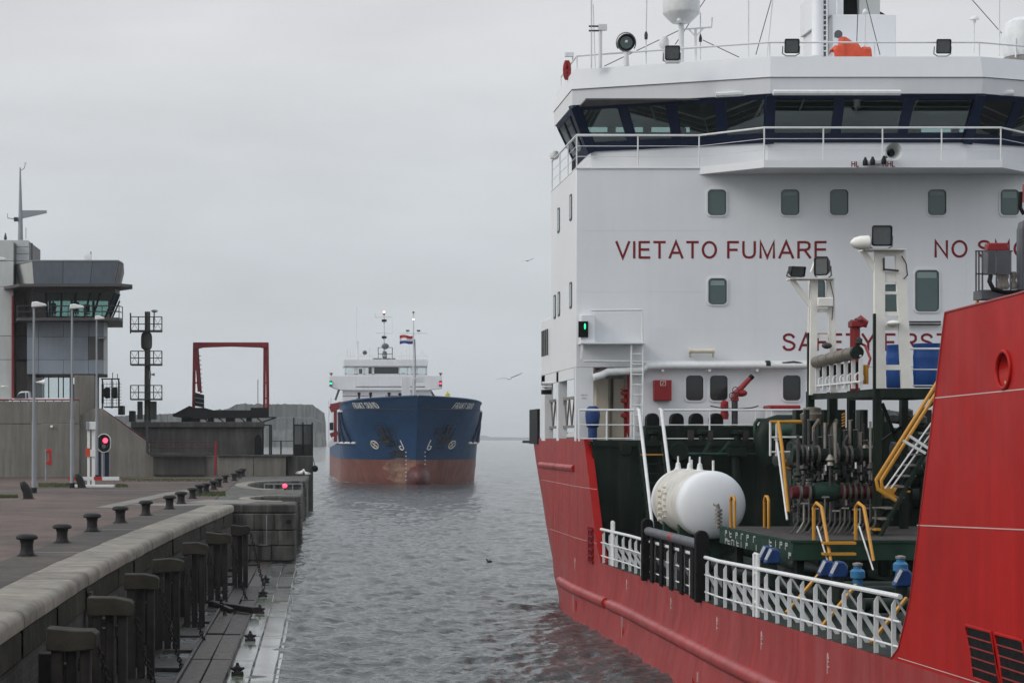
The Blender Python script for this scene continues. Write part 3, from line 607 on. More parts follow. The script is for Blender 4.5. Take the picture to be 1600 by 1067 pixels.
MB().cyl(P(47.5, 408, 168), P(47.5, 380, 168), .2, n=12).build('flue', 'panel_dark', tw)
def poly3(lo, hi, zl, zh):                     # frustum between two plans
    n = len(lo); m = MB(); return m.add([(x, y, zl) for x, y in lo] + [(x, y, zh) for x, y in hi], [tuple(range(n))[::-1], tuple(range(n, 2*n))] + [(i, (i+1) % n, n + (i+1) % n, n + i) for i in range(n)])
def plan(pts): return [(PX(u, y), y) for u, y in pts]
gl_hi_pre = plan([(36, 165.4), (50, 162.6), (180, 162.3), (187, 164), (187, 172), (36, 172)])
zr, zf, zc_, zs, zb = PZ(409, 162), PZ(445, 162), PZ(457, 162), PZ(497, 162.6), PZ(503, 163)
roof_lo = plan([(31, 165.5), (53, 162.2), (178, 162.2), (185, 164), (185, 172), (31, 172)]); roof_hi = plan([(25, 165.2), (50, 161.4), (185, 161.4), (192, 163.6), (193, 173), (25, 173)])
MB().prism([(x, y + .1) for x, y in gl_hi_pre], zc_, zf).build('window_header', 'panel_dark', tw, smooth=False)
poly3([(x*.996 + 0, y + .06) for x, y in roof_lo], [(x*.996, y + .06) for x, y in roof_hi], zf, zr).build('lookout_roof', 'panel_dark', tw, smooth=False)
def lerp2(a, b, t): return (a[0] + (b[0]-a[0])*t, a[1] + (b[1]-a[1])*t)
def leanpanel(lo0, lo1, hi0, hi1, zl, zh, th, name, mat):
    a, b, c, d = Vector((*lo0, zl)), Vector((*lo1, zl)), Vector((*hi1, zh)), Vector((*hi0, zh)); n = (b - a).cross(d - a).normalized() * th
    m = MB().add([a, b, c, d, a - n, b - n, c - n, d - n], [(0,1,2,3),(7,6,5,4),(0,4,5,1),(1,5,6,2),(2,6,7,3),(3,7,4,0)]); return m.build(name, mat, tw, smooth=False)
def split(loA, loB, hiA, hiB, cuts, *a):
    cs = [0] + cuts + [1]
    for s, t in zip(cs, cs[1:]): leanpanel(lerp2(loA, loB, s + .003), lerp2(loA, loB, t - .003), lerp2(hiA, hiB, s + .003), lerp2(hiA, hiB, t - .003), *a)
split(roof_lo[0], roof_lo[1], roof_hi[0], roof_hi[1], [], zf, zr - .04, .05, 'fascia_panel', 'panel_light')
split(roof_lo[1], roof_lo[2], roof_hi[1], roof_hi[2], [.36, .70], zf, zr - .04, .05, 'fascia_panel', 'panel_blue')
split(roof_lo[2], roof_lo[3], roof_hi[2], roof_hi[3], [], zf, zr - .04, .05, 'fascia_panel', 'panel_light')
poly3([(x, y - .05) for x, y in roof_hi], [(x, y - .05) for x, y in roof_hi], zr, zr + .08).build('roof_edge', 'galv', tw, smooth=False)
MB().prism(plan([(6, 163.6), (30, 160.6), (190, 160.4), (207, 161.6), (207, 163.4), (186, 165.5), (186, 168), (30, 168), (6, 163.9)]), PZ(448.4, 161), zf - .02).build('sun_canopy', 'panel_dark', tw, smooth=False)
m = MB()
for k in range(9): m.bar(P(188 + k*2.1, 450, 161.2), P(188 + k*2.1, 450, 163.2), .05, .2)
m.build('canopy_slats', 'panel_dark', tw)
# glazing leaning outwards
gl_hi = plan([(36, 165.4), (50, 162.6), (180, 162.3), (187, 164), (187, 172)]); gl_lo = plan([(43, 166), (56, 163.6), (164, 163.2), (171, 165), (171, 172)])
leanpanel(gl_lo[0], gl_lo[1], gl_hi[0], gl_hi[1], zs, zc_, .05, 'blind_panel', 'panel_dark')
leanpanel(gl_lo[1], lerp2(gl_lo[1], gl_lo[2], .17), gl_hi[1], lerp2(gl_hi[1], gl_hi[2], .17), zs, zc_, .05, 'blind_panel', 'panel_dark')
cuts = [.17, .36, .53, .70, .82, 1.0]
for s, t in zip(cuts, cuts[1:]): leanpanel(lerp2(gl_lo[1], gl_lo[2], s), lerp2(gl_lo[1], gl_lo[2], t), lerp2(gl_hi[1], gl_hi[2], s), lerp2(gl_hi[1], gl_hi[2], t), zs, zc_, .02, 'window_pane', 'glass_teal')
for s in cuts:
    a = lerp2(gl_lo[1], gl_lo[2], s); b = lerp2(gl_hi[1], gl_hi[2], s); MB().bar((*a, zs), (*b, zc_), .16, .14, (0, 1, 0)).build('mullion', 'lamp_black', tw)
leanpanel(gl_lo[2], gl_lo[3], gl_hi[2], gl_hi[3], zs, zc_, .02, 'window_pane', 'glass_teal'); leanpanel(gl_lo[3], gl_lo[4], gl_hi[3], gl_hi[4], zs, zc_, .02, 'window_pane', 'glass_teal')
for i in (2, 3, 4): MB().bar((*gl_lo[i], zs), (*gl_hi[i], zc_), .13, .13, (0, 1, 0)).build('mullion', 'lamp_black', tw)
MB().bar((*gl_lo[1], zs + .1), (*gl_lo[2], zs + .1), .14, .2).build('mullion', 'lamp_black', tw)
# back wall of the lookout: glazed too
bx = [PX(u, 172) for u in (40, 78, 112, 146, 171)]
for a in bx: MB().box(a - .1, a + .1, 171.9, 172.1, zs, zc_).build('mullion', 'lamp_black', tw)
for a, b in zip(bx, bx[1:]): MB().box(a + .1, b - .1, 171.99, 172.01, zs, zc_).build('window_pane', 'glass_teal', tw)
MB().box(PX(62, 168), PX(160, 168), 166.5, 167.3, zs - .2, zs + .35).build('console', 'panel_dark', tw, bev=.05)
# gallery, rail
MB().prism(plan([(23, 166), (27, 161.6), (186, 161.4), (192, 163), (192, 172), (23, 172)]), zb + .04, zs - .02).build('gallery_floor', 'panel_dark', tw, smooth=False)
gp = [Vector((x, y, 0)) for x, y in plan([(27, 161.7), (186, 161.5), (191.4, 163.1), (191.4, 171)])]; zt = PZ(478, 161.6)
m = MB()
for z in (zt, zt - .45): m.tube([p + Vector((0, 0, z)) for p in gp], .035, 6)
m.build('gallery_rail', 'dark_steel', tw)
for a, b, n in ((gp[0], gp[1], 6), (gp[1], gp[2], 1), (gp[2], gp[3], 5)):
    for k in range(n + (1 if b is gp[3] else 0)):
        p = a.lerp(b, k / n); MB().cyl(p + Vector((0, 0, zs)), p + Vector((0, 0, zt)), .035, n=6).build('rail_post', 'dark_steel', tw)
# lower body
zbt = PZ(585, 163.5)
body = plan([(42, 163.6), (162, 163.6), (166, 164), (168, 165), (168, 172), (42, 172)])
MB().prism([(x, y + .08) for x, y in body], zbt, zb).build('body_core', 'panel_dark', tw, smooth=False)
bl = [503, 526, 562, 584.5]; bu = [[42, 60, 99, 139, 162], [42, 60, 138, 162], [42, 60, 99, 138, 162]]
for (a, b), us in zip(zip(bl, bl[1:]), bu):
    for u0, u1 in zip(us, us[1:]):
        dark = (a == 526 and u0 == 138); tbox(u0 + .25, u1 - .25, a + .25, b - .25, 163.5, 163.62, 'body_panel', 'panel_dark' if dark else 'panel_blue', bev=.01)
for a, b in zip(bl, bl[1:]):
    pl = plan([(162.3, 163.5), (165.5, 163.7), (167.5, 164.3), (168.3, 165.2), (168.3, 172)]); inn = [(x - .1, y + .1) for x, y in pl[::-1]]
    MB().prism(pl + inn, PZ(b - .25, 163.5), PZ(a + .25, 163.5)).build('body_panel', 'panel_light', tw)
tbox(153, 166, 526.5, 529, 162.8, 163.5, 'ledge', 'galv')
# open ground floor glazing + column
tbox(116, 147, 586, 744, 162.5, 167, 'column', 'concrete', bev=.05)
tbox(42, 52, 586, 640, 164.5, 171, 'pier_wall', 'concrete_dark')
for u0, u1 in ((52, 67), (69.5, 75), (77, 90), (92.5, 98), (99.5, 109)): tbox(u0, u1, 590, 628, 165.0, 165.03, 'window_pane', 'glass_clear')
for u in (52, 68.3, 76, 91.2, 98.8, 109.5): tbox(u - .8, u + .8, 588, 632, 164.95, 165.08, 'mullion', 'lamp_black')
tbox(110, 116, 600, 640, 164.5, 166, 'post_box', 'lamp_black')
# roof mast and gadgets
MB().tube([P(32, 376, 168), P(32, 330, 168), P(31.5, 262, 168)], [.22, .16, .05], 10).build('mast', 'galv', tw)
MB().prism([(PX(u, 168), PZ(v, 168)) for u, v in ((33, 329), (73, 329), (73, 333), (33, 342))], 167.9, 168.1, 'y').build('mast_fin', 'galv', tw)
MB().tube([P(32, 267, 168), P(38, 263, 168), P(39.5, 257, 168)], .03, 5).lathe(P(39.5, 256, 168), [(.02, 0), (.12, .02), (.1, .06)], 8).build('wind_gauge', 'galv', tw)
MB().tube([P(27, 343, 168), P(12, 341, 168), P(12, 334, 168)], .025, 5).box(PX(22, 168), PX(28, 168), 167.8, 168.2, PZ(346, 168), PZ(340, 168)).build('aerial', 'dark_steel', tw)
MB().lathe(P(8.5, 375, 166), [(.08, 0), (.13, .1), (.1, .3), (.05, .5), (.02, .58)], 10).build('siren', 'panel_dark', tw)
MB().cyl(P(40.5, 374, 167), P(40.5, 356, 167), .03, n=5).build('aerial', 'galv', tw)
MB().cyl(P(142, 409, 166), P(142, 393, 166), .05, n=6).build('aerial', 'galv', tw); MB().lathe(P(137.5, 402, 166), [(.02, .1), (.25, .02), (.33, -.05), (.3, -.06)], 14, 'y').build('dish', 'sign_white', tw)
# seated operators behind the glass
def seated(u, v, y, lab, turn=1):
    p = P(u, v, y); x, z = p.x, p.z; t = thing('person', lab, 'person', p, 'operators in the lookout')
    me = bpy.data.meshes.new('body'); vs = [(0,0,0),(0,0,.3),(0,.0,.52),(0,0,.60),(0,.02*turn,.70),(0,.03*turn,.82), (.19,0,.5),(.24,.02,.25),(.2*turn,.25,.22), (-.19,0,.5),(-.24,.02,.25),(-.18*turn,.25,.22), (.1,.4,.02),(-.1,.4,.02),(.1,.42,-.4),(-.1,.42,-.4)]
    es = [(0,1),(1,2),(2,3),(3,4),(4,5),(2,6),(6,7),(7,8),(2,9),(9,10),(10,11),(0,12),(12,14),(0,13),(13,15)]
    rs = [.16,.16,.15,.065,.10,.07,.07,.05,.04,.07,.05,.04,.09,.09,.06,.06]
    me.from_pydata(vs, es, []); ob = bpy.data.objects.new('body', me); C.objects.link(ob); ob.parent = t; ORG[ob.name] = p
    sk = ob.modifiers.new('skin', 'SKIN'); lay = me.skin_vertices[0] if me.skin_vertices else None
    if lay is None:
        bm = bmesh.new(); bm.from_mesh(me); bm.verts.layers.skin.verify(); bm.to_mesh(me); bm.free(); lay = me.skin_vertices[0]
    for i, r in enumerate(rs): lay.data[i].radius = (r, r * .85)
    lay.data[0].use_root = True
    sb = ob.modifiers.new('sub', 'SUBSURF'); sb.levels = 1; sb.render_levels = 1; me.materials.append(MAT['cloth_dark']); return t
def office_chair(u, v, y, lab):
    p = P(u, v, y); x, yy, z = p; t = thing('office_chair', lab, 'chair', p, 'chairs in the lookout')
    MB().box(x-.27, x+.27, yy-.25, yy+.25, z-.16, z-.08).build('seat', 'cloth_dark', t, bev=.03); MB().box(x-.26, x+.26, yy-.36, yy-.27, z-.05, z+.62).build('backrest', 'cloth_dark', t, bev=.06)
    MB().cyl((x, yy, z-.55), (x, yy, z-.16), .04, n=8).build('column', 'lamp_black', t)
    m = MB()
    for k in range(5): m.cyl((x, yy, z-.5), (x + .3*math.cos(k*1.257), yy + .3*math.sin(k*1.257), z-.55), .03, n=5)
    m.build('foot_star', 'lamp_black', t)
seated(83, 486, 165.6, 'seated operator in dark clothes behind the leftmost lookout window'); office_chair(83, 486, 165.6, 'dark office chair under the operator at the leftmost lookout window')
seated(119, 484, 165.7, 'seated operator in dark clothes in the middle of the lookout'); office_chair(119, 484, 165.7, 'dark office chair under the operator in the middle of the lookout')
office_chair(136, 488, 165.4, 'empty dark office chair right of the middle operator in the lookout')
# terrace with parapet
te = thing('terrace', 'stained concrete terrace wall below the control tower, sloping down as a stair wall', 'terrace', (PX(60, 160), 160, ZQ))
MB().box(PX(-260, 160), PX(124, 160), 160, 164, ZQ - .3, PZ(662.5, 160)).build('lower_wall', 'concrete', te, bev=.03)
MB().box(PX(-260, 160), PX(124, 160), 160.0, 160.6, PZ(661.8, 160), PZ(627, 160)).build('parapet', 'concrete', te, bev=.03)
MB().box(PX(-260, 160), PX(124, 160), 160.6, 176, 7.4, 7.7).build('terrace_deck', 'concrete', te)
m = MB(); m.cyl(P(-260, 624.5, 160.2), P(124, 624.5, 160.2), .05, n=6)
m.build('handrail', 'portal_red', te)
for u in range(-20, 125, 13): MB().cyl(P(u, 628, 160.2), P(u, 624.5, 160.2), .04, n=5).build('rail_post', 'dark_steel', te)
MB().prism([(PX(u, 160.5), PZ(v, 160.5)) for u, v in ((124.6, 650), (149, 638), (158, 638), (233, 693), (233, 712), (340, 712), (340, 746), (124.6, 746))], 160.5, 161.2, 'y').build('stair_wall', 'concrete', te, bev=.03)
MB().tube([P(158, 638, 160.8), P(233, 690, 160.8)], .06, 6).build('coping', 'dark_red', te)
MB().box(PX(232, 160), PX(332, 160), 159.6, 160.5, PZ(710, 160), PZ(707, 160)).build('gallery_floor', 'concrete_dark', te)
m = MB()
for v in (690, 699): m.cyl(P(232, v, 159.7), P(338, v, 159.7), .03, n=6)
m.build('gallery_rail', 'dark_red', te)
for u in (232, 245, 258, 271, 284, 297, 310, 323): MB().cyl(P(u, 708, 159.7), P(u, 690, 159.7), .035, n=5).build('rail_post', 'dark_steel', te)
MB().cyl(P(336, 742, 159.6), P(338, 690, 159.6), .12, n=8).build('red_brace', 'portal_red', te)
MB().cyl(P(230, 708, 159.6), P(230, 655, 159.6), .09, n=6).build('post', 'dark_steel', te)
MB().box(PX(240, 160.4), PX(322, 160.4), 160.2, 160.49, PZ(742, 160), PZ(714, 160)).build('dark_niche', 'concrete_dark', te)
MB().sph(P(81, 666.5, 159.9), .12, 8, 6).build('wall_lamp', 'sign_white', te)
MB().lathe(P(-1, 604, 163.6), [(.03, 0), (.05, .15), (.12, .4)], 10, 'x').lathe(P(6, 604, 163.6), [(.12, 0), (.05, .2), (.03, .35)], 10, 'x').build('loudspeaker', 'sign_white', tw)
# far concrete machine wall
fw = thing('machine_wall', 'dark weathered concrete machine house wall behind the stair', 'wall', (PX(330, 166), 166, ZQ))
MB().box(PX(200, 166), PX(410, 166), 166, 174, ZQ - .3, PZ(668, 166)).build('wall', 'concrete_dark', fw, bev=.04)
MB().box(PX(205, 166), PX(412, 166), 165.7, 174.2, PZ(667.6, 166), PZ(659, 166)).build('wall_cap', 'concrete_dark', fw, bev=.04)
MB().prism([(PX(u, 165.5), PZ(v, 165.5)) for u, v in ((398, 712), (398, 684), (402, 678), (407, 680), (409, 686), (409, 712))], 165.2, 165.7, 'y').build('cable_drum', 'black', fw, bev=.05)
for u, v0, v1 in ((190, 634, 645), (207, 642, 656)): MB().box(PX(u-4, 168), PX(u+4, 168), 167, 169, PZ(v1 + 3, 168), PZ(v0, 168)).build('vent_box', 'iron', fw)
lw = thing('low_wall', 'low concrete wall at the far end of the quay', 'wall', (PX(400, 164), 164, ZQ))
for i, (u0, u1) in enumerate(((340, 396), (396, 447))): MB().box(PX(u0, 164) + .02, PX(u1, 164) - .02, 164, 165.4, ZQ - .2, PZ(713, 164)).build('wall_section', 'concrete', lw, bev=.03)
MB().box(PX(338, 164), PX(459, 164), 163.8, 165.6, PZ(712.7, 164), PZ(710.5, 164)).build('wall_cap', 'concrete_dark', lw, bev=.02)
MB().lathe((PX(455, 165), 165.2, -2), [(.55, 0), (.55, 5.5), (.5, PZ(712, 165) + 2)], 16).build('round_pier', 'concrete_dark', lw)
pr = thing('pier_end', 'dark concrete pier head with hanging round fender beside the water', 'pier', (PX(475, 166), 166, 0))
MB().box(PX(461, 166), PX(489.5, 166), 166.4, 176, -3, PZ(712, 166)).build('pier_block', 'concrete_dark', pr, bev=.08)
MB().sph(P(492, 732, 166), .27, 14, 10).build('ball_fender', 'rubber', pr); MB().tube([P(489, 715, 166), P(491, 722, 166), P(492, 728, 166)], .03, 5).build('fender_rope', 'iron', pr)
fc = thing('mesh_cage', 'dark wire mesh cage on the pier head', 'cage', P(473, 712, 168))
x0, x1, z0, z1 = PX(459, 168), PX(488, 168), PZ(712, 168), PZ(664, 168)
for x in (x0, (x0+x1)/2, x1):
    for yy in (167.2, 170): MB().box(x-.05, x+.05, yy-.05, yy+.05, z0, z1 + (.6 if x == x0 else .2)).build('post', 'lamp_black', fc)
MB().box(x0, x1, 167.15, 167.2, z0, z0 + .95).build('kick_panel', 'lamp_black', fc); MB().box(x0, x1, 170, 170.05, z0, z0 + .95).build('kick_panel', 'lamp_black', fc)
for yy in (167.2, 170):
    for k in range(1, 18): MB().box(x0 + (x1-x0)*k/18 - .022, x0 + (x1-x0)*k/18 + .022, yy-.02, yy+.02, z0 + .95, z1).build('mesh_bar', 'lamp_black', fc)
MB().box(x0, x1, 167.16, 167.24, z1 - .05, z1 + .05).box(x0, x1, 169.96, 170.04, z1 - .05, z1 + .05).build('top_rail', 'lamp_black', fc)
gf = thing('steel_gate', 'thin dark gate frame standing on the low wall', 'gate', P(415, 712, 166))
for u, v in ((411, 664), (421.5, 664), (424, 664), (439, 688)): MB().cyl(P(u, 712, 166), P(u, v, 166), .06, n=6).build('post', 'lamp_black', gf)
MB().cyl(P(411, 664, 166), P(424, 664, 166), .05, n=6).cyl(P(424, 689, 166), P(459, 689, 166), .03, n=5).cyl(P(409, 710, 166), P(459, 710, 166), .03, n=5).build('cross_rail', 'lamp_black', gf)
# bascule deck with red portal
bs = thing('bascule_portal', 'red steel portal frame standing on a dark bridge deck', 'portal', P(360, 660, 172)); YP = 172.
MB().prism([(PX(u, YP), PZ(v, YP)) for u, v in ((270, 648), (297, 634), (303, 637), (319, 637), (334, 641), (392, 641), (392, 637), (420, 637), (420, 652), (398, 653), (335, 653), (320, 655), (272, 651))], YP - 1, YP + 2, 'y').build('deck_girder', 'iron', bs, bev=.03)
for u0, u1 in ((284, 312), (325, 334), (353, 367), (385, 393)): MB().box(PX(u0, YP), PX(u1, YP), YP - .6, YP + 1.5, PZ(661, YP), PZ(652, YP)).build('bearing', 'iron', bs, bev=.03)
m = MB()
for u in (318, 342, 376, 402): m.bar(P(u, 653, YP), P(u + 8, 660, YP), .1)
m.bar(P(405, 661, YP), P(432, 652, YP), .12).bar(P(392, 652, YP), P(432, 652, YP), .1); m.build('strut', 'iron', bs)
pm = lambda a, b, w, n='portal_leg': MB().bar(a, b, w, w * .9).build(n, 'portal_red', bs)
pm(P(302.5, 640, YP), P(304, 536, YP), .26); pm(P(311, 612, YP), P(305.5, 536, YP), .24); pm(P(413, 637, YP), P(413.5, 536, YP), .22); pm(P(418.5, 637, YP), P(417.5, 536, YP), .26)
MB().prism([(PX(u, YP), PZ(v, YP)) for u, v in ((302, 535), (419.5, 535), (419.5, 543), (412, 544), (406, 543), (360, 541.5), (318, 543), (310, 545), (302, 545))], YP - .2, YP + .2, 'y').build('portal_beam', 'portal_red', bs, bev=.02)
for v in (556, 577, 598, 622): pm(P(302.5, v, YP), P(309, v, YP), .14, 'batten'); pm(P(413, v, YP), P(418, v, YP), .14, 'batten')
pm(P(309, 545, YP + .8), P(314, 614, YP + .8), .16, 'portal_brace')
for k in range(9): MB().bar(P(309.6 + k*.55, 556 + k*7, YP - .1), P(313 + k*.4, 556 + k*7, YP + .7), .08).build('rung', 'portal_red', bs)
MB().prism([(PX(u, YP - .5), PZ(v, YP - .5)) for u, v in ((304.5, 613), (319, 617), (319, 637), (304.5, 634))], YP - .6, YP - .4, 'y').build('counterweight', 'iron', bs)
for v in (621, 628): MB().bar(P(305, v, YP - .65), P(319, v + 2.5, YP - .65), .05).build('stripe', 'galv', bs)
# signal mast with three cages
sm = thing('signal_mast', 'dark signal mast with three railed platforms', 'mast', P(230, 657, 168)); YM = 168.
MB().tube([P(230.5, 660, YM), P(230.5, 487, YM)], [.27, .23], 12).build('pole', 'concrete_dark', sm)
for vt, vb in ((495, 517.5), (548.5, 570), (602, 624)):
    f = node('platform', sm); MB().box(PX(205, YM), PX(253, YM), YM - .9, YM + .9, PZ(vb + 1, YM), PZ(vb - 1, YM)).build('floor', 'dark_steel', f)
    m = MB()
    for yy in (YM - .85, YM + .85):
        for v in (vt, (vt + vb)/2): m.cyl(P(204, v, yy), P(253, v, yy), .04, n=5)
        for u in (204, 216.5, 240, 253): m.cyl(P(u, vb, yy), P(u, vt, yy), .045, n=5)
        for a, b in ((204, 216.5), (240, 253)): m.cyl(P(a, vb, yy), P(b, vt, yy), .02, n=4).cyl(P(b, vb, yy), P(a, vt, yy), .02, n=4)
    m.build('rail', 'dark_steel', f)
MB().lathe(P(229, 548, YM), [(.15, 0), (.42, .22), (.46, .5), (.46, 1.1), (.4, 1.4), (.15, 1.62)], 16).build('drum', 'concrete_dark', sm)
for u0, u1 in ((214.5, 222), (234, 244)): tbox(u0, u1, 627, 655, YM - .4, YM + .4, 'cabinet', 'concrete_dark', sm, .03)
MB().cyl(P(204, 521, YM), P(204, 489, YM), .06, n=6).build('aerial', 'dark_steel', sm)
MB().cyl(P(241, 512, YM), P(241, 488, YM), .06, n=6).sph(P(241.5, 486, YM), (.28, .2, .13), 10, 6).build('camera_head', 'galv', sm)
MB().lathe(P(236, 585, YM), [(.04, 0), (.06, .1), (.13, .3)], 8, 'x').box(PX(232, YM), PX(236, YM), YM - .2, YM, PZ(592, YM), PZ(580, YM)).build('loudspeaker', 'galv', sm)
# signal boards on the stair head
sb_ = thing('signal_rack', 'black frame rack with two round signal boards on the stair head', 'signal', P(174, 638, 162)); YS = 162.
for u in (160, 175, 185.5): MB().box(PX(u - 1, YS), PX(u + 1, YS), YS - .1, YS + .1, PZ(638, YS), PZ(591, YS)).build('post', 'lamp_black', sb_)
MB().bar(P(158, 592, YS), P(187, 592, YS), .1).bar(P(163, 636, YS), P(187, 636, YS), .1).build('cross_bar', 'lamp_black', sb_)
m = MB()
for v in range(600, 636, 5): m.cyl(P(162, v, YS + .3), P(190, v, YS + .3), .02, n=4)
for u in range(162, 192, 5): m.cyl(P(u, 596, YS + .3), P(u, 637, YS + .3), .02, n=4)
m.build('guard_mesh', 'dark_steel', sb_)
for u in (168, 180):
    MB().prism([(PX(u, YS) + a, PZ(614, YS) + b) for a, b in ((-.3, -.25), (-.3, .3), (-.1, .45), (.2, .42), (.22, -.4), (-.1, -.45))], YS - .35, YS - .12, 'y').build('signal_board', 'black', sb_, bev=.03)
tbox(158.5, 162, 600, 630, YS - .3, YS - .12, 'signal_board', 'black', sb_)
for u, v in ((176, 582), (183.5, 584)): MB().cyl(P(u, 592, YS), P(u, v, YS), .03, n=5).build('spike', 'lamp_black', sb_)
# pickup on the terrace
pk = thing('pickup_truck', 'white pickup truck parked on the terrace behind the parapet', 'pickup', (PX(60, 163), 163, 7.7)); YK = 163.
def kp(u, v): return (PX(u, YK), PZ(v, YK))
MB().prism([kp(14, 646), kp(14, 627), kp(17, 624), kp(24, 622), kp(31, 613), kp(34, 611.5), kp(45, 611), kp(46, 622), kp(108, 621.5), kp(110, 624), kp(110, 646)], YK - .3, YK + 1.5, 'y').build('body', 'car_white', pk, bev=.05)
MB().prism([kp(22.5, 622.5), kp(31.5, 614), kp(40, 613.3), kp(40.5, 622)], YK - .34, YK - .28, 'y').build('side_window', 'window_dark', pk); MB().prism([kp(42, 613.6), kp(44.6, 613.4), kp(45.2, 622), kp(42.3, 622)], YK - .34, YK - .28, 'y').build('side_window', 'window_dark', pk)
for u in (27, 92):
    for yy in (YK - .32, YK + 1.3):
        w = MB().lathe((PX(u, YK), yy, 8.06), [(.2, -.0), (.36, .0), (.36, .22), (.2, .22)], 16, 'y').build('wheel', 'rubber', pk); MB().lathe((PX(u, YK), yy - .01, 8.06), [(.05, 0), (.2, .0), (.2, .2), (.05, .2)], 12, 'y').build('rim', 'steel', w)
# ================================================================== QUAY FURNITURE
p = G(147, 757, ZQ); Yb = p.y
br = thing('barrier', 'red and white striped barrier beam on a low white frame', 'barrier', G(146, 762, ZQ)); q = lambda u, v, y=128.: P(u, v, y); yb = 126.
for i in range(6):
    u0, u1 = 107 + i*13.2, 107 + (i+1)*13.2
    MB().box(PX(u0, yb), PX(u1, yb), yb - .05, yb + .05, PZ(750, yb), PZ(744.5, yb)).build('beam_stripe', ('paint_red', 'sign_white')[1 if i in (1, 2, 4, 5) else 0], br)
MB().box(PX(115, yb), PX(178, yb), yb - .1, yb + .5, ZQ, PZ(757, yb)).build('base_frame', 'sign_white', br, bev=.02)
for u in (109, 180): MB().box(PX(u-.8, yb), PX(u+.8, yb), yb - .04, yb + .04, ZQ, PZ(749, yb)).build('leg', 'steel', br)
tl2 = thing('control_stand', 'pair of white steel posts with control boxes and an orange sign', 'posts', G(143, 757.5, ZQ)); yc = 128.6
for u, w in ((138.5, 2.0), (146, 2.4)): MB().box(PX(u - w, yc), PX(u + w, yc), yc - .1, yc + .1, ZQ, PZ(668, yc)).build('post', 'sign_white', tl2, bev=.01)
tbox(139, 149, 659, 671, yc - .25, yc + .2, 'control_box', 'sign_white', tl2, .02); tbox(134.5, 139, 659, 672, yc - .3, yc, 'control_box', 'galv', tl2, .02)
tbox(133.5, 140.5, 700, 713, yc - .16, yc - .11, 'orange_sign', 'orange', tl2); tbox(141, 149, 702, 713, yc - .18, yc - .11, 'white_plate', 'sign_white', tl2)
ts = thing('traffic_light', 'oval black traffic light with white border showing red', 'traffic light', G(162, 747, ZQ)); ys = 154.
cx, cz = PX(162.5, ys), PZ(692, ys); l_ = 0
def oval(rx, rz): return [(cx + rx*math.cos(t), cz + math.copysign(max(0, rz - rx), math.sin(t)) + rx*math.sin(t)) for t in np.linspace(0, 2*math.pi, 33)[:-1]]
MB().prism(oval(.53, .72), ys - .05, ys + .02, 'y').build('border', 'sign_white', ts); MB().prism(oval(.46, .65), ys - .09, ys - .052, 'y').build('backboard', 'black', ts)
MB().lathe((PX(164.7, ys), ys - .12, PZ(688, ys)), [(.02, 0), (.19, .0), (.19, .03)], 16, 'y').build('lit_lens', 'lit_red', ts); MB().lathe((PX(162.3, ys), ys - .12, PZ(697, ys)), [(.02, 0), (.17, .0), (.17, .03)], 16, 'y').build('dark_lens', 'lens', ts)
MB().cyl((cx - .1, ys + .15, ZQ), (cx - .1, ys + .15, cz), .09, n=10).build('pole', 'galv', ts); MB().box(cx + .05, cx + .35, ys + .1, ys + .4, ZQ, PZ(706, ys)).box(cx - .45, cx - .25, ys + .1, ys + .4, ZQ, PZ(704, ys)).build('cabinet', 'navy', ts, bev=.02)
lb = thing('lifebuoy_stand', 'red lifebuoy holder on a thin grey pole', 'lifebuoy', G(71.5, 751, ZQ)); yl = G(71.5, 751, ZQ).y
MB().cyl((PX(71.5, yl), yl, ZQ), (PX(71.5, yl), yl, PZ(702, yl)), .06, n=8).build('pole', 'galv', lb)
MB().prism([(PX(u, yl), PZ(v, yl)) for u, v in ((71.8, 704), (77, 700), (80, 702), (80.3, 714), (80, 726), (77, 727), (71.8, 723), (74, 720), (77, 719), (77, 708), (74, 707))], yl - .2, yl + .2, 'y').build('holder', 'paint_red', lb, bev=.03)
# gulls
def gull(x, y, z, lab, face=1, s=1.0):
    t = thing('gull', lab, 'gull', (x, y, z), 'gulls resting on the lock head'); f = face * s
    MB().tube([(x + f*.20, y, z + .16*s), (x + f*.1, y, z + .18*s), (x - f*.03, y, z + .20*s), (x - f*.10, y, z + .29*s), (x - f*.14, y, z + .33*s), (x - f*.19, y, z + .32*s)], [.015*s, .06*s, .085*s, .05*s, .05*s, .012*s], 8).build('body', 'gull_white', t)
    MB().tube([(x + f*.26, y, z + .17*s), (x + f*.1, y, z + .22*s), (x - f*.03, y, z + .24*s)], [.012*s, .06*s, .05*s], 8).build('wing', 'gull_grey', t); MB().cyl((x, y - .03, z), (x, y - .03, z + .14), .01, n=5).cyl((x, y + .03, z), (x, y + .03, z + .14), .01, n=5).build('leg', 'yellow', t)
gull(PX(470, 160), 160, ZQ, 'white gull standing on the lock head with its body side-on', -1, 1.7); gull(PX(479, 160), 160, ZQ, 'white gull standing nearest the water on the lock head', 1, 1.4)
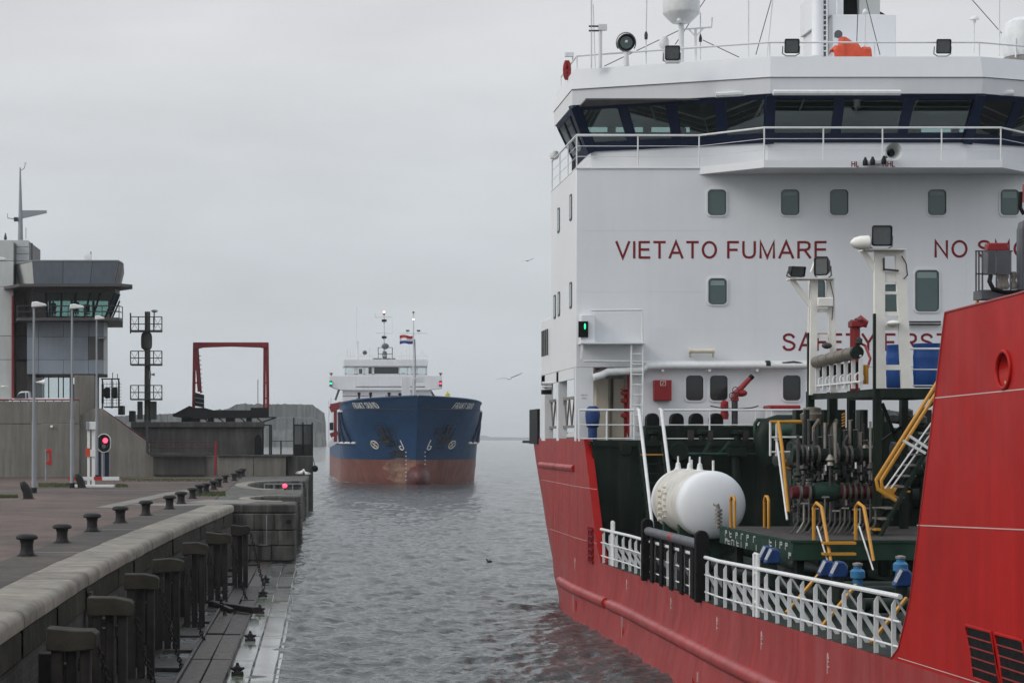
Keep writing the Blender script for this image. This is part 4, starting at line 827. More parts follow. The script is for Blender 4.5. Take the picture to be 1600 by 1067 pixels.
def flygull(u, v, y, lab, s=1, mats=('gull_white', 'gull_grey')):
    p = P(u, v, y); x, _, z = p; t = thing('flying_gull', lab, 'gull', p)
    MB().tube([(x-.2*s, y, z), (x-.05*s, y, z+.01), (x+.1*s, y, z+.02), (x+.22*s, y, z+.03)], [.015, .07*s, .07*s, .02], 8).build('body', mats[0], t)
    for d, k in ((1, .25), (-1, -.12)):
        a = [Vector((x - .06*s, y, z+.03)), Vector((x + d*.55*s, y + .1, z + .14*s + k*.5*s)), Vector((x + d*1.15*s, y + .15, z + .12*s + k*1.6*s))]; b = [q_ + Vector((.14*s, .16*s, .015)) for q_ in a]; b[2] = a[2] + Vector((.03, .03, .01))
        m = MB(); m.grid([a, b]); m.grid([[q_ - Vector((0, 0, .02)) for q_ in b], [q_ - Vector((0, 0, .02)) for q_ in a]]); m.build('wing', mats[1], t)
flygull(795, 592, 140, 'gull gliding low over the water between the two ships', .85); flygull(824, 408, 200, 'tiny distant bird high in the sky', .6, ('cloth_dark', 'cloth_dark'))
ck = thing('coot', 'small black coot swimming in the channel', 'bird', (PX(765, 96), 96, 0)); x = PX(765, 96)
MB().sph((x, 96, .04), (.13, .09, .07), 10, 6).tube([(x - .09, 96, .06), (x - .13, 96, .14), (x - .17, 96, .16)], [.035, .03, .02], 6).build('body', 'cloth_dark', ck)
# ================================================================== BLUE CARGO SHIP
SX, SY = 16.1, 258.0                                # centre line, stem at the waterline
bl_ = thing('cargo_ship', 'blue cargo ship with red boot-topping and white bridge, bow towards the viewer', 'ship', (SX, SY + 40, 0))
HB = 9.15
def hb(d, z):                                       # half breadth at d metres behind the stem and height z
    d0 = np.interp(z, [-2, 0, 3, 7, 10.8], [1.5, 0, -.4, -1.8, -4.2]); Lb = np.interp(z, [-2, 0, 3, 7, 10.8], [24, 21, 19, 17.5, 17]); p = np.interp(z, [-2, 0, 3, 7, 10.8], [1.9, 2.0, 2.2, 2.6, 3.2])
    t = min(1, max(0, (d - d0) / Lb)); return HB * (1 - (1 - t) ** p)
def stem(z): return float(np.interp(z, [-2, 0, 3, 7, 10.8], [1.5, 0, -.4, -1.8, -4.2]))
def shell(zs, d_end, name, mat, off=0, side=(1, -1)):
    m = MB(); ts = [i / 30 for i in range(31)]
    for s in side:
        rows = []
        for z in zs:
            a = stem(z); Lb = float(np.interp(z, [-2, 0, 3, 7, 10.8], [24, 21, 19, 17.5, 17])); row = []
            for t in ts: d = a + (min(d_end, a + Lb) - a) * t ** 2; row.append((SX + s * (hb(d, z) + off), SY + d, z))
            if d_end > a + Lb: row.append((SX + s * (HB + off), SY + d_end, z))
            rows.append(row)
        m.grid(rows)
    return m.build(name, mat, bl_, ang=60)
shell([-2, -1, 0, 1, 2, 3.1], 84, 'lower_hull', 'boot_red'); shell([3.1, 3.8, 4.6, 5.2], 84, 'hull_side', 'blue_hull'); shell([5.2, 6, 7, 8, 9, 9.6], 18, 'bow_shell', 'blue_hull'); None
def ztb(d): return 11.05 - .055 * (d + 4.2)
m = MB()
for s in (-1, 1):
    rows = []
    for k in (0, .5, 1.0):
        row = []
        for t in [i / 30 for i in range(31)]:
            z_ = 10.4; d = -4.2 + 21.7 * t ** 2; zz = 9.6 + (ztb(d) - 9.6) * k; dd = max(d, stem(min(zz, 10.8)) ); row.append((SX + s * hb(dd, min(zz, 10.8)), SY + dd, zz))
        rows.append(row)
    m.grid(rows)
m.build('bow_bulwark', 'blue_hull', bl_, ang=60)
shell([5.2, 5.8], 84, 'bulwark', 'far_white', -.02) if False else None
MB().prism([(SX - HB, SY + 17.5), (SX + HB, SY + 17.5), (SX + HB, SY + 84), (SX - HB, SY + 84)], 5.0, 5.2).build('main_deck', 'deck_plate', bl_)
MB().prism([(SX - HB, SY + 18), (SX + HB, SY + 18), (SX + HB, SY + 17.8), (SX - HB, SY + 17.8)], 5.2, 10.0).build('forecastle_bulkhead', 'far_white', bl_)
MB().box(SX - HB, SX + HB, SY + 84, SY + 84.2, -2, 5.2).build('transom', 'blue_hull', bl_)
fd = [(SX + s * hb(d, 9.6), SY + d) for s, ds in ((-1, np.linspace(-3, 18, 16)), (1, np.linspace(18, -3, 16))) for d in ds]
MB().prism(fd, 9.45, 9.55).build('forecastle_deck', 'deck_plate', bl_)
m = MB(); hp = []
for s in (-1, 1): hp.append([(SX + s * (hb(d, min(10.8, ztb(d))) + .02), SY + d, ztb(d) + .02) for d in np.linspace(-4.15, 17.3, 22)])
for h_ in hp: m.tube(h_, .13, 6)
m.build('bulwark_rail', 'blue_hull', bl_)
for s in (-1, 1):                                   # white ledges and dark raking braces at the shoulders
    for z, a, b in ((9.35, 9.0, 17.8), (5.22, 7.5, 17.8)):
        MB().tube([(SX + s * (hb(d, z) + .12), SY + d, z) for d in np.linspace(a, b, 10)], .14, 6).build('rubbing_ledge', 'far_white', bl_)
    for d0, d1 in ((8.5, 10.5), (11.0, 13.6), (14.2, 17.2)):
        n = 9; MB().tube([(SX + s * (hb(d, z) + .16), SY + d, z) for d, z in zip(np.linspace(d0, d1, n)[::1], np.linspace(5.3, 9.3, n))], .17, 6).build('side_brace', 'navy', bl_)
# recessed anchor pockets
for s, ang in ((-1, 0), (1, 0)):
    d = 1.8; z = 6.4; a = Vector((SX + s * hb(d, z), SY + d, z)); t_ = Vector((s * (hb(d + .5, z) - hb(d - .5, z)), 1, 0)).normalized(); upv = (Vector((SX + s * hb(d, z + .5), SY + d, z + .5)) - Vector((SX + s * hb(d, z - .5), SY + d, z - .5))).normalized(); nrm = t_.cross(upv).normalized() * (-s if True else 1)
    if nrm.y > 0: nrm = -nrm
    def q(i, j, k): return a + t_ * i + upv * j + nrm * k
    m = MB(); pl = [(-.9, -1.5), (.9, -1.5), (1.0, 1.5), (-1.0, 1.5)]
    m.add([q(i, j, .22) for i, j in pl] + [q(i * .8, j * .85, -.1) for i, j in pl] + [q(i, j, -.6) for i, j in pl], [(0,1,5,4),(1,2,6,5),(2,3,7,6),(3,0,4,7),(4,5,6,7),(0,8,9,1),(1,9,10,2),(2,10,11,3),(3,11,8,0)]); m.build('anchor_pocket', 'blue_hull', bl_, smooth=False)
    m = MB(); m.bar(q(0, -1.2, .3), q(0, 1.2, .15), .28); m.bar(q(-.6, -1.0, .3), q(.6, -1.0, .3), .35); m.bar(q(-.6, -1.0, .3), q(-.72, -.2, .3), .2); m.bar(q(.6, -1.0, .3), q(.72, -.2, .3), .2); m.build('anchor', 'iron', bl_)
# bulb, scraped paint, marks
MB().sph((SX + .35, SY + 3.4, .8), (1.7, 5.2, 2.3), 24, 16).build('bulbous_bow', 'bulb_red', bl_)
def patch(pts, s, name, mat, off=.03):
    m = MB(); m.grid([[(SX + s * (hb(d, z) + off), SY + d - off, z) for d in np.linspace(d0, d1, 8)] for z, d0, d1 in pts]); return m.build(name, mat, bl_)
patch([(.15, 1.2, 2.4), (.6, .8, 4.2), (1.3, .3, 3.2), (2.0, .2, 4.4), (2.6, -.1, 3.6), (3.2, -.2, 2.6), (3.35, .4, 1.6)], -1, 'scraped_paint', 'scrape_worn'); patch([(.7, .8, 1.6), (1.4, .3, 1.6), (2.2, .1, 1.4), (2.9, 0, .9)], 1, 'scraped_paint', 'scrape_worn')
patch([(3.3, .4, 2.6), (4.2, .6, 3.0), (5.2, .6, 3.3), (6.2, .4, 3.3), (7.2, 0, 3.0)], -1, 'anchor_stain', 'soot_stain', .02); patch([(3.6, .4, 2.4), (4.4, .6, 2.8), (5.3, .6, 3.2), (6.4, .3, 3.2), (7.2, 0, 2.9)], 1, 'anchor_stain', 'soot_stain', .02)
def onhull(text, s, d0, d1, z0, z1, name, mat, off=.05):
    vs, fs, w, h_ = textflat(text, 1.0, .022); pts = []
    for a, b in vs:
        z = z0 + b * (z1 - z0) / h_; f = a / w; x_t = d0 + (d1 - d0) * f
        pts.append((SX + s * (hb(x_t, z) + off), SY + x_t - off, z))
    MB().add(pts, fs).build(name, mat, bl_, smooth=False)
def hmap(s):
    def g(x, y, z): return (SX + s * (hb(x * -s if False else x, min(z, 10.8)) + .05), SY + x - .05, z)
    return g
def named(s, d0, d1, z0, z1):
    blocktext('FRAKT SUND', 0, 3.0, z0, z1, 0, 'sign_white', bl_, .12, lambda x, y, z: (SX + s * (hb(d0 + (d1 - d0) * x / 3, min(z, 10.8)) + .05), SY + d0 + (d1 - d0) * x / 3 - .05 + y * 3, z))
named(-1, 4.0, -.05, 9.62, 10.36); named(1, 0.0, 3.7, 9.55, 10.3)
def ringmark(s, d, z, r):
    m = MB(); pts = [(SX + s * (hb(d + r*1.1*math.cos(t), z + r*math.sin(t)) + .05), SY + d + r*1.1*math.cos(t) - .05, z + r*math.sin(t)) for t in np.linspace(0, 2*math.pi, 15)[:-1]]
    m.tube(pts, .07, 5, closed=True); m.tube([pts[2], pts[9]], .06, 5); m.tube([pts[5], pts[12]], .06, 5); return m.build('thruster_mark', 'cream', bl_)
ringmark(-1, 4.0, 5.0, .5); ringmark(1, 3.8, 5.0, .5)
for s, d in ((-1, .32), (1, .28)):
    def w(dd, z): return (SX + s * (hb(dd, z) + .06), SY + dd - .06, z)
    MB().tube([w(d, 5.6), w(d, 4.9), w(d + .04, 4.5), w(d + .25, 4.35), w(d + .45, 4.5), w(d + .42, 4.8), w(d + .2, 4.85)], .07, 5).build('bulb_mark', 'sign_white', bl_)
    for k in range(8): MB().box(w(d, 4)[0] - .06, w(d, 4)[0] + .06, w(d, 4 - k*.5)[1] - .05, w(d, 4 - k*.5)[1] + .02, 4.0 - k*.5, 4.15 - k*.5).build('draught_mark', 'sign_white', bl_)
# forecastle fittings
YF = SY + 8.
def f(u, v, y=YF): return P(u, v, y)
fm = node('foremast', bl_); MB().cyl(f(646, 630), f(646, 489), .12, .08, 8).build('pole', 'far_white', fm); MB().cyl(f(646, 489), f(646, 487), .14, n=8).build('cap', 'black', fm)
MB().sph(f(646, 499), .13, 10, 6).build('masthead_light', 'lit_white', fm); MB().bar(f(624, 521), f(668, 521), .06).bar(f(637, 515), f(637, 521), .05).bar(f(654, 517), f(654, 521), .05).build('yard', 'far_white', fm)
for u in (637, 654): MB().box(PX(u-2.6, YF), PX(u+2.6, YF), YF - .2, YF + .2, PZ(518, YF), PZ(515.5, YF)).build('yard_lamp', 'grey_paint', fm)
MB().box(PX(644.5, YF), PX(650, YF), YF + .2, YF + .6, PZ(626, YF), PZ(591, YF)).build('mast_trunk', 'far_white', fm); MB().box(PX(628, YF), PX(641, YF), YF, YF + .8, PZ(628, YF), PZ(590, YF)).build('vent_house', 'far_white', fm)
MB().box(PX(650, YF), PX(662, YF), YF, YF + .8, PZ(597, YF), PZ(590, YF)).build('light_screen', 'far_white', fm)
MB().tube([f(648, 530, YF + .3), f(648.8, 560, YF + .3), f(649, 590, YF + .3)], .08, 6).build('stay_pole', 'galv', fm)
fl = node('flag', bl_)
for k, mt in ((0, 'flag_red'), (1, 'flag_white'), (2, 'flag_blue')):
    rows = []
    for j in range(2):
        rows.append([f(645.5 - 21 * i / 8, 523.5 + (k + j) * 4.6 + .8 * math.sin(i * .9) + (1.2 * (1 - i / 8) * (1.5 - k) * .6), YF + .25 * math.sin(i * 1.1)) for i in range(9)])
    MB().grid(rows).build('stripe', mt, fl)
for u in (590, 601, 620, 640, 676, 690): MB().cyl(f(u, 632, YF + 4), f(u, 619, YF + 4), .05, n=5).build('rail_post', 'far_white', bl_)
MB().cyl(f(535, 619, YF + 8), f(583, 618, YF + 8), .05, n=5).cyl(f(602, 618, YF + 6), f(645, 619, YF + 6), .05, n=5).cyl(f(662, 619, YF + 6), f(690, 620, YF + 6), .05, n=5).build('foredeck_rail', 'portal_red', bl_)
for u, v in ((561, 617), (579, 617), (608, 617), (625, 618)): MB().lathe(f(u, v + 8, YF + 5), [(.12, 0), (.14, .6), (.22, .8), (.2, 1.0), (.1, 1.05)], 10).build('vent_head', 'lamp_black', bl_)
MB().lathe(f(560, 632, YF + 6), [(.25, 0), (.25, .8), (.3, .85)], 12).build('winch_drum', 'portal_red', bl_); MB().box(PX(566, YF+6), PX(590, YF+6), YF + 6, YF + 7, PZ(632, YF+6), PZ(623, YF+6)).build('locker', 'grey_paint', bl_)
pe = thing('person', 'crew member in yellow jacket on the blue ship forecastle', 'person', f(699.5, 632, YF + 5))
o_ = ORG[pe.name]; me = bpy.data.meshes.new('body'); vs = [(0,0,.9),(0,0,1.2),(0,0,1.42),(0,0,1.55),(0,0,1.75),(.22,0,1.4),(.3,-.05,1.1),(.28,-.25,.95),(-.22,0,1.4),(-.3,-.05,1.1),(-.28,-.25,.95),(.1,0,.5),(.1,0,.05),(-.1,0,.5),(-.1,0,.05)]
es = [(0,1),(1,2),(2,3),(3,4),(2,5),(5,6),(6,7),(2,8),(8,9),(9,10),(0,11),(11,12),(0,13),(13,14)]; rs = [.17,.18,.17,.07,.11,.08,.06,.05,.08,.06,.05,.09,.07,.09,.07]
me.from_pydata(vs, es, []); ob = bpy.data.objects.new('body', me); C.objects.link(ob); ob.parent = pe; ob.modifiers.new('skin', 'SKIN')
if not me.skin_vertices:
    bm = bmesh.new(); bm.from_mesh(me); bm.verts.layers.skin.verify(); bm.to_mesh(me); bm.free()
for i, r in enumerate(rs): me.skin_vertices[0].data[i].radius = (r, r)
me.skin_vertices[0].data[0].use_root = True; sb = ob.modifiers.new('sub', 'SUBSURF'); sb.levels = 1; me.materials.append(MAT['hivis'])
# deck crane and gear on the port side of the hold (red), white coaming
YC = SY + 26.
def c(u, v, y=YC): return P(u, v, y)
MB().box(SX - 7.3, SX + 7.3, SY + 20, SY + 72, 5.2, 6.9).build('hatch_coaming', 'far_white', bl_, bev=.05)
gc = node('hatch_crane', bl_); MB().bar(c(524, 690), c(524, 634), .45).build('leg', 'portal_red', gc); MB().bar(c(516, 634), c(546, 628), .5).build('beam', 'portal_red', gc); MB().bar(c(516, 640), c(533, 632), .9).build('beam_end', 'portal_red', gc); MB().bar(c(516, 680), c(528, 676), .6).build('foot', 'portal_red', gc); MB().box(PX(515, YC), PX(521, YC), YC - .5, YC + .5, PZ(672, YC), PZ(660, YC)).build('motor_box', 'lamp_black', gc)
MB().prism([(PX(512.5, YC), PZ(692, YC)), (PX(531, YC), PZ(676, YC)), (PX(531, YC), PZ(690, YC)), (PX(512.5, YC), PZ(700, YC))], YC - .2, YC + .2, 'y').build('side_bulwark', 'far_white', bl_)
for u, v0, v1 in ((513.5, 690, 626), (519, 690, 640), (517, 640, 621)): MB().cyl(c(u, v0, YC + 12), c(u, v1, YC + 12), .1, n=6).build('side_post', 'far_white', bl_)
MB().tube([c(513, 650, YC + 12), c(516, 638, YC + 12), c(520, 640, YC + 12), c(520, 660, YC + 12)], .14, 6).build('vent_pipe', 'far_white', bl_)
# superstructure
YB = 335.0
def b_(u, v, y=YB): return P(u, v, y)
def bb(u0, u1, v0, v1, y0, y1, name, mat, bev=0): return MB().box(PX(u0, y0), PX(u1, y0), y0, y1, PZ(v1, y0), PZ(v0, y0)).build(name, mat, bl_, bev=bev)
bb(536, 674, 602, 690, YB + .8, YB + 9, 'deckhouse', 'far_white', .05)
MB().prism([b_(u, v).xz for u, v in ((514.5, 587), (691, 587), (691, 607), (681, 608), (668, 609.5), (536, 609.5), (526, 608), (514.5, 603))], YB, YB + 2.6, 'y').build('bridge_wing', 'far_white', bl_, bev=.05)
bb(556, 664, 603.5, 604.6, YB - .06, YB, 'ledge', 'grey_paint'); bb(536, 670, 586.8, 590, YB + 2.6, YB + 9, 'bridge_floor', 'far_white')
bb(537.5, 668.5, 561.5, 572, YB - .4, YB + 8, 'bridge_roof', 'far_white', .04)
bb(539, 667, 584, 588, YB + .1, YB + .3, 'bridge_sill', 'far_white'); bb(539, 667, 571.5, 573.5, YB + .1, YB + .3, 'bridge_header', 'far_white')
for u0, u1 in ((538.5, 541.5), (553, 560), (567.5, 571), (581, 584.5), (623, 625.5), (636, 638), (642.5, 653.5), (664.5, 667.5)): bb(u0, u1, 573, 585, YB + .1, YB + .35, 'window_post', 'far_white')
bb(584.8, 622.6, 573.6, 584.8, YB + .18, YB + .22, 'window_pane', 'window_dark')
for u0, u1 in ((541.8, 552.7), (560.3, 567.2), (571.3, 580.8), (625.8, 635.8), (638.2, 642.3), (653.8, 664.2)): bb(u0, u1, 573.6, 584.8, YB + .18, YB + .2, 'window_pane', 'glass_clear')
bb(576, 582, 574, 588, YB + 1.2, YB + 2, 'console_post', 'panel_dark'); bb(561, 566, 576, 588, YB + 2, YB + 3, 'console_post', 'panel_dark'); bb(627, 633, 583, 588, YB + 1, YB + 2, 'console_post', 'panel_dark')
for u0, u1 in ((541, 556), (652, 666)): bb(u0, u1, 585, 588, YB + 8, YB + 8.2, 'rear_sill', 'far_white')
bb(584, 623, 572, 588, YB + 7.8, YB + 8, 'rear_wall', 'far_white')
for u, mt in ((517, 'lit_green'), (688.5, 'lit_red')):
    bb(u - 2, u + 2, 595, 603, YB - .25, YB, 'sidelight_box', 'lamp_black'); MB().sph(b_(u, 599, YB - .3), .2 if mt == 'lit_green' else .16, 8, 6).build('sidelight', mt, bl_)
for u in (517.5, 688.5): MB().lathe(b_(u, 588, YB + .3), [(.12, 0), (.12, .35), (.3, .4), (.3, .55), (.05, .6)], 10).build('wing_lamp', 'grey_paint', bl_)
MB().bar(b_(524, 625, YB + 1), b_(530, 608, YB + 1), .35).bar(b_(682, 625, YB + 1), b_(671, 608, YB + 1), .35).build('wing_strut', 'grey_paint', bl_)
for u in range(541, 668, 14): MB().cyl(b_(u, 562, YB), b_(u, 555, YB), .04, n=5).build('roof_rail_post', 'far_white', bl_)
MB().cyl(b_(541, 555.5, YB), b_(667, 555.5, YB), .04, n=5).build('roof_rail', 'far_white', bl_)
mm_ = node('main_mast', bl_); YQ = YB + 4
MB().cyl(b_(600, 560, YQ), b_(600, 488, YQ), .22, .10, 8).build('pole', 'far_white', mm_); MB().sph(b_(600, 487.5, YQ), .17, 8, 6).build('mast_light', 'lit_white', mm_); MB().cyl(b_(600, 489.5, YQ), b_(600, 492, YQ), .2, n=8).build('lamp_base', 'paint_red', mm_)
MB().bar(b_(586, 496, YQ), b_(612, 495.5, YQ), .1).bar(b_(587, 520.5, YQ), b_(613, 521, YQ), .1).cyl(b_(587, 496, YQ), b_(586.5, 489, YQ), .05, n=5).cyl(b_(612.5, 496, YQ), b_(613, 521, YQ), .03, n=4).build('yard', 'far_white', mm_)
for v in (501, 527): MB().box(PX(596.5, YQ), PX(604, YQ), YQ - .3, YQ + .3, PZ(v + 1.8, YQ), PZ(v - 1.8, YQ)).build('lamp_box', 'lamp_black', mm_)
MB().sph(b_(602, 541, YQ - .5), (.62, .5, .5), 12, 8).build('radar_dome', 'grey_paint', mm_); MB().bar(b_(591, 559, YQ), b_(591, 543, YQ), .12).bar(b_(613, 559, YQ), b_(613, 543, YQ), .12).bar(b_(591, 543, YQ), b_(613, 543, YQ), .1).bar(b_(591, 553, YQ), b_(613, 553, YQ), .1).bar(b_(582, 560.5, YQ), b_(618, 560.5, YQ), .2).build('radar_frame', 'grey_paint', mm_); MB().lathe(b_(601, 560, YQ - .3), [(.35, 0), (.45, .6), (.3, 1.2)], 10).build('radar_base', 'grey_paint', mm_)
MB().cyl(b_(558.5, 562, YQ), b_(558.5, 534, YQ), .16, n=6).cyl(b_(557, 534, YQ), b_(557.5, 480, YQ), .035, n=4).bar(b_(555, 534, YQ), b_(562, 534, YQ), .1).build('aerial_mast', 'far_white', bl_)
MB().sph(b_(570, 551, YQ), .38, 10, 8).build('satellite_dome', 'panel_dark', bl_)
for u, v in ((543, 546), (547, 545), (577, 543), (628, 548), (635, 545), (640, 539), (662, 548), (658, 546)): MB().cyl(b_(u, 561, YQ), b_(u, v, YQ), .05, n=5).build('aerial', 'far_white', bl_)
MB().lathe(b_(740, 727, SY + 40), [(.15, -.4), (.3, -.2), (.32, .5), (.2, .8)], 10).build('hanging_fender', 'deck_green', bl_)

rows = [[], []]                                     # thin broken foam along the waterline of the bow
fo = MB()
for sgn in (-1, 1):
    for k, w_ in enumerate((0.02, .9)):
        rows[k] = [(SX + sgn * (hb(d, 0) + w_ * (1 if d > 2 else .5 + .25 * d)), SY + d - w_ * (1.4 if d < 14 else .2), .06) for d in np.linspace(0, 55, 40)]
    fo.grid([list(r_) for r_ in rows])
tag(fo.build('foam', 'foam', smooth=False), 'thin broken foam along the waterline of the blue ship', 'foam', kind='stuff')
# ================================================================== RED TANKER
TC = 18.7                                           # its centre line
tk = thing('tanker', 'red hulled tanker with white bridge block moored on the right', 'ship', (TC, 50, 0))
def tX(Y, z):                                       # port side of the hull
    x = float(np.interp(Y, [0, 27, 58, 66, 90], [9.6, 9.6, 9.6, 9.3, 9.3]))
    ys = 77.4 - max(0, 5.6 - z) * 1.35
    if Y > ys: x += .075 * (Y - ys) ** 2
    yb = 26 + max(0, 6 - z) * .9
    if Y < yb: x += (TC - x) * min(1, ((yb - Y) / (yb - 3.5 + .25 * max(0, 6 - z)))) ** 2.2
    if 30 < Y < 70: x -= .22 * max(0, 1.6 - z) * np.interp(Y, [30, 44, 62, 70], [.2, 1, .6, 0])
    return min(x, TC)
def zdeck(Y): return float(np.interp(Y, [28, 32.6, 46, 90], [2.36, 2.30, 2.05, 2.05]))
def ztop(Y): return float(np.interp(Y, [4, 22, 27, 29.9, 30.5, 31.6, 32.2, 32.6, 61.9, 62.6, 64.7, 90], [8.6, 7.9, 7.70, 7.64, 6.1, 3.3, 2.5, zdeck(32.6), 2.05, 2.6, 5.8, 5.8]))
st = [4, 6, 8, 10, 13, 16, 19, 22, 24.5, 27, 28.5, 29.9, 30.2, 30.5, 31, 31.6, 31.9, 32.2, 32.6, 34, 37, 40, 43, 46, 50, 54, 58, 60, 61.9, 62.2, 62.6, 63.2, 63.9, 64.7, 66, 68, 70, 72, 74, 76, 77, 78, 79, 80, 81, 82.5, 84]
ZL0 = [-1.2, -.4, .4, 1.0, 1.6]
for s in (1, -1):
    low, upf, upa = [], [], []; fl = (lambda r: r) if s == 1 else (lambda r: r[::-1])
    for Y in st:
        zt = ztop(Y); zd = min(zt, zdeck(Y)); pt = lambda z: (tX(Y, z) if s == 1 else 2*TC - tX(Y, z), Y, z)
        low.append(fl([pt(z) for z in ZL0 + [zd]]))
        up = fl([pt(zd + (zt - zd) * k) for k in (0, .2, .4, .6, .8, 1)])
        if Y <= 32.6: upf.append(up)
        if Y >= 61.9: upa.append(up)
    MB().grid(low).build('hull', 'hull_red', tk, ang=60)
    MB().grid(upf).build('forecastle_side', 'bright_red', tk, ang=60)      # purer red above the sheer line; reflection on the hull below is coloured in
    MB().grid(upa).build('poop_side', 'hull_red', tk, ang=60)
MB().box(tX(84, 3), 2*TC - tX(84, 3), 83.9, 84.1, -1, 5.8).build('transom', 'hull_red', tk)
dk = MB(); dk.grid([[(tX(Y, zdeck(Y)) + .02, Y, zdeck(Y)), (TC, Y, zdeck(Y) + .25), (2*TC - tX(Y, zdeck(Y)) - .02, Y, zdeck(Y))] for Y in (29, 31, 32.6, 40, 46, 55, 62, 65)]); dk.build('main_deck', 'deck_green', tk)
MB().grid([[(tX(Y, 6.5) + .05, Y, 6.5), (2*TC - tX(Y, 6.5) - .05, Y, 6.5)] for Y in (5, 8, 12, 16, 20, 25, 28, 30.2)]).build('forecastle_deck', 'deck_green', tk)
MB().box(tX(30, 4) + .4, 2*TC - tX(30, 4) - .4, 30.1, 30.3, 2.2, 6.5).build('forecastle_bulkhead', 'deck_green', tk)
# turned edges of the hull plating (free edge of the bulwark ends)
e1 = [(61.9, 2.05), (62.6, 2.6), (64.7, 5.8)]; m = MB()
m.grid([[(tX(Y, z) + .0, Y - .01, z), (tX(Y, z) + .26, Y + .12, z)] for Y, z in e1]); m.build('plating_edge', 'bright_red', tk)
# rim of forecastle plate
MB().tube([(tX(Y, ztop(Y)), Y, ztop(Y)) for Y in (8, 13, 19, 24.5, 27, 28.5, 29.9, 30.5, 31, 31.6, 32.2, 32.6)], .018, 6).build('plate_rim', 'hull_red', tk)
def seam(Ya, Yb, z0, z1, w=.016, mat='seam', off=.006, n=10):
    m = MB(); m.grid([[(tX(Y, z) - off, Y, z - w/2), (tX(Y, z) - off, Y, z + w/2)] for Y, z in zip(np.linspace(Ya, Yb, n), np.linspace(z0, z1, n))]); return m.build('weld_seam', mat, tk)
seam(30.42, 22, 6.40, 6.50); seam(31.25, 22, 4.48, 4.75); seam(32.2, 22, 2.36, 2.5, .013); seam(78, 62.5, 4.3, 4.25, .013); seam(78, 62.5, 2.6, 2.6, .012)
def vseam(Y, z0, z1, w=.018):
    MB().grid([[(tX(Y, z) - .005, Y - w/2, z), (tX(Y, z) - .005, Y + w/2, z)] for z in np.linspace(z0, z1, 6)]).build('weld_seam', 'hull_red', tk)
for Y in (69.5, 65.5, 56.5, 52.2, 47.5, 43.2, 38.6, 34.3): vseam(Y, .2, zdeck(Y) - .02)
# rubbing bars
def rub(Ya, Yb, z, r, name='rubbing_bar', mat='hull_red', n=24):
    MB().tube([(tX(Y, z) + .02, Y, z) for Y in np.linspace(Ya, Yb, n)], r, 10).build(name, mat, tk)
rub(70, 60.6, .93, .17); rub(60.6, 60.0, .93, .12, 'worn_bar_section', 'bright_red'); rub(60.0, 14, .93, .17, n=40)
rub(75.5, 71, 4.83, .12); rub(70.9, 66.6, 4.83, .12)
MB().cyl((tX(66.6, 4.8) + .02, 66.6, 4.83), (tX(66.6, 4.8) + .02, 66.5, 4.83), .125, n=10).build('bar_end', 'bright_red', tk)
def hullmark(Y, z, strokes, mat='seam', sc=1.0):
    m = MB()
    for a, b, c_, d in strokes:
        m.tube([(tX(Y, z) - .012, Y - a*sc, z + b*sc), (tX(Y, z) - .012, Y - c_*sc, z + d*sc)], .017*sc, 4)
    m.build('hull_mark', mat, tk)
eight = [(-.12, .14, .12, .14), (.12, .14, .12, -.14), (.12, -.14, -.12, -.14), (-.12, -.14, -.12, .14), (-.12, 0, .12, 0)]; arrow = [(0, -.25, 0, .25), (0, .25, .08, .1), (.0, .05, .15, .05), (.0, -.08, .15, -.08)]
for Y in (66.3, 58, 51.3, 45.8, 41.5, 36.4): hullmark(Y, zdeck(Y) - .42 if Y < 60 else 1.75, arrow, sc=.75)
for Y, z in ((65.6, .45), (57.5, .35), (47, .15)): hullmark(Y, z, [(0, -.18, 0, .18), (.05, .1, .05, -.2)], 'bright_red', .9)
hullmark(46.2, -.02, eight + [(-.05, .3, -.05, .5), (.05, -.3, .05, -.5)], sc=1.1); hullmark(66.2, .45, [(0, -.3, 0, .5)], sc=1); hullmark(57.6, .35, [(0, -.4, 0, .45)], sc=1)
# grating low in the poop side (fairlead opening with bars)
Yg = 63.3; m = MB(); m.grid([[(tX(Y, z) - .008, Y, z) for Y in (63.05, 64.0)] for z in np.linspace(1.95, 3.05, 4)]); m.build('fairlead_opening', 'bright_red', tk)
for k in range(6): MB().bar((tX(63.5, 2) - .03, 63.0, 1.98 + k*.2), (tX(63.5, 2) - .03, 64.05, 1.98 + k*.2), .05, .05).build('grating_bar', 'sign_red', tk)
for Y in (63.2, 63.5, 63.8): MB().bar((tX(63.5, 2) - .03, Y, 1.95), (tX(63.5, 2) - .03, Y, 3.05), .05).build('grating_bar', 'sign_red', tk)
# forecastle: louvres and chain hole
for Ya, Yb in ((28.95, 27.95), (27.75, 26.75)):
    f_ = node('louvre', tk); zlo, zhi = 2.46, 3.16; xh = tX(28, 3)
    def lv(fy, fz, x): return (x, Yb + (Ya - Yb) * fy - .32 * (1 - fz), zlo + (zhi - zlo) * fz)
    q4 = [(0, 0), (1, 0), (1, 1), (0, 1)]
    MB().tube([lv(a, b, xh - .005) for a, b in q4], .022, 6, closed=True).build('frame', 'bright_red', f_)
    MB().quad(*[lv(a, b, xh - .012) for a, b in q4[::-1]]).build('opening', 'black', f_)
    for k in range(1, 5): MB().bar(lv(0, k / 5, xh - .02), lv(1, k / 5, xh - .02), .02, .016).build('slat', 'hull_red', f_)
hole = node('hawse_pipe', tk); YH, ZH, ry_, rz_ = 27.45, 6.72, .27, .25; xh = tX(YH, ZH)
fs_ob = next(o for o in tk.children if o.name.startswith('forecastle_side')); bm = bmesh.new(); bm.from_mesh(fs_ob.data); og = ORG[fs_ob.name]
y0_, y1_, z0_, z1_ = YH - .34, YH + .34, ZH - .27, ZH + .27
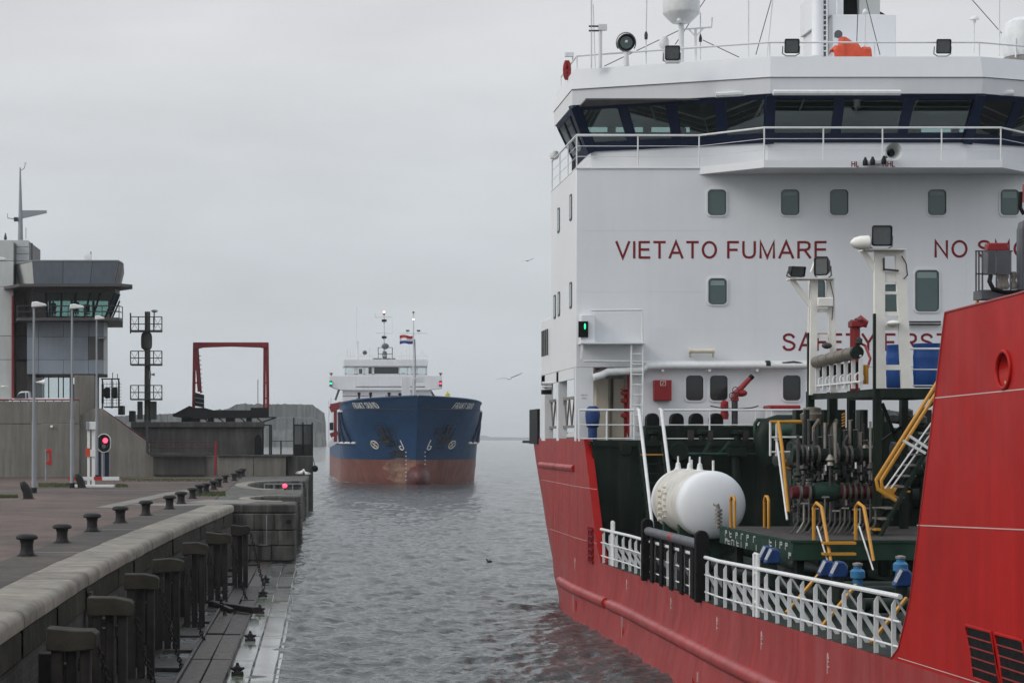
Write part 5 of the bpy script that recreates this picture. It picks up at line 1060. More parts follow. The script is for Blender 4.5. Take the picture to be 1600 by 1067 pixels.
for co, no in (((0, y0_, 0), (0, 1, 0)), ((0, y1_, 0), (0, 1, 0)), ((0, 0, z0_), (0, 0, 1)), ((0, 0, z1_), (0, 0, 1))):
    bmesh.ops.bisect_plane(bm, geom=bm.verts[:] + bm.edges[:] + bm.faces[:], plane_co=Vector(co) - og, plane_no=no, dist=1e-5)
dele = [f for f in bm.faces if y0_ < f.calc_center_median().y + og.y < y1_ and z0_ < f.calc_center_median().z + og.z < z1_]
bmesh.ops.delete(bm, geom=dele, context='FACES_ONLY')
bm.to_mesh(fs_ob.data); bm.free()
ring = [(YH + ry_*math.cos(t), ZH + rz_*math.sin(t)) for t in sorted(list(np.linspace(0, 2*math.pi, 29)[:-1]) + [math.atan2(sz * .27 / rz_, sy * .34 / ry_) % (2*math.pi) for sy in (1, -1) for sz in (1, -1)])]
def onbox(y, z):
    k = min(.34 / max(1e-6, abs(y - YH)), .27 / max(1e-6, abs(z - ZH))); return (YH + (y - YH) * k, ZH + (z - ZH) * k)
bx_ = [onbox(y, z) for y, z in ring]
rows = [[(tX(y, z), y, z) for y, z in bx_ + bx_[:1]], [(tX(y, z), y, z) for y, z in ring + ring[:1]]]
MB().grid(rows).build('surround', 'bright_red', hole, ang=60)
MB().tube([(tX(y, z) - .012, y, z) for y, z in ring], .026, 8, closed=True).build('lip', 'bright_red', hole)
MB().grid([[(tX(y, z) + dx, YH + (y - YH) * k + dy, ZH + (z - ZH) * k + dz) for y, z in ring + ring[:1]] for dx, k, dy, dz in ((0, 1, 0, 0), (.05, .9, -.02, .015), (.14, .72, -.06, .06), (.30, .6, -.12, .13), (.7, .55, -.3, .3))]).build('bore', 'bright_red', hole, ang=70)
MB().grid([[(tX(y, z) + .045, YH + (y - YH) * k - .02, ZH + (z - ZH) * k + .012) for y, z in [(YH + ry_*math.cos(t), ZH + rz_*math.sin(t)) for t in np.linspace(-2.2, -.9, 8)]] for k in (.93, .74)]).build('worn_lip', 'scrape', hole)
# poop front
YPB = 64.4; ZP = 5.72
MB().box(tX(66, 5) + .28, 2*TC - 9.6, YPB, YPB + .2, 1.9, ZP).build('poop_bulkhead', 'deck_green', tk); MB().box(9.5, 2*TC - 9.5, YPB, 83, ZP - .1, ZP).build('poop_deck', 'deck_green', tk)
MB().box(tX(66, 5) + .28, 2*TC - 9.6, YPB - .06, YPB, ZP - .16, ZP + .03).build('deck_edge', 'deck_green', tk)
# ------------------------------------------------------------------ accommodation
YA = 66.0
def A(u, v, y=YA): return P(u, v, y)
ac = node('accommodation', tk, 'tall white bridge front with red lettering')
XL, XR = 9.28, 2*TC - 9.28; zA0, zA1, zA2 = ZP, PZ(574, YA), PZ(264, YA)
MB().box(XL, XR, YA, 72.3, zA1, zA2).build('upper_block', 'ship_white', ac, bev=.03)
MB().box(XL, XR, 72.3, 75, zA1, PZ(495, 72.3)).build('after_block', 'ship_white', ac, bev=.03)
MB().box(PX(986, YA), XR, YA, 75, zA0, zA1 - .002).build('lower_block', 'ship_white', ac)
MB().box(XL, PX(927, YA), YA, YA + .35, zA0, zA1 - .002).build('corner_pillar', 'ship_white', ac)
MB().box(XL + 1.2, PX(986, YA) + .0, 67.6, 75, zA0, zA1 - .002).build('alcove_wall', 'ship_white', ac)
for y0, y1 in ((70.3, 70.8), (74.0, 75.0)): MB().box(XL, XL + .3, y0, y1, zA0, zA1 - .002).build('gallery_pillar', 'ship_white', ac)
MB().box(XL, XL + .08, YA + .3, 75, zA1 - .35, zA1 - .003).build('gallery_lintel', 'ship_white', ac)
m = MB()                                            # lattice gangway stowed in the side gallery
for z in (6.2, 7.15): m.bar((XL + .2, 66.4, z), (XL + .2, 74, z), .09)
for k in range(12): m.bar((XL + .2, 66.6 + k*.6, 6.2 if k % 2 else 7.15), (XL + .2, 67.2 + k*.6, 7.15 if k % 2 else 6.2), .05)
m.build('stowed_gangway', 'steel', ac)
MB().cyl((XL + .4, 66.5, 5.9), (XL + .4, 73, 5.9), .12, n=8).build('gallery_pipe', 'rail_white', ac)
m = MB()
for k in range(4): m.tube([(XL - .05, 72.9 + k*.5, PZ(555, 73)), (XL - .05, 72.9 + k*.5, PZ(514, 73))], .03, 5)
m.build('side_ladder', 'dark_steel', ac)
MB().box(9.25, 9.35, 76, 78.5, 5.6, 6.9).build('stern_gate', 'lamp_black', tk); m = MB(); m.cyl(P(853, 607, 72.5), P(853, 600, 72.5), .06, n=6).box(PX(846, 72.5), PX(861, 72.5), 72.3, 72.6, PZ(616, 72.5), PZ(609, 72.5)); m.build('gallery_floodlight', 'lamp_black', ac)
m = MB(); m.cyl(P(847, 598.5, 72), P(862, 598.5, 72), .05, n=6).cyl(P(847, 604, 72), P(862, 604, 72), .05, n=6); m.build('gallery_rail', 'rail_white', ac)
# windows
def win(u0, u1, v0, v1, y=YA, mat='window_teal', blind=0, name='window'):
    x0, x1, z0, z1 = PX(u0, y), PX(u1, y), PZ(v1, y), PZ(v0, y); w = node(name, ac) if False else None
    fr = MB(); o = rrect(x0 - .06, x1 + .06, z0 - .06, z1 + .06, .16, 5); i_ = rrect(x0, x1, z0, z1, .12, 5); n = len(o)
    vs = [(a, y - .035, b) for a, b in o] + [(a, y - .035, b) for a, b in i_] + [(a, y, b) for a, b in o] + [(a, y - .003, b) for a, b in i_]
    fs = [(k, (k+1) % n, n + (k+1) % n, n + k) for k in range(n)] + [(k, 2*n + k, 2*n + (k+1) % n, (k+1) % n) for k in range(n)] + [(n + k, n + (k+1) % n, 3*n + (k+1) % n, 3*n + k) for k in range(n)]
    f = fr.add(vs, fs).build('window', 'ship_white', ac)
    MB().add([(a, y - .008, b) for a, b in i_], [tuple(range(n))[::-1]]).build('pane', mat, ac)
    MB().tube([(a, y - .037, b) for a, b in i_], .012, 4, closed=True).build('gasket', 'dark_steel', ac)
    if blind: MB().box(x0 + .06, x1 - .06, y - .013, y - .010, z1 - .05 - blind * (z1 - z0), z1 - .06).build('blind', 'blind', ac)
for u, b in ((1106, 0), (1220.5, .16), (1297, 0), (1450, .15), (1563.5, .26)): win(u, u + 27.5, 297, 336, blind=b)
win(1107, 1134.5, 435.5, 475, blind=.2); win(1430, 1466, 422.5, 486, blind=.15); win(1274, 1288, 437, 475)
win(1072, 1098, 587, 625, mat='window_dark'); win(1109.5, 1136, 587, 625, mat='window_dark'); win(1223.5, 1250, 587, 625, mat='window_dark'); win(1380, 1412, 445, 487)
for u0, v0, v1 in ((892, 304, 345), (873, 325, 364), (892, 441, 482), (873.5, 456, 494), (867, 461, 498)):
    Y0 = XL * F / (u0 - 450); z0, z1 = PZ(v1, Y0), PZ(v0, Y0); MB().prism(rrect(Y0 - .3, Y0 + .28, z0, z1, .12), XL - .02, XL + .05, 'x').build('window', 'dark_steel', ac); MB().prism(rrect(Y0 - .24, Y0 + .22, z0 + .06, z1 - .06, .1), XL - .024, XL + .04, 'x').build('pane', 'window_teal', ac)
# rust runs below windows are in the paint; lettering
blocktext('VIETATO', PX(962, YA), PX(1120, YA), PZ(404, YA), PZ(377, YA), YA - .006, 'sign_red', ac); blocktext('FUMARE', PX(1136, YA), PX(1292, YA), PZ(404, YA), PZ(377, YA), YA - .006, 'sign_red', ac)
blocktext('NO SMOKING', PX(1460, YA), PX(1700, YA), PZ(402.5, YA), PZ(375.5, YA), YA - .006, 'sign_red', ac)
blocktext('SAFETY FIRST', PX(1222.5, YA), PX(1483, YA), PZ(548, YA), PZ(521, YA), YA - .006, 'sign_red', ac)
letters('MAX 3.5', PX(908, YA), PX(918, YA), PZ(618.5, YA), PZ(616, YA), YA - .006, 'small_lettering', 'sign_red', ac); letters('- SWL -', PX(907, YA), PX(919, YA), PZ(623.5, YA), PZ(621, YA), YA - .006, 'small_lettering', 'sign_red', ac)
for v in (360, 455.5, 515): MB().box(XL + .05, XR - .05, YA - .0035, YA, PZ(v + .25, YA), PZ(v, YA)).build('plate_seam', 'ship_white', ac)
for u in (1015, 1180, 1345, 1510): MB().box(PX(u, YA), PX(u + .25, YA), YA - .003, YA, zA1, zA2 - .02).build('plate_seam', 'ship_white', ac)
# faint plate seams
for v in (400.5, 555): MB().box(XL + .05, XR - .05, YA - .002, YA, PZ(v + .12, YA), PZ(v, YA)).build('plate_seam', 'ship_white', ac)
MB().box(XL - .02, PX(1100, YA), YA - .03, YA + .0, PZ(264, YA), PZ(262, YA)).build('deck_edge_trim', 'ship_white', ac)
# bridge deck and overhang
zD = PZ(262, YA)
plan_d = [(XL, 72.3), (XL, YA - .02), (13.26, YA - .02), (14.95, 64.35), (2*TC - 14.95, 64.35), (2*TC - 13.26, YA - .02), (XR, YA - .02), (XR, 72.3)]
zo0, zo1 = PZ(262, 64.35), PZ(250, 64.35)
MB().prism([(13.26, YA - .001), (14.95, 64.35), (2*TC - 14.95, 64.35), (2*TC - 13.26, YA - .001)], zo0, zo1).build('deck_overhang', 'ship_white', ac)
MB().box(XL, XR, YA, 72.3, zA2 + .001, zo1 - .01).build('bridge_deck', 'ship_white', ac, bev=.02)
wh = node('wheelhouse', tk, 'dark blue framed wheelhouse with outward leaning windows')
zS, zW = PZ(222, 66), PZ(147, 65.2)
lo = [(10.1, 71.8), (10.1, 68.2), (15.5, 66.1), (2*TC - 15.5, 66.1), (2*TC - 10.1, 68.2), (2*TC - 10.1, 71.8)]
hi = [(9.42, 71.8), (9.42, 67.5), (15.35, 65.2), (2*TC - 15.35, 65.2), (2*TC - 9.42, 67.5), (2*TC - 9.42, 71.8)]
MB().prism([(x, y + .04) for x, y in lo], zo1 - .01, zS).build('bulwark', 'ship_white', wh, smooth=False)
def lean(a, b, s, t, k0, k1, th, name, mat, parent=wh):          # piece of a leaning wall between lo/hi corners a,b; s..t along, k0..k1 up
    def pt(f, k):
        p0 = lerp2(lo[a], lo[b], f); p1 = lerp2(hi[a], hi[b], f); q_ = lerp2(p0, p1, k); return Vector((*q_, zS + (zW - zS) * k))
    A_, B_, C_, D_ = pt(s, k0), pt(t, k0), pt(t, k1), pt(s, k1); n = (B_ - A_).cross(D_ - A_).normalized() * th
    return MB().add([A_ + n*.5, B_ + n*.5, C_ + n*.5, D_ + n*.5, A_ - n, B_ - n, C_ - n, D_ - n], [(0,1,2,3),(7,6,5,4),(0,4,5,1),(1,5,6,2),(2,6,7,3),(3,7,4,0)]).build(name, mat, parent, smooth=False)
for a, b, n in ((1, 2, 4), (2, 3, 3), (3, 4, 4), (0, 1, 3), (4, 5, 3)):
    ww = .055 if n == 4 else .05
    lean(a, b, 0, 1, 0, .19, .06, 'sill_band', 'navy'); lean(a, b, 0, 1, .90, 1, .06, 'header_band', 'navy')
    for k in range(n + 1):
        f0 = max(0, k / n - ww/2); f1 = min(1, k / n + ww/2); lean(a, b, f0, f1, .19, .90, .07, 'mullion', 'navy')
    for k in range(n): lean(a, b, k / n + ww/2, (k+1) / n - ww/2, .19, .90, .01, 'window_pane', 'glass_bridge')
for i in range(1, 5): MB().bar((*lo[i], zS), (*hi[i], zW), .3, .3, (0, 1, 0)).build('corner_post', 'navy', wh)
# rear wall of the wheelhouse: windows at the sides, solid in the middle
yr = 71.8
MB().box(10.1, 2*TC - 10.1, yr, yr + .1, zo1, PZ(207, 71.8)).build('rear_sill', 'panel_dark', wh); MB().box(9.5, 2*TC - 9.5, yr, yr + .1, PZ(188, 71.8), zW).build('rear_header', 'panel_dark', wh); MB().box(14.1, 22.2, yr, yr + .1, zo1, zW).build('rear_wall', 'panel_dark', wh)
for x in (10.1, 11.35, 12.6, 13.6, 23.4, 25): MB().box(x - .14, x + .14, yr, yr + .1, zo1, zW).build('rear_post', 'panel_dark', wh)
MB().box(10.2, 2*TC - 10.2, 68.5, 71.7, zo1, zo1 + .05).build('wheelhouse_floor', 'panel_dark', wh); MB().box(13.6, 23.5, 67.6, 68.4, zo1, zo1 + 1.15).build('console', 'panel_dark', wh, bev=.05)
MB().box(9.6, 2*TC - 9.6, 66, 71.8, zW - .06, zW - .01).build('ceiling', 'panel_dark', wh)
# roof fascia in two bands
zR0, zR1, zR2 = zW, PZ(120, 64.9), PZ(87, 65)
def off(pl, d, dy): return [(TC + (x - TC) * d, y - dy if y < 70 else y + .2) for x, y in pl]
r0 = off(hi, 1.006, .07); r1 = off(hi, 1.008, .14); r2 = off(hi, .998, .0)
poly3(r0, r1, zR0, zR1).build('roof_band', 'ship_white', wh, smooth=False); poly3(r1, r2, zR1 + .012, zR2).build('roof_band', 'ship_white', wh, smooth=False)
MB().prism(off(hi, 1.010, .17), zR1 - .001, zR1 + .013).build('roof_seam', 'dark_steel', wh, smooth=False)
for u0, u1, a in ((1118, 1192, 0), (1208, 1407, 1), (1523, 1583, 0)):
    y_ = 64.85 if a else 65.5; MB().tube([P(u0, 147 + (1.5 if not a else -2), y_), P(u1, 145 if not a else 145, y_)], .09, 8).build('sunscreen_roller', 'rail_white', wh)
# pilot chair and lookout person inside
pc = thing('pilot_chair', 'dark and red pilot chair behind the left bridge windows', 'chair', (PX(1062, 69.2), 69.2, zo1 + .05)); x = PX(1062, 69.2); zz = zo1 + .05
MB().box(x - .3, x + .3, 68.9, 69.5, zz + .75, zz + .9).build('seat', 'cloth_dark', pc, bev=.05); MB().box(x - .28, x + .28, 69.4, 69.55, zz + .9, zz + 1.75).build('backrest', 'sign_red', pc, bev=.08); MB().cyl((x, 69.2, zz), (x, 69.2, zz + .76), .08, n=10).build('column', 'lamp_black', pc)
lk = seated(1587, 186, 68.8, 'person in dark clothes behind the bridge window at the right edge')
# rails around the bridge deck
def railing(pts, h, name, parent, mids=(.5,), r=.03, step=1.6, base=0, mat='rail_white', post='stanchion', mr_=.55):
    rl = node(name, parent) if parent is tk else None; par = rl or parent; m = MB(); pts = [Vector(p) for p in pts]
    for k in (1,) + tuple(mids): m.tube([p + Vector((0, 0, h * k)) for p in pts], r if k == 1 else r * mr_, 6)
    m.build('rail', mat, par)
    for a, b in zip(pts, pts[1:]):
        n = max(1, round((b - a).length / step))
        for i in range(n + (1 if b is pts[-1] else 0)):
            q_ = a.lerp(b, i / n); MB().cyl(q_, q_ + Vector((0, 0, h)), r * .8, n=6).build(post, mat, par)
    return par
railing([(XL + .03, 72.2, zo1), (XL + .03, YA + .05, zo1), (13.26, YA + .05, zo1), (14.98, 64.42, zo1), (2*TC - 14.98, 64.42, zo1), (2*TC - 13.26, YA + .05, zo1), (XR, YA + .05, zo1)], 1.02, 'bridge_rail', tk, (.33, .66), .030, 1.9, mr_=.28)
railing([(r2[0][0] + .1, 71.5, zR2), (r2[1][0] + .1, r2[1][1] + .1, zR2), (r2[2][0], r2[2][1] + .1, zR2), (r2[3][0], r2[3][1] + .1, zR2), (r2[4][0], r2[4][1] + .1, zR2)], .47, 'monkey_island_rail', tk, (), .028, 3.0)
# signs and lamps on the overhang
blocktext('HL', PX(1331, 64.3), PX(1342.5, 64.3), PZ(260.5, 64.3), PZ(252, 64.3), 64.34, 'sign_red', ac, .17); blocktext('NHL', PX(1380, 64.3), PX(1399, 64.3), PZ(260.5, 64.3), PZ(252, 64.3), 64.34, 'sign_red', ac, .17)
hn = node('ship_horn', tk); MB().lathe(P(1397, 237, 63.4), [(.27, 0), (.26, .01), (.2, .12), (.13, .32), (.1, .5), (.1, .9)], 20, 'y', 2).build('bell', 'panel_light', hn); MB().lathe(P(1396.5, 238, 63.75), [(.02, 0), (.12, .0), (.12, .1)], 12, 'y').build('throat', 'lamp_black', hn)
for u, v in ((1352, 256), (1363.5, 255), (1381, 254)):
    MB().lathe(P(u, v + 3, 64.1), [(.07, 0), (.08, .02), (.08, .14), (.05, .2), (.03, .26)], 10).build('deck_lamp', 'lamp_black', ac)
MB().box(PX(1354, 64.2), PX(1378, 64.2), 64.2, 64.34, PZ(256, 64.2), PZ(251, 64.2)).build('lamp_bracket', 'rail_white', ac)
# left bridge wing fittings: beacon, red lifebuoy
MB().lathe(P(866, 250, 71.5), [(.05, 0), (.14, .05), (.17, .15), (.14, .28), (.06, .33)], 12).build('wing_beacon', 'rail_white', ac); MB().lathe(P(867, 243, 71.5), [(.1, 0), (.1, .1), (.03, .12)], 10).build('beacon_cap', 'valve_red', ac)
tr = [P(886 + 3.4*math.cos(t), 110 + 13*math.sin(t), 69 + .5*math.sin(t*2)*0) for t in np.linspace(0, 2*math.pi, 15)[:-1]]; MB().tube(tr, .07, 6, closed=True).build('lifebuoy', 'valve_red', wh); MB().box(PX(883, 69), PX(896, 69), 68.9, 69.1, PZ(89, 69), PZ(83, 69)).cyl(P(895, 97, 69), P(895, 85, 69), .03, n=5).build('wing_lamp', 'rail_white', wh)
# ------------------------------------------------------------------ monkey island: floodlights, antennas, dome, funnel
def floodlight(u, v, y, w, h, parent, tilt=0, mat='lamp_black', name='floodlight', turn=0):
    p = P(u, v, y); fl_ = node(name, parent); T = Matrix.Translation(p) @ Matrix.Rotation(turn, 4, 'Z') @ Matrix.Rotation(tilt, 4, 'X')
    def tf(mb): mb.v = [tuple(T @ Vector(q_)) for q_ in mb.v]; return mb
    tf(poly3([(a, b) for a, b in rrect(-w*.36, w*.36, -h*.36, h*.36, .04)], rrect(-w*.5, w*.5, -h*.5, h*.5, .06), -.0, .0)) if False else None
    a = rrect(-w*.34, w*.34, -h*.34, h*.34, h*.1); b = rrect(-w*.5, w*.5, -h*.5, h*.5, h*.12); n = len(a); m = MB()
    m.add([(q_[0], .20, q_[1]) for q_ in a] + [(q_[0], -.04, q_[1]) for q_ in b] + [(q_[0]*.88, -.06, q_[1]*.88) for q_ in b] + [(q_[0]*.84, -.02, q_[1]*.84) for q_ in b], [tuple(range(n))[::-1]] + [(k*n + i, k*n + (i+1) % n, (k+1)*n + (i+1) % n, (k+1)*n + i) for k in range(3) for i in range(n)])
    tf(m).build('housing', mat, fl_); tf(MB().add([(q_[0]*.84, -.02, q_[1]*.84) for q_ in b], [tuple(range(n))])).build('lens', 'lens', fl_)
    m = MB(); m.tube([(-w*.56, .05, 0), (-w*.56, .08, -h*.5), (-w*.3, .08, -h*.66), (w*.3, .08, -h*.66), (w*.56, .08, -h*.5), (w*.56, .05, 0)], .018, 5); tf(m).build('yoke', 'steel', fl_)
    return fl_
for u, v in ((1050.5, 83), (1237, 72.5), (1474, 73)): floodlight(u, v, 65.2, .48, .46, tk, .12)
MB().box(PX(1040, 65.3), PX(1062, 65.3), 65.2, 65.4, PZ(99, 65.3), PZ(95, 65.3)).build('lamp_shelf', 'rail_white', wh)
sl = node('searchlight', tk); pS = P(978.5, 67, 67); MB().lathe(pS, [(.22, .0), (.24, -.12), (.28, -.1), (.28, .15), (.2, .3), (.06, .36)], 20, 'y', 2).build('drum', 'lamp_black', sl); MB().lathe(pS, [(.02, -.03), (.21, -.02), (.21, .0)], 16, 'y').build('lens', 'window_teal', sl); MB().sph(pS + Vector((0, -.02, .02)), .06, 10, 8).build('bulb', 'rail_white', sl)
MB().tube([pS + Vector((.32*math.cos(t), .05, .34*math.sin(t))) for t in np.linspace(-.6, math.pi + .6, 16)], .02, 5).build('yoke', 'steel', sl); MB().cyl(P(978.5, 104, 67), P(978.5, 82, 67), .1, .07, 10).build('pedestal', 'rail_white', sl)
def mast(pts, y, r, name='aerial', mat='rail_white'): MB().tube([P(u, v, y) for u, v in pts], r, 6).build(name, mat, tk)
mast([(924, 107), (924, 0)], 67, .028); mast([(930, 106), (927, 8)], 67, .015); mast([(938, 106), (938, 42)], 67, .06); MB().box(PX(935, 67), PX(948, 67), 66.9, 67.1, PZ(48, 67), PZ(39, 67)).build('aerial_box', 'rail_white', tk); mast([(920, 41.5), (938, 41.5)], 67, .03, 'aerial_arm', 'dark_steel'); mast([(920, 48.5), (938, 48.5)], 67, .03, 'aerial_arm', 'dark_steel')
mast([(1009.5, 103), (1009.5, 55), (1010.5, 0)], 66.8, .022); MB().lathe(P(1009.5, 62, 66.8), [(.05, 0), (.06, .15), (.03, .25)], 8).build('aerial_base', 'dark_steel', tk)
MB().lathe(P(1037.5, 72, 67.3), [(.1, -.1), (.16, .0), (.165, .16), (.12, .28), (.03, .33)], 14).build('small_dome', 'rail_white', tk); mast([(1037.5, 96), (1037.5, 72)], 67.3, .07, 'dome_post')
dm = node('satellite_dome', tk); pD = P(1064.5, 22, 67); MB().lathe(pD, [(.22, -.32), (.3, -.3), (.58, -.02), (.60, .05), (.60, .5), (.56, .75), (.42, .98), (.2, 1.1), (.02, 1.13)], 28).build('radome', 'rail_white', dm); MB().cyl(P(1064.5, 97, 67), P(1064.5, 36, 67), .09, n=12).build('post', 'rail_white', dm); MB().lathe(P(1061, 33, 66.6), [(.05, -.05), (.08, 0), (.05, .07)], 8).build('small_ball', 'rail_white', dm)
mast([(1087, 95), (1087, 45)], 67, .045); mast([(1066, 46.5), (1112, 43), (1113, 28)], 67, .025, 'aerial_arm'); mast([(1076, 46), (1087, 58), (1099, 45)], 67, .02, 'aerial_arm'); mast([(1094.5, 94), (1094.5, 20)], 67.2, .02); MB().lathe(P(1094.5, 66, 67.2), [(.05, 0), (.055, .12), (.02, .25)], 8).build('aerial_base', 'dark_steel', tk)
for pts in (((1169.5, 90), (1169.5, 0)), ((1198, 90), (1207, 0)), ((1521.5, 84), (1522, 34)), ((1561.5, 88), (1561.5, 0)), ((1587, 90), (1587, 60))): mast(pts, 67, .025)
for a, b in (((1181, 86), (1206, -3)), ((1375, 86), (1352, -5)), ((1517, -2), (1600, 92)), ((1103, -2), (1055, 70)), ((944, 104), (1063, 47)), ((1098, 63), (1155, 90)), ((1338, 86), (1341, 0))): mast((a, b), 68, .014, 'rigging_wire', 'dark_steel')
MB().lathe(P(1522.5, 32, 67), [(.04, -.1), (.06, 0), (.16, .02), (.12, .1), (.02, .14)], 10).build('small_dome', 'rail_white', tk); MB().lathe(P(1594, 90, 67.5), [(.5, 0), (.58, .2), (.58, .8), (.45, 1.15), (.2, 1.3), (.02, 1.33)], 24).build('radome', 'rail_white', tk); MB().lathe(P(1594, 94, 67.5), [(.5, -.1), (.55, .06)], 20).build('radome_base', 'steel', tk)
fu = node('funnel', tk); YU = 70.0
MB().box(PX(1301, YU), PX(1400.5, YU), YU, YU + 4, zR2 - .1, PZ(23, YU)).build('casing', 'ship_white', fu, bev=.03); MB().box(PX(1296, YU), PX(1319, YU), YU + .1, YU + 4, PZ(23, YU), PZ(-30, YU)).build('stack_side', 'ship_white', fu); MB().box(PX(1322, YU), PX(1352, YU), YU + .6, YU + 3.5, PZ(23, YU), PZ(-30, YU)).build('stack_opening', 'black', fu); MB().box(PX(1347, YU), PX(1379, YU), YU + .3, YU + 3, PZ(23, YU), PZ(-30, YU)).build('stack', 'panel_light', fu)
MB().prism([(PX(u, YU), PZ(v, YU)) for u, v in ((1379, 23), (1379, 12), (1398, 23))], YU + .5, YU + 3, 'y').build('stack_cowl', 'black', fu); MB().cyl(P(1277.5, 88, YU), P(1277.5, -20, YU), .2, n=14).build('mast_column', 'ship_white', fu); MB().cyl(P(1308, 23, YU - .2), P(1308, -20, YU - .2), .03, n=5).build('pipe', 'rail_white', fu)
m = MB()
for u in (1283.5, 1292): m.cyl(P(u, 88, YU - .1), P(u, -10, YU - .1), .03, n=5)
for v in range(0, 88, 8): m.cyl(P(1283.5, v, YU - .1), P(1292, v, YU - .1), .025, n=5)
m.build('mast_ladder', 'rail_white', fu); MB().cyl(P(1287.5, 88, YU + .5), P(1287.5, -20, YU + .5), .12, n=8).build('pipe', 'grey_paint', fu)
MB().lathe(P(1310, 54, 68.5), [(.14, 0), (.13, .02), (.08, .15), (.05, .35)], 14, 'y').build('fog_horn', 'grey_paint', fu); mast([(1351, 86), (1352, 24)], 66.5, .03); MB().lathe(P(1351.5, 22, 66.5), [(.08, 0), (.09, .06), (.03, .16)], 10).build('aerial_base', 'rail_white', tk)
# orange tarpaulin
tp = thing('orange_tarpaulin', 'bright orange tarpaulin wrapped over gear on the bridge roof', 'tarpaulin', (PX(1330, 66.3), 66.3, zR2)); rg = random.Random(5); rows = []
prof_t = [(1301, 76), (1306, 70), (1312, 72), (1315, 56), (1322, 57), (1332, 64), (1341, 68), (1347, 77), (1350, 72), (1360, 73), (1358, 79), (1352, 83)]
for k, sc_ in enumerate((0, .35, .7, 1.0, .75, .3)):
    rows.append([(PX(u, 66.3) + rg.gauss(0, .012), 66.0 + k * .16 + rg.gauss(0, .02), zR2 + (PZ(v, 66.3) - zR2) * math.sin(min(1, .25 + sc_) * math.pi / 2) * (.98 if sc_ else 0)) for u, v in prof_t])
MB().grid(rows).build('cover', 'orange', tp, ang=25)
# ------------------------------------------------------------------ fittings on the bridge front
def wtube(pts, r, name, mat, y=YA - .25, par=ac, n=8): return MB().tube([P(u, v, y) for u, v in pts], r, n).build(name, mat, par)
wtube([(1262, 571), (1045, 571.5), (1012, 572), (1004, 579), (975, 580), (950, 581), (940, 586), (927, 590)], .12, 'fire_main', 'rail_white', n=12)
wtube([(985, 571), (938, 571), (930, 574)], .12, 'red_pipe', 'valve_red', y=66.6); wtube([(984, 575), (984, 675), (986, 681)], .10, 'red_riser', 'valve_red', y=66.4)
for u in (1033, 1106, 1180): MB().box(PX(u-2, YA), PX(u+2, YA), YA - .3, YA, PZ(581, YA), PZ(573, YA)).build('pipe_bracket', 'rail_white', ac)
wtube([(1000, 566), (1262, 565.5)], .04, 'conduit', 'rail_white', y=YA - .15); MB().cyl(P(1196, 569.5, YA-.25), P(1203, 569.5, YA-.25), .13, n=10).build('pipe_coupling', 'mid_green', ac); wtube([(1222, 568), (1240, 566), (1262, 570)], .05, 'cable_loop', 'dark_steel', y=YA - .3)
MB().box(PX(1020, YA), PX(1047, YA), YA - .28, YA, PZ(626, YA), PZ(594, YA)).build('fire_hose_box', 'valve_red', ac, bev=.02)
x0, x1, z0, z1 = PX(1029.5, YA), PX(1037.5, YA), PZ(602.5, YA), PZ(595.5, YA); y_ = YA - .285
m = MB(); 
for a, b in (((x0, z0), (x1, z0)), ((x1, z0), (x1, z1)), ((x1, z1), (x0, z1)), ((x0, z1), (x0, z0)), ((x0 + .04, z0 + .03), (x1 - .04, z1 - .03))): m.bar((a[0], y_, a[1]), (b[0], y_, b[1]), .012, .006, (0, 1, 0))
m.build('hose_symbol', 'sign_white', ac)
m = MB(); m.cyl(P(1077, 548.5, YA - .2), P(1115, 548.5, YA - .2), .07, n=10); m.build('tube_lamp', 'cream', ac); m = MB()
for u in (1078, 1114): MB().cyl(P(u - 2, 548.5, YA - .2), P(u + 2, 548.5, YA - .2), .09, n=10).bar(P(u, 550, YA - .2), P(u, 557, YA), .05).build('lamp_holder', 'cream', ac)
# side light box and platform
MB().box(PX(904, YA), PX(926, YA), YA - .55, YA - .0, PZ(537, YA), PZ(493, YA)).build('sidelight_screen', 'ship_white', ac, bev=.02); MB().box(PX(904, 65.4), PX(919, 65.4), 65.38, 65.46, PZ(527, 65.4), PZ(502, 65.4)).build('sidelight_recess', 'black', ac); MB().sph(P(914, 510, 65.35), (.03, .03, .1), 8, 6).build('sidelight', 'lit_green', ac)
MB().box(PX(903, YA), PX(1004, YA), YA - .7, YA, PZ(538.5, YA), PZ(536, YA)).build('sidelight_platform', 'ship_white', ac); MB().prism([(PX(u, YA), PZ(v, YA)) for u, v in ((904, 538), (908, 538), (905, 562), (903, 562))], YA - .6, YA - .52, 'y').build('platform_bracket', 'ship_white', ac)
wtube([(924, 485), (1003.5, 484), (1004, 536)], .03, 'guard_rail', 'rail_white', y=65.4)
wtube([(912, 564), (986, 564.5), (1006, 566)], .035, 'conduit', 'rail_white', y=65.6)
lad = node('vertical_ladder', ac if False else tk); 
for u in (986.5, 1004.5): MB().cyl(P(u, 683, 65.4), P(u, 536, 65.4), .03, n=6).build('rail', 'rail_white', lad)
for v in range(537, 682, 16): MB().cyl(P(986.5, v, 65.4), P(1004.5, v, 65.4), .022, n=6).build('rung', 'rail_white', lad)
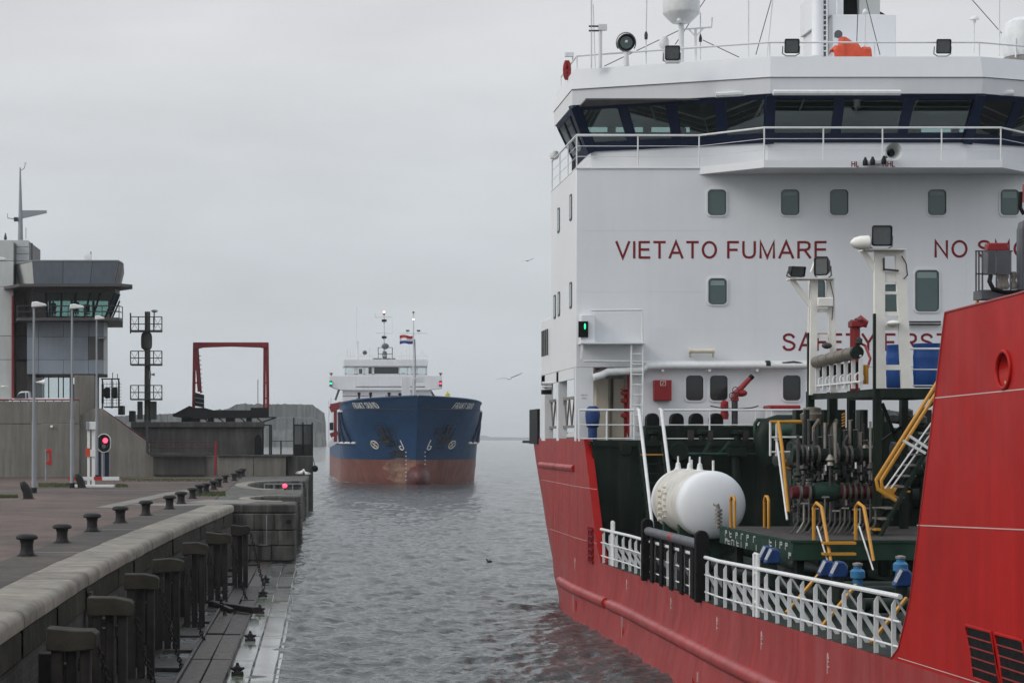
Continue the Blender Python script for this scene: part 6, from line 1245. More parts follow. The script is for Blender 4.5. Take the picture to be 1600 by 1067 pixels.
# alcove lockers, valves, max text
for u0, u1 in ((930, 951), (955, 976)): MB().box(PX(u0, 67.2), PX(u1, 67.2), 67.1, 67.6, ZP, PZ(592, 67.2)).build('locker_door', 'cream', ac, bev=.03)
MB().box(PX(976, 67.2), PX(990, 67.2), 67.3, 67.6, ZP, PZ(575, 67.2)).build('alcove_panel', 'ship_white', ac)
wtube([(953, 592), (953, 690)], .05, 'dark_pipe', 'pipe_brown', y=67.05); wtube([(957, 590), (957, 640)], .03, 'dark_pipe', 'dark_steel', y=67.0)
vr = node('valve_set', tk); wtube([(977, 683), (977, 620), (977, 612)], .05, 'riser', 'valve_red', y=66.5, par=vr)
for v in (614, 626, 649): MB().lathe(P(977, v, 66.45), [(.03, -.1), (.12, -.06), (.13, .06), (.03, .1)], 10).cyl(P(970, v, 66.4), P(983, v, 66.4), .05, n=8).build('valve_body', 'valve_red', vr)
MB().lathe(P(977, 609, 66.45), [(.02, 0), (.16, .0), (.16, .03), (.02, .03)], 12).build('hand_wheel', 'valve_red', vr)
MB().lathe(P(926, 688, 65.6), [(.14, 0), (.15, .4), (.2, .45), (.22, .6), (.24, .8), (.22, 1.0), (.12, 1.1)], 14).build('blue_vent', 'valve_blue', tk)
MB().lathe(P(995, 678, 66.2), [(.16, 0), (.22, .1), (.22, 1.8), (.2, 2.0)], 14).build('gas_bottle', 'rail_white', ac)
# rails on the poop deck front
railing([(PX(905, 64.6), 64.6, ZP), (PX(991, 64.6), 64.6, ZP)], .98, 'poop_rail', tk, (.52, .08), .035, 1.1); railing([(PX(1037, 64.6), 64.6, ZP), (PX(1252, 64.6), 64.6, ZP)], .98, 'poop_rail', tk, (.52, .08), .032, 1.25)
# stair from poop to main deck
sr = node('poop_stair', tk); xa, xb = PX(1001, 64), PX(1036, 64)
for k in range(13):
    f_ = k / 12; MB().box(xa, xb, 64.3 - 2.4 * f_ - .12, 64.3 - 2.4 * f_ + .12, ZP - .15 - 3.5 * f_, ZP - .11 - 3.5 * f_).build('tread', 'yellow' if k == 1 else 'deck_green', sr)
for x in (xa, xb): MB().bar((x, 64.4, ZP - .1), (x, 61.8, ZP - 3.75), .05, .25).build('stringer', 'deck_green', sr); MB().tube([(x, 64.55, ZP + 1.0), (x, 64.3, ZP + .98), (x, 61.9, ZP - 2.6)], .05, 8).build('handrail', 'rail_white', sr)
# equipment row on the poop deck
er = node('vent_row', tk)
MB().box(PX(1006, 65), PX(1192, 65), 64.75, 65.3, ZP, PZ(665, 65)).build('duct', 'deck_green', er, bev=.04)
for u in (1019, 1057, 1087.5, 1118.5): MB().prism([(PX(u, 65) + a, PZ(666, 65) + b) for a, b in [(-.2, -.1)] + [(-.2*math.cos(t), .22 + .2*math.sin(t)) for t in np.linspace(0, math.pi, 9)] + [(.2, -.1)]], 64.8, 65.25, 'y').build('vent_hood', 'black', er, bev=.02)
for u, w in ((1010, 6), (1085, 10), (1140, 6)): MB().lathe(P(u + 12, 690, 64.62), [(.12, 0), (.12, .2), (.2, .25), (.2, .33), (.1, .37)], 12).build('deck_vent', 'deck_green', er)
for u in (1018, 1075, 1105, 1160): MB().box(PX(u, 64.6), PX(u + 9, 64.6), 64.55, 64.7, ZP - .02, PZ(672, 64.6)).build('support_leg', 'deck_plate', er)
# fire monitor
fmn = node('fire_monitor', tk, 'red fire monitor pointing up to the right'); Ym = 64.9
MB().cyl(P(1148, 690, Ym), P(1148, 622, Ym), .1, n=10).build('stand', 'dark_steel', fmn); MB().lathe(P(1148, 627, Ym), [(.1, 0), (.13, .02), (.13, .12), (.09, .15), (.09, .3)], 12).build('swivel', 'valve_red', fmn)
MB().tube([P(1147, 621, Ym), P(1150, 615, Ym), P(1158, 606, Ym), P(1173, 590, Ym)], [.12, .11, .09, .075], 12).build('barrel', 'valve_red', fmn); MB().cyl(P(1172, 591, Ym), P(1176, 587, Ym), .085, n=12).build('nozzle', 'black', fmn); MB().sph(P(1158, 614, Ym), (.2, .12, .12), 10, 8).build('gear_case', 'valve_red', fmn)
for u, v in ((1144, 618), (1149, 609)): MB().tube([P(u, v, Ym - .15) + Vector((.09*math.cos(t), 0, .09*math.sin(t))) for t in np.linspace(0, 6.28, 13)[:-1]], .015, 5, closed=True).build('hand_wheel', 'dark_steel', fmn)
MB().lathe(P(1132, 655, Ym), [(.12, 0), (.14, .15), (.1, .3), (.13, .4), (.12, .55), (.04, .6)], 12).build('hydrant', 'valve_red', tk); wtube([(1110, 634), (1125, 637), (1150, 639), (1175, 637), (1185, 634)], .02, 'hose', 'dark_steel', y=64.7, par=tk)
MB().box(PX(1204, 65), PX(1246, 65), 64.9, 65.7, ZP, PZ(640, 65)).build('locker', 'ship_white', tk, bev=.02); MB().box(PX(1201, 65), PX(1249, 65), 64.8, 65.8, PZ(640, 65), PZ(633, 65)).build('locker_lid', 'valve_red', tk, bev=.04)
# big green pipe bend, drum, bulkhead fittings
MB().tube([P(1245, 663, 63.6), P(1215, 663, 63.6), P(1200, 668, 63.6), P(1193, 682, 63.6), P(1196, 704, 63.6), P(1206, 722, 63.6)], .30, 14).build('vapour_pipe', 'deck_green', tk); MB().sph(P(1238, 672, 63.2), (.7, .5, .34), 16, 10).build('drain_tank', 'mid_green', tk)
MB().tube([P(1180, 690, 63.9), P(1180, 662, 63.9), P(1184, 656, 63.9), P(1190, 656, 63.9), P(1262, 657, 63.9)], .06, 8).build('green_pipe', 'mid_green', tk)
MB().lathe(P(1062, 706, 64.1), [(.02, 0), (.28, .0), (.32, .1), (.3, .25)], 18, 'y').build('manhole_cover', 'deck_green', tk); MB().cyl(P(1075, 709, 64), P(1190, 710, 64), .05, n=8).build('green_pipe', 'mid_green', tk); MB().box(PX(1138, 63.8), PX(1163, 63.8), 63.5, 64.3, PZ(712, 63.8), PZ(698, 63.8)).cyl(P(1150, 712, 63.8), P(1150, 800, 63.8), .14, n=10).build('green_post', 'deck_green', tk); MB().bar(P(1098, 710, 64.1), P(1110, 690, 64.1), .08).bar(P(1122, 710, 64.1), P(1140, 690, 64.1), .08).build('green_brace', 'mid_green', tk)
MB().lathe(P(978, 702, 64.3), [(.02, 0), (.18, .0), (.2, .08)], 14, 'y').build('manhole_cover', 'deck_green', tk)
# ------------------------------------------------------------------ white tank
wt_ = node('white_tank', tk, 'white horizontal pressure tank on the main deck'); y0, y1 = 57.0, 61.2; cx, cz, r = PX(1112, 57), PZ(788.5, 57), 53 * 57 / F
prof = [(.02, -.34)] + [(r * math.sin(t), -.34 * math.cos(t)) for t in np.linspace(.15, math.pi/2, 9)] + [(r, .02), (r, y1 - y0)] + [(r * math.cos(t), y1 - y0 + .34 * math.sin(t)) for t in np.linspace(.1, math.pi/2 - .05, 8)]
MB().lathe((cx, y0, cz), prof, 48, 'y').build('shell', 'ship_white', wt_, ang=60)
MB().lathe((cx, y0 + .35, cz), [(r + .002, 0), (r + .003, .01), (r + .003, y1 - y0 - .7), (r + .002, y1 - y0 - .69)], 48, 'y', 0).build('body_wrap', 'tank_cream', wt_)
for yy in (y0 + .03, y0 + 1.6, y1 - .1): MB().lathe((cx, yy, cz), [(r + .001, 0), (r + .005, .01), (r + .005, .03), (r + .001, .04)], 40, 'y').build('weld_band', 'ship_white', wt_)
for yy in (58, 60.3): MB().box(cx - .75, cx + .75, yy - .12, yy + .12, 2.0, cz - r * .55).build('saddle', 'mid_green', wt_, bev=.02)
for yy, x in ((60.6, -.15), (59.6, .0), (58.4, .05)): MB().lathe((cx + x - .1, yy, cz + r - .04), [(.12, 0), (.12, .04), (.09, .06), (.06, .22), (.03, .24), (.025, .42)], 10).build('safety_valve', 'rail_white', wt_)
for yy, x in ((60.1, .05), (58.0, .25)): MB().cyl((cx + x, yy, cz + r - .05), (cx + x, yy, cz + r + .28), .035, n=6).build('pipe_stub', 'rail_white', wt_)
for k in range(6): MB().cyl((cx - r * 1.0, 59.6 - .0, cz - .5 + k * .17), (cx - r * 1.0 - .09, 59.6, cz - .5 + k * .17), .06, n=8).build('gauge_bolt', 'cream', wt_); MB().cyl((cx - r * .98, 58.9, cz - .4 + k * .17), (cx - r * .98 - .09, 58.9, cz - .4 + k * .17), .04, n=8).build('gauge_bolt', 'cream', wt_)
MB().tube([P(1116, 787, 56.4), P(1121, 789, 56.3), P(1123, 796, 56.3), P(1123, 826, 56.3)], .05, 8).build('drain_pipe', 'steel', wt_)
for v in (797, 803, 809, 815, 821): MB().lathe(P(1123, v, 56.3), [(.02, -.04), (.1, -.03), (.1, .03), (.02, .04)], 10).build('flange', 'steel', wt_)
# ------------------------------------------------------------------ deck edge rail with flat stanchions
dr = node('deck_rail', tk, 'white deck rail with flat tapered stanchions')
def rx(Y): return tX(Y, zdeck(Y)) + .07
ysr = np.linspace(32.35, 62.2, 60); m = MB()
for h_, r_ in ((1.0, .042), (.60, .020), (.20, .020)): m.tube([(rx(Y), Y, zdeck(Y) + h_) for Y in ysr], r_, 7)
m.build('rail', 'rail_white', dr)
yy = 32.7; k = 0
while yy < 62.2:
    x, z = rx(yy), zdeck(yy) - .02; MB().prism([(x - .037, z), (x + .037, z), (x + .037, z + .95), (x + .02, z + .965), (x - .037, z + .87)], yy - .012, yy + .012, 'y').build('stanchion', 'rail_white', dr)
    MB().bar((x + .02, yy + .02, z + .66), (x + .42, yy + .02, z + .02), .012, .075, (0, 0, 1)).build('stay', 'rail_white', dr)
    if k in (0, 1, 3, 5, 7, 8): MB().bar((x + .05, yy + .03, z + .95), (x + .75, yy + .5, z + .05), .05, .012).build('inner_brace', 'rail_white', dr)
    yy += .97; k += 1
for Yg in (42.3, 60.4):
    gp_ = node('gate_post', tk)
    for d_ in (-.14, .14): MB().cyl((rx(Yg), Yg + d_, zdeck(Yg)), (rx(Yg), Yg + d_, zdeck(Yg) + 1.3), .045, n=8).build('upright', 'rail_white', gp_)
    for h_ in (.3, .6, .9, 1.3): MB().cyl((rx(Yg), Yg - .14, zdeck(Yg) + h_), (rx(Yg), Yg + .14, zdeck(Yg) + h_), .03, n=6).build('rung', 'rail_white', gp_)
# black roller fender frame
bf = node('roller_fender', tk, 'black frame with round topped uprights and a grey roller')
for Yc in (47.6, 54.8):
    pl = [(x - .0, z) for x, z in [(rx(Yc) - .1, zdeck(Yc) - .1)]]
    w_ = .30; zt_ = zdeck(Yc) + 1.62; pl = [(rx(Yc) - .06 - w_/2, zdeck(Yc) - .05), (rx(Yc) - .06 + w_/2 + .05, zdeck(Yc) - .05)] + [(rx(Yc) - .06 + w_/2*math.cos(t), zt_ - w_/2 + w_/2*math.sin(t)) for t in np.linspace(0, math.pi, 9)]
    MB().prism(pl, Yc - .12, Yc + .12, 'y').build('upright', 'rubber', bf, bev=.02)
MB().cyl((rx(48) - .06, 47.8, zdeck(48) + 1.28), (rx(54) - .06, 54.6, zdeck(54) + 1.28), .12, n=14).build('roller', 'grey_paint', bf)
MB().cyl((rx(51) - .06, 50.9, zdeck(51) + 1.28), (rx(51) - .06, 51.3, zdeck(51) + 1.28), .123, n=14).build('roller_band', 'valve_red', bf)
for Yc in np.linspace(48.5, 53.9, 5): MB().box(rx(Yc) - .12, rx(Yc) - .06, Yc - .18, Yc + .18, zdeck(Yc) - .04, zdeck(Yc) + 1.16).build('fender_strip', 'rubber', bf, bev=.02)
MB().box(rx(51) + .13, rx(51) + .18, 47.7, 54.7, zdeck(51), zdeck(51) + 1.15).build('back_panel', 'black', bf)
# ------------------------------------------------------------------ manifold platform
YM0, YM1 = 44.5, 52.0; ZPl = PZ(845, 44.5); XP = PX(1238, 44.5); XPE = PX(1400, 44.5) + 4
mp_ = node('manifold_platform', tk, 'green drip tray platform with white stencilled marks')
MB().prism([(XP, YM0), (XPE, YM0), (XPE, YM1), (XP, YM1)], ZPl - .42, ZPl - .02).build('tray', 'mid_green', mp_, bev=.01); MB().box(XP + .06, XPE, YM0 + .06, YM1 - .06, ZPl - .019, ZPl + .002).build('grating', 'deck_plate', mp_)
MB().box(XP - .03, XP + .05, YM0, YM1, ZPl - .04, ZPl + .02).box(XP, XPE, YM0 - .03, YM0 + .05, ZPl - .04, ZPl + .02).build('tray_lip', 'mid_green', mp_)
rg = random.Random(8)
def stroke(Y, z0, z1, kind):
    m = MB(); x = XP - .006; w = .045
    m.box(x - .002, x, Y - w/2, Y + w/2, z0, z1)
    if kind == 1: m.box(x - .002, x, Y - .22, Y + w/2, z1 - .03, z1)
    if kind == 2: m.box(x - .002, x, Y - .22, Y + w/2, z0, z0 + .03).box(x - .002, x, Y - .22, Y, (z0+z1)/2, (z0+z1)/2 + .03)
    if kind == 3: m.box(x - .002, x, Y - .24, Y, z1 - .03, z1).box(x - .002, x, Y - .24, Y - .2, (z0+z1)/2, z1).box(x - .002, x, Y - .24, Y, (z0+z1)/2, (z0+z1)/2 + .03)
    m.build('stencil_mark', 'panel_light', mp_)
for Y, kd in ((51.3, 3), (50.8, 2), (50.1, 3), (49.5, 1), (48.9, 3), (48.2, 1), (46.6, 2), (46.0, 0), (45.6, 3), (45.1, 3)): stroke(Y, ZPl - .22, ZPl - .06, kd)
for Y, kd in ((51.3, 3), (51.0, 2), (50.6, 1), (50.3, 0), (50.0, 2), (49.5, 0), (49.0, 3), (47.9, 0), (47.0, 0), (44.8, 3)): stroke(Y, ZPl - .40, ZPl - .26, kd)
for x in (XP + .3, XP + 2.5, XP + 5): MB().box(x - .08, x + .08, 45, 45.3, 2.0, ZPl - .4).box(x - .08, x + .08, 51, 51.3, 2.0, ZPl - .4).build('support', 'deck_green', mp_)
# yellow hand hoops and steps
def hoop(u, v0, v1, y, d=.45, r=.035):
    p0 = P(u, v1, y); zt_ = PZ(v0, y); x = p0.x
    MB().tube([(x, y, p0.z), (x, y, zt_ - .1), (x + .0, y + d*.25, zt_), (x, y + d*.75, zt_), (x, y + d, zt_ - .1), (x, y + d, p0.z)], r, 8).build('hand_hoop', 'yellow', mp_)
hoop(1148, 776, 826, 50.8); hoop(1201, 776, 826, 50.8)
for u in (1283, 1349):
    x = PX(u - 6, 44.4); zt_ = PZ(786, 44.4); MB().tube([(x, 44.7, ZPl - .1), (x, 44.7, zt_ - .1), (x + .02, 44.55, zt_), (x + .08, 44.35, zt_ - .08), (x + .16, 43.9, PZ(876, 43.9))], .035, 8).build('step_handrail', 'yellow', mp_)
    MB().tube([(x + .02, 44.5, zt_ - .5), (x + .14, 43.85, PZ(890, 43.9))], .018, 6).build('step_rail', 'rail_white', mp_)
for v in (846, 863): MB().box(PX(1286, 44), PX(1336, 44), 43.9, 44.15, PZ(v + 4, 44), PZ(v, 44)).build('step', 'yellow', mp_)
# ------------------------------------------------------------------ manifold
mf = node('manifold', tk, 'dense cluster of dark cargo manifold pipes and valves'); YV = 48.4
def vtx(u, v, y=YV): return P(u, v, y)
def flange(u, v, y, r, ax='x', w=.05, mat='flange_steel'):
    p = P(u, v, y); d = Vector((w/2, 0, 0)) if ax == 'x' else Vector((0, 0, w/2)) if ax == 'z' else Vector((0, w/2, 0)); m = MB().cyl(p - d, p + d, r, n=14)
    for k in range(8):
        t = k * math.pi / 4; o_ = (Vector((0, math.cos(t), math.sin(t))) if ax == 'x' else Vector((math.cos(t), math.sin(t), 0))) * r * .78; m.cyl(p - d*1.7 + o_, p + d*1.7 + o_, .018, n=5)
    m.build('flange', mat, mf)
MB().cyl(vtx(1237, 711), vtx(1375, 711), .17, n=14).build('upper_header', 'deck_green', mf); MB().cyl(vtx(1236, 769), vtx(1262, 769), .15, n=12).build('lower_header', 'dark_red', mf)
MB().lathe(vtx(1268, 768), [(.15, 0), (.21, .05), (.24, .25), (.24, .45), (.2, .58), (.15, .65)], 18, 'x').build('strainer', 'mid_green', mf); MB().cyl(vtx(1306, 769), vtx(1366, 769), .16, n=12).build('lower_header', 'dark_red', mf); MB().cyl(vtx(1366, 769), vtx(1392, 769), .15, n=14).build('yellow_coupling', 'yellow', mf); MB().cyl(vtx(1392, 768), vtx(1408, 768), .17, n=14).cyl(vtx(1408, 768), vtx(1422, 768), .03, n=8).build('coupling_end', 'yellow', mf)
for u in (1244, 1251, 1258, 1266, 1277, 1307, 1320, 1328, 1343): flange(u, 711, YV, .24)
for u in (1249, 1263, 1316, 1325, 1334, 1343, 1353): flange(u, 770, YV, .25)
rg = random.Random(21)
for i, u in enumerate([1247, 1256, 1264, 1273, 1281, 1289, 1297, 1305, 1313, 1320, 1328, 1336, 1344, 1352, 1360, 1368]):
    y = YV + rg.uniform(-.5, .9); vt, vb = rg.uniform(655, 690), rg.uniform(720, 760)
    MB().cyl(P(u, vb, y), P(u, vt, y), rg.uniform(.03, .05), n=7).build('valve_stem', rg.choice(['dark_steel', 'steel', 'deck_green']), mf)
    vv = rg.uniform(690, 745); MB().lathe(P(u, vv, y), [(.03, -.14), (.09, -.1), (.06, -.02), (.11, .03), (.07, .1), (.03, .16)], 9).build('valve_body', rg.choice(['dark_steel', 'deck_green', 'steel']), mf)
    if rg.random() < .6: MB().bar(P(u - 3, vt, y), P(u + 4, vt - 1, y), .03).build('valve_handle', 'steel', mf)
    y2 = 47.6 + rg.uniform(-.5, .6); zf_ = ZPl + .01; x = PX(u, y2); zt_ = PZ(rg.uniform(776, 800), y2)
    MB().tube([(x, y2, zt_), (x, y2, zf_ + .28), (x - .10, y2 - .05, zf_ + .12), (x - .18, y2 - .08, zf_ + .02)], .022, 6).build('drain_pipe', rg.choice(['flange_steel', 'dark_steel', 'flange_steel', 'steel']), mf)
    if i % 2: MB().cyl((x - .07, y2, zt_), (x + .1, y2, zt_), .02, n=6).build('drain_cock', 'steel', mf)
for v in (735, 790, 812): MB().cyl(P(1240, v, 49.2), P(1372, v + 1, 49.2), .06, n=8).build('cross_pipe', 'dark_steel', mf)
for u, y in ((1262, 49.4), (1290, 49.6), (1330, 49.5), (1352, 49.4)): MB().box(PX(u-3, y), PX(u+3, y), y, y + .2, ZPl, PZ(640, y)).build('manifold_post', 'deck_green', mf)
for u, y in ((1250, 50.6), (1290, 50.8), (1335, 51)): MB().cyl((PX(u, y), y - .4, PZ(720, y)), (PX(u, y), 52.6, PZ(720, y)), .22, n=12).build('cargo_line', 'deck_green', mf)
for u in (1272, 1300): MB().tube([P(u, 700, 49.8), P(u, 668, 49.8), P(u + 8, 655, 49.8)], .05, 7).build('cable_pipe', 'pipe_brown', mf)
for k in range(5): MB().bar(P(1316 - .5, 648 + k*4.5, 49.1), P(1321, 645 + k*4.5, 49.1), .05, .03).build('hazard_stripe', 'yellow', mf)
rg = random.Random(33)
for i in range(34):                                 # second and third ranks of risers, clamps and small bore pipes
    u = 1242 + i * 3.9 + rg.uniform(-1.5, 1.5); y = rg.uniform(48.9, 51.2); v1 = rg.uniform(740, 812); v0 = v1 - rg.uniform(40, 110)
    MB().tube([P(u, v1, y), P(u, v0 + 8, y), P(u + rg.choice([-5, 5, 0.5]), v0, y)], rg.uniform(.025, .06), 7).build('riser', rg.choice(['deck_green', 'dark_steel', 'deck_green', 'pipe_brown', 'mid_green']), mf)
    v = rg.uniform(v0 + 10, v1); MB().lathe(P(u, v, y), [(.03, -.09), (.10, -.06), (.10, -.02), (.06, 0), (.10, .02), (.10, .06), (.03, .09)], 9).build('clamp', rg.choice(['dark_steel', 'steel', 'deck_green']), mf)
for i in range(22):
    u = 1246 + i * 5.6 + rg.uniform(-2, 2); v = rg.choice([700, 722, 742, 752, 780]) + rg.uniform(-4, 4); y = rg.uniform(47.9, 48.3)
    MB().cyl(P(u, v, y), P(u, v + rg.uniform(6, 12), y), .022, n=6).build('bolt_bar', rg.choice(['steel', 'rail_white', 'dark_steel']), mf)
for y, v, r_ in ((53.5, 745, .3), (54.5, 705, .26), (55.5, 775, .34), (56.5, 720, .3), (58, 760, .4)): MB().cyl(P(1232, v, y), P(1470, v, y), r_, n=14).build('cross_line', 'deck_green', mf)  # dark pipes and posts added to darken the view behind the manifold
for u, y in ((1250, 53), (1285, 53.4), (1315, 53), (1350, 53.6), (1385, 53.2), (1420, 53.6), (1450, 53)): MB().box(PX(u - 6, y), PX(u + 6, y), y, y + .4, 2.2, PZ(640, y)).build('frame_post', 'deck_green', mf)
MB().box(PX(1290, 56), PX(1480, 56), 56, 60, 2.2, PZ(668, 56)).build('backdrop_block', 'deck_green', tk, bev=.05)  # block added to keep the space behind the manifold dark
# yellow railed access at the rear of the manifold
ya_ = node('access_stair', tk); Ya = 51.6
MB().tube([P(1203, 659, Ya), P(1295, 659, Ya), P(1285, 690, Ya - .5), P(1278, 700, Ya - .8)], .04, 8).build('handrail', 'yellow', ya_); MB().tube([P(1216, 659, Ya), P(1222, 700, Ya - .7), P(1232, 800, Ya - 1.6)], .045, 8).build('handrail', 'yellow', ya_); MB().tube([P(1214, 690, Ya), P(1230, 812, Ya - 1.7)], .03, 6).build('handrail', 'rail_white', ya_)
for u in (1203.5, 1213.5, 1258): MB().cyl(P(u, 712, Ya), P(u, 659, Ya), .03, n=6).build('post', 'rail_white', ya_)
for v in (683, 706): MB().cyl(P(1203.5, v, Ya), P(1258, v, Ya), .025, n=6).build('mid_rail', 'rail_white', ya_)
for v in (719.5, 730.5): MB().bar(P(1225, v, Ya - .5), P(1258, v, Ya - .5), .06).build('step', 'yellow', ya_)
for d_ in (0, 8): MB().tube([P(1255 + d_ * .5, 722 + d_, Ya - .9), P(1240 + d_, 745 + d_ * .4, Ya - .9), P(1242 + d_, 756, Ya - .9)], .035, 7).build('hand_loop', 'yellow', ya_)
for k in range(8): MB().box(PX(1226, Ya), PX(1254, Ya), Ya - .5 - k*.15, Ya - .3 - k*.15, PZ(735 + k*11, Ya), PZ(733 + k*11, Ya)).build('step', 'deck_plate', ya_)
# green gantry that carries the light towers
gy0, gy1 = 47.6, 50.6; gn = node('gantry', tk, 'dark green steel gantry above the manifold'); ZG = PZ(607, gy0)
for u, y in ((1370.5, gy0), (1266, gy1), (1299, gy1 + .9), (1330, gy1 + .9), (1302, gy1 + 1.6), (1412, gy1)): MB().box(PX(u - 5, y), PX(u + 5, y), y - .12, y + .12, ZPl if u < 1400 else 2.1, ZG).build('post', 'deck_green', gn)
MB().box(PX(1371, gy0), PX(1480, gy0), gy0 - .15, gy0 + 2.6, ZG - .22, ZG).build('upper_deck', 'deck_green', gn); MB().prism([(PX(1262, gy1), gy1), (PX(1365, gy0), gy0 - .1), (PX(1375, gy0), gy0 + .15), (PX(1270, gy1), gy1 + .6)], PZ(622, 49), PZ(613, 49)).build('cross_girder', 'deck_green', gn)
MB().box(PX(1364.5, gy0), PX(1368, gy0), gy0 - .05, gy0 + .05, ZPl, PZ(490, gy0)).build('cable_post', 'deck_green', gn); MB().box(PX(1261.5, gy1), PX(1264, gy1), gy1 - .05, gy1 + .05, PZ(700, gy1), PZ(520, gy1)).build('cable_post', 'deck_green', gn)
for a, b in (((1378, 690), (1470, 620)), ((1378, 630), (1402, 690))): MB().bar(P(*a, gy1), P(*b, gy1), .08).build('brace', 'deck_green', gn)
MB().cyl(P(1262, 648, 50), P(1276, 648, 50), .03, n=6).lathe(P(1269, 660, 50.2), [(.1, 0), (.28, .05), (.3, .2), (.22, .25), (.22, .35), (.1, .38)], 14).build('vent_head', 'pipe_brown', gn)
for u, v, w in ((1400, 650, 30), (1430, 660, 26), (1412, 700, 40), (1440, 720, 30)): MB().cyl(P(u - w/2, v, 52), P(u + w/2, v + 4, 52), .16, n=10).build('dark_pipe', 'dark_steel', gn)
for u, v in ((1395, 655), (1418, 648), (1440, 658)): MB().lathe(P(u, v, 51.5), [(.05, -.1), (.14, -.05), (.14, .1), (.05, .16)], 10).build('dark_valve', 'dark_steel', gn)
MB().cyl(P(1398, 738, 51), P(1440, 735, 51), .2, n=14).build('green_cylinder', 'deck_green', gn)
# stair with yellow handrails on the right
rs_ = node('gantry_stair', tk); Yr = 46.8; MB().bar(P(1374, 838, Yr), P(1466, 668, Yr), .06, .26, (0, 1, 0)).build('stringer', 'deck_green', rs_); MB().bar(P(1370, 830, Yr + .8), P(1462, 660, Yr + .8), .06, .24, (0, 1, 0)).build('stringer', 'deck_green', rs_)
for k in range(10):
    f_ = (k + .5) / 10; a = P(1372 + 92*f_, 836 - 168*f_, Yr); MB().box(a.x - .12, a.x + .14, Yr + .03, Yr + .77, a.z - .02, a.z + .02).build('tread', 'steel' if k else 'yellow', rs_)
for dx, dy_, dv in ((0, 0, 0), (9, .7, 0)):
    y = Yr - .2 + dy_ * .5; MB().tube([P(1400 + dx * .9, 782 + dx*.1, y), P(1372 + dx * .7, 764 - dx * .2, y), P(1369 + dx*.9, 750, y), P(1470 + dx, 588, y)], .042, 8).build('handrail', 'yellow', rs_); MB().tube([P(1383 + dx, 763, y), P(1470 + dx*.6, 640 + dx, y)], .02, 6).build('handrail', 'rail_white', rs_)
for a, b in (((1409, 687), (1446, 708)), ((1421, 681), (1456, 704))): MB().bar(P(*a, Yr - .2), P(*b, Yr - .2), .06).build('cross_bar', 'rail_white', rs_)
# light towers
def tower(uL, uR, vt, vb, y, name_label, kind):
    t = node('light_tower', tk, name_label); w = PX(uR, y) - PX(uL, y)
    if kind == 0:
        legs = [((uL, vb), (uL + 2, vt)), ((uR + 6, vb), (uR, vt))]
    else: legs = [((uL, vb), (uL, vt)), ((uR + 8, vb), (uR - 2, vt))]
    for (a, b) in legs: MB().bar(P(*a, y), P(*b, y), .17 if kind == 0 else .24, .1, (0, 1, 0)).build('leg', 'tower_white', t)
    for (a, b) in legs[:1]: MB().bar(P(a[0] - 6, a[1], y + .5), P(b[0] - 5, b[1], y + .5), .1).build('leg', 'tower_white', t)
    MB().box(PX(uL - (37 if kind == 0 else 27), y), PX(uR + 4, y), y - .25, y + .35, PZ(vt + 2, y), PZ(vt, y)).build('top_plate', 'tower_white', t)
    MB().bar(P(uL - (33 if kind == 0 else 26), vt + 2, y), P(uL, vt + (46 if kind == 0 else 40), y), .13, .04, (0, 1, 0)).build('brace', 'tower_white', t)
    return t
t1 = tower(1270, 1297, 435, 617, 50.4, 'left white light tower with two floodlights', 0); t2 = tower(1374, 1408, 390, 606, 47.8, 'right white light tower, the taller one', 1)
for v in (485, 525, 575): MB().bar(P(1270, v, 50.4), P(1300, v, 50.4), .1, .05, (0, 1, 0)).build('cross_member', 'tower_white', t1)
MB().box(PX(1276, 50.3), PX(1301, 50.3), 50.2, 50.3, PZ(480, 50.3), PZ(465, 50.3)).build('plate', 'tower_white', t1, bev=.03)
for v0, v1 in ((392, 400), (424.5, 441), (455.5, 460), (487, 494), (508, 516), (570, 578)): MB().box(PX(1378, 47.8), PX(1410 + (v0-390)*.045, 47.8), 47.77, 47.83, PZ(v1, 47.8), PZ(v0, 47.8)).build('plate', 'tower_white', t2)
MB().tube([P(1409, 400, 47.7), P(1416, 412, 47.7), P(1418, 430, 47.7), P(1412, 436, 47.7)], .015, 5).build('cable', 'dark_steel', t2); MB().tube([P(1381, 403, 47.7), P(1381, 421, 47.7), P(1404, 423, 47.7)], .025, 5).build('bracket', 'dark_steel', t2)
MB().sph(P(1396, 505, 47.7), (.16, .12, .07), 10, 6).build('small_lamp', 'tower_white', t2); MB().tube([P(1297, 440, 50.3), P(1303, 465, 50.3), P(1300, 500, 50.3)], .012, 5).build('cable', 'dark_steel', t1); MB().sph(P(1292, 540, 50.2), (.13, .1, .08), 8, 6).build('small_lamp', 'dark_steel', t1)
floodlight(1377.5, 368.5, 47.5, .48, .48, t2, .05); floodlight(1246, 424, 50.2, .42, .26, t1, .25, turn=.35); floodlight(1284, 416, 50.2, .38, .46, t1, .0, 'lamp_black', turn=-.7)
MB().lathe(P(1329, 379.5, 47.6), [(.03, 0), (.12, .08), (.16, .22), (.17, .42), (.1, .46)], 14, 'x').build('floodlight_back', 'tower_white', t2); MB().prism([(PX(u, 50.2), PZ(v, 50.2)) for u, v in ((1270, 424), (1278, 402), (1290, 400), (1283, 426))], 50.35, 50.5, 'y').build('floodlight_back', 'tower_white', t1)
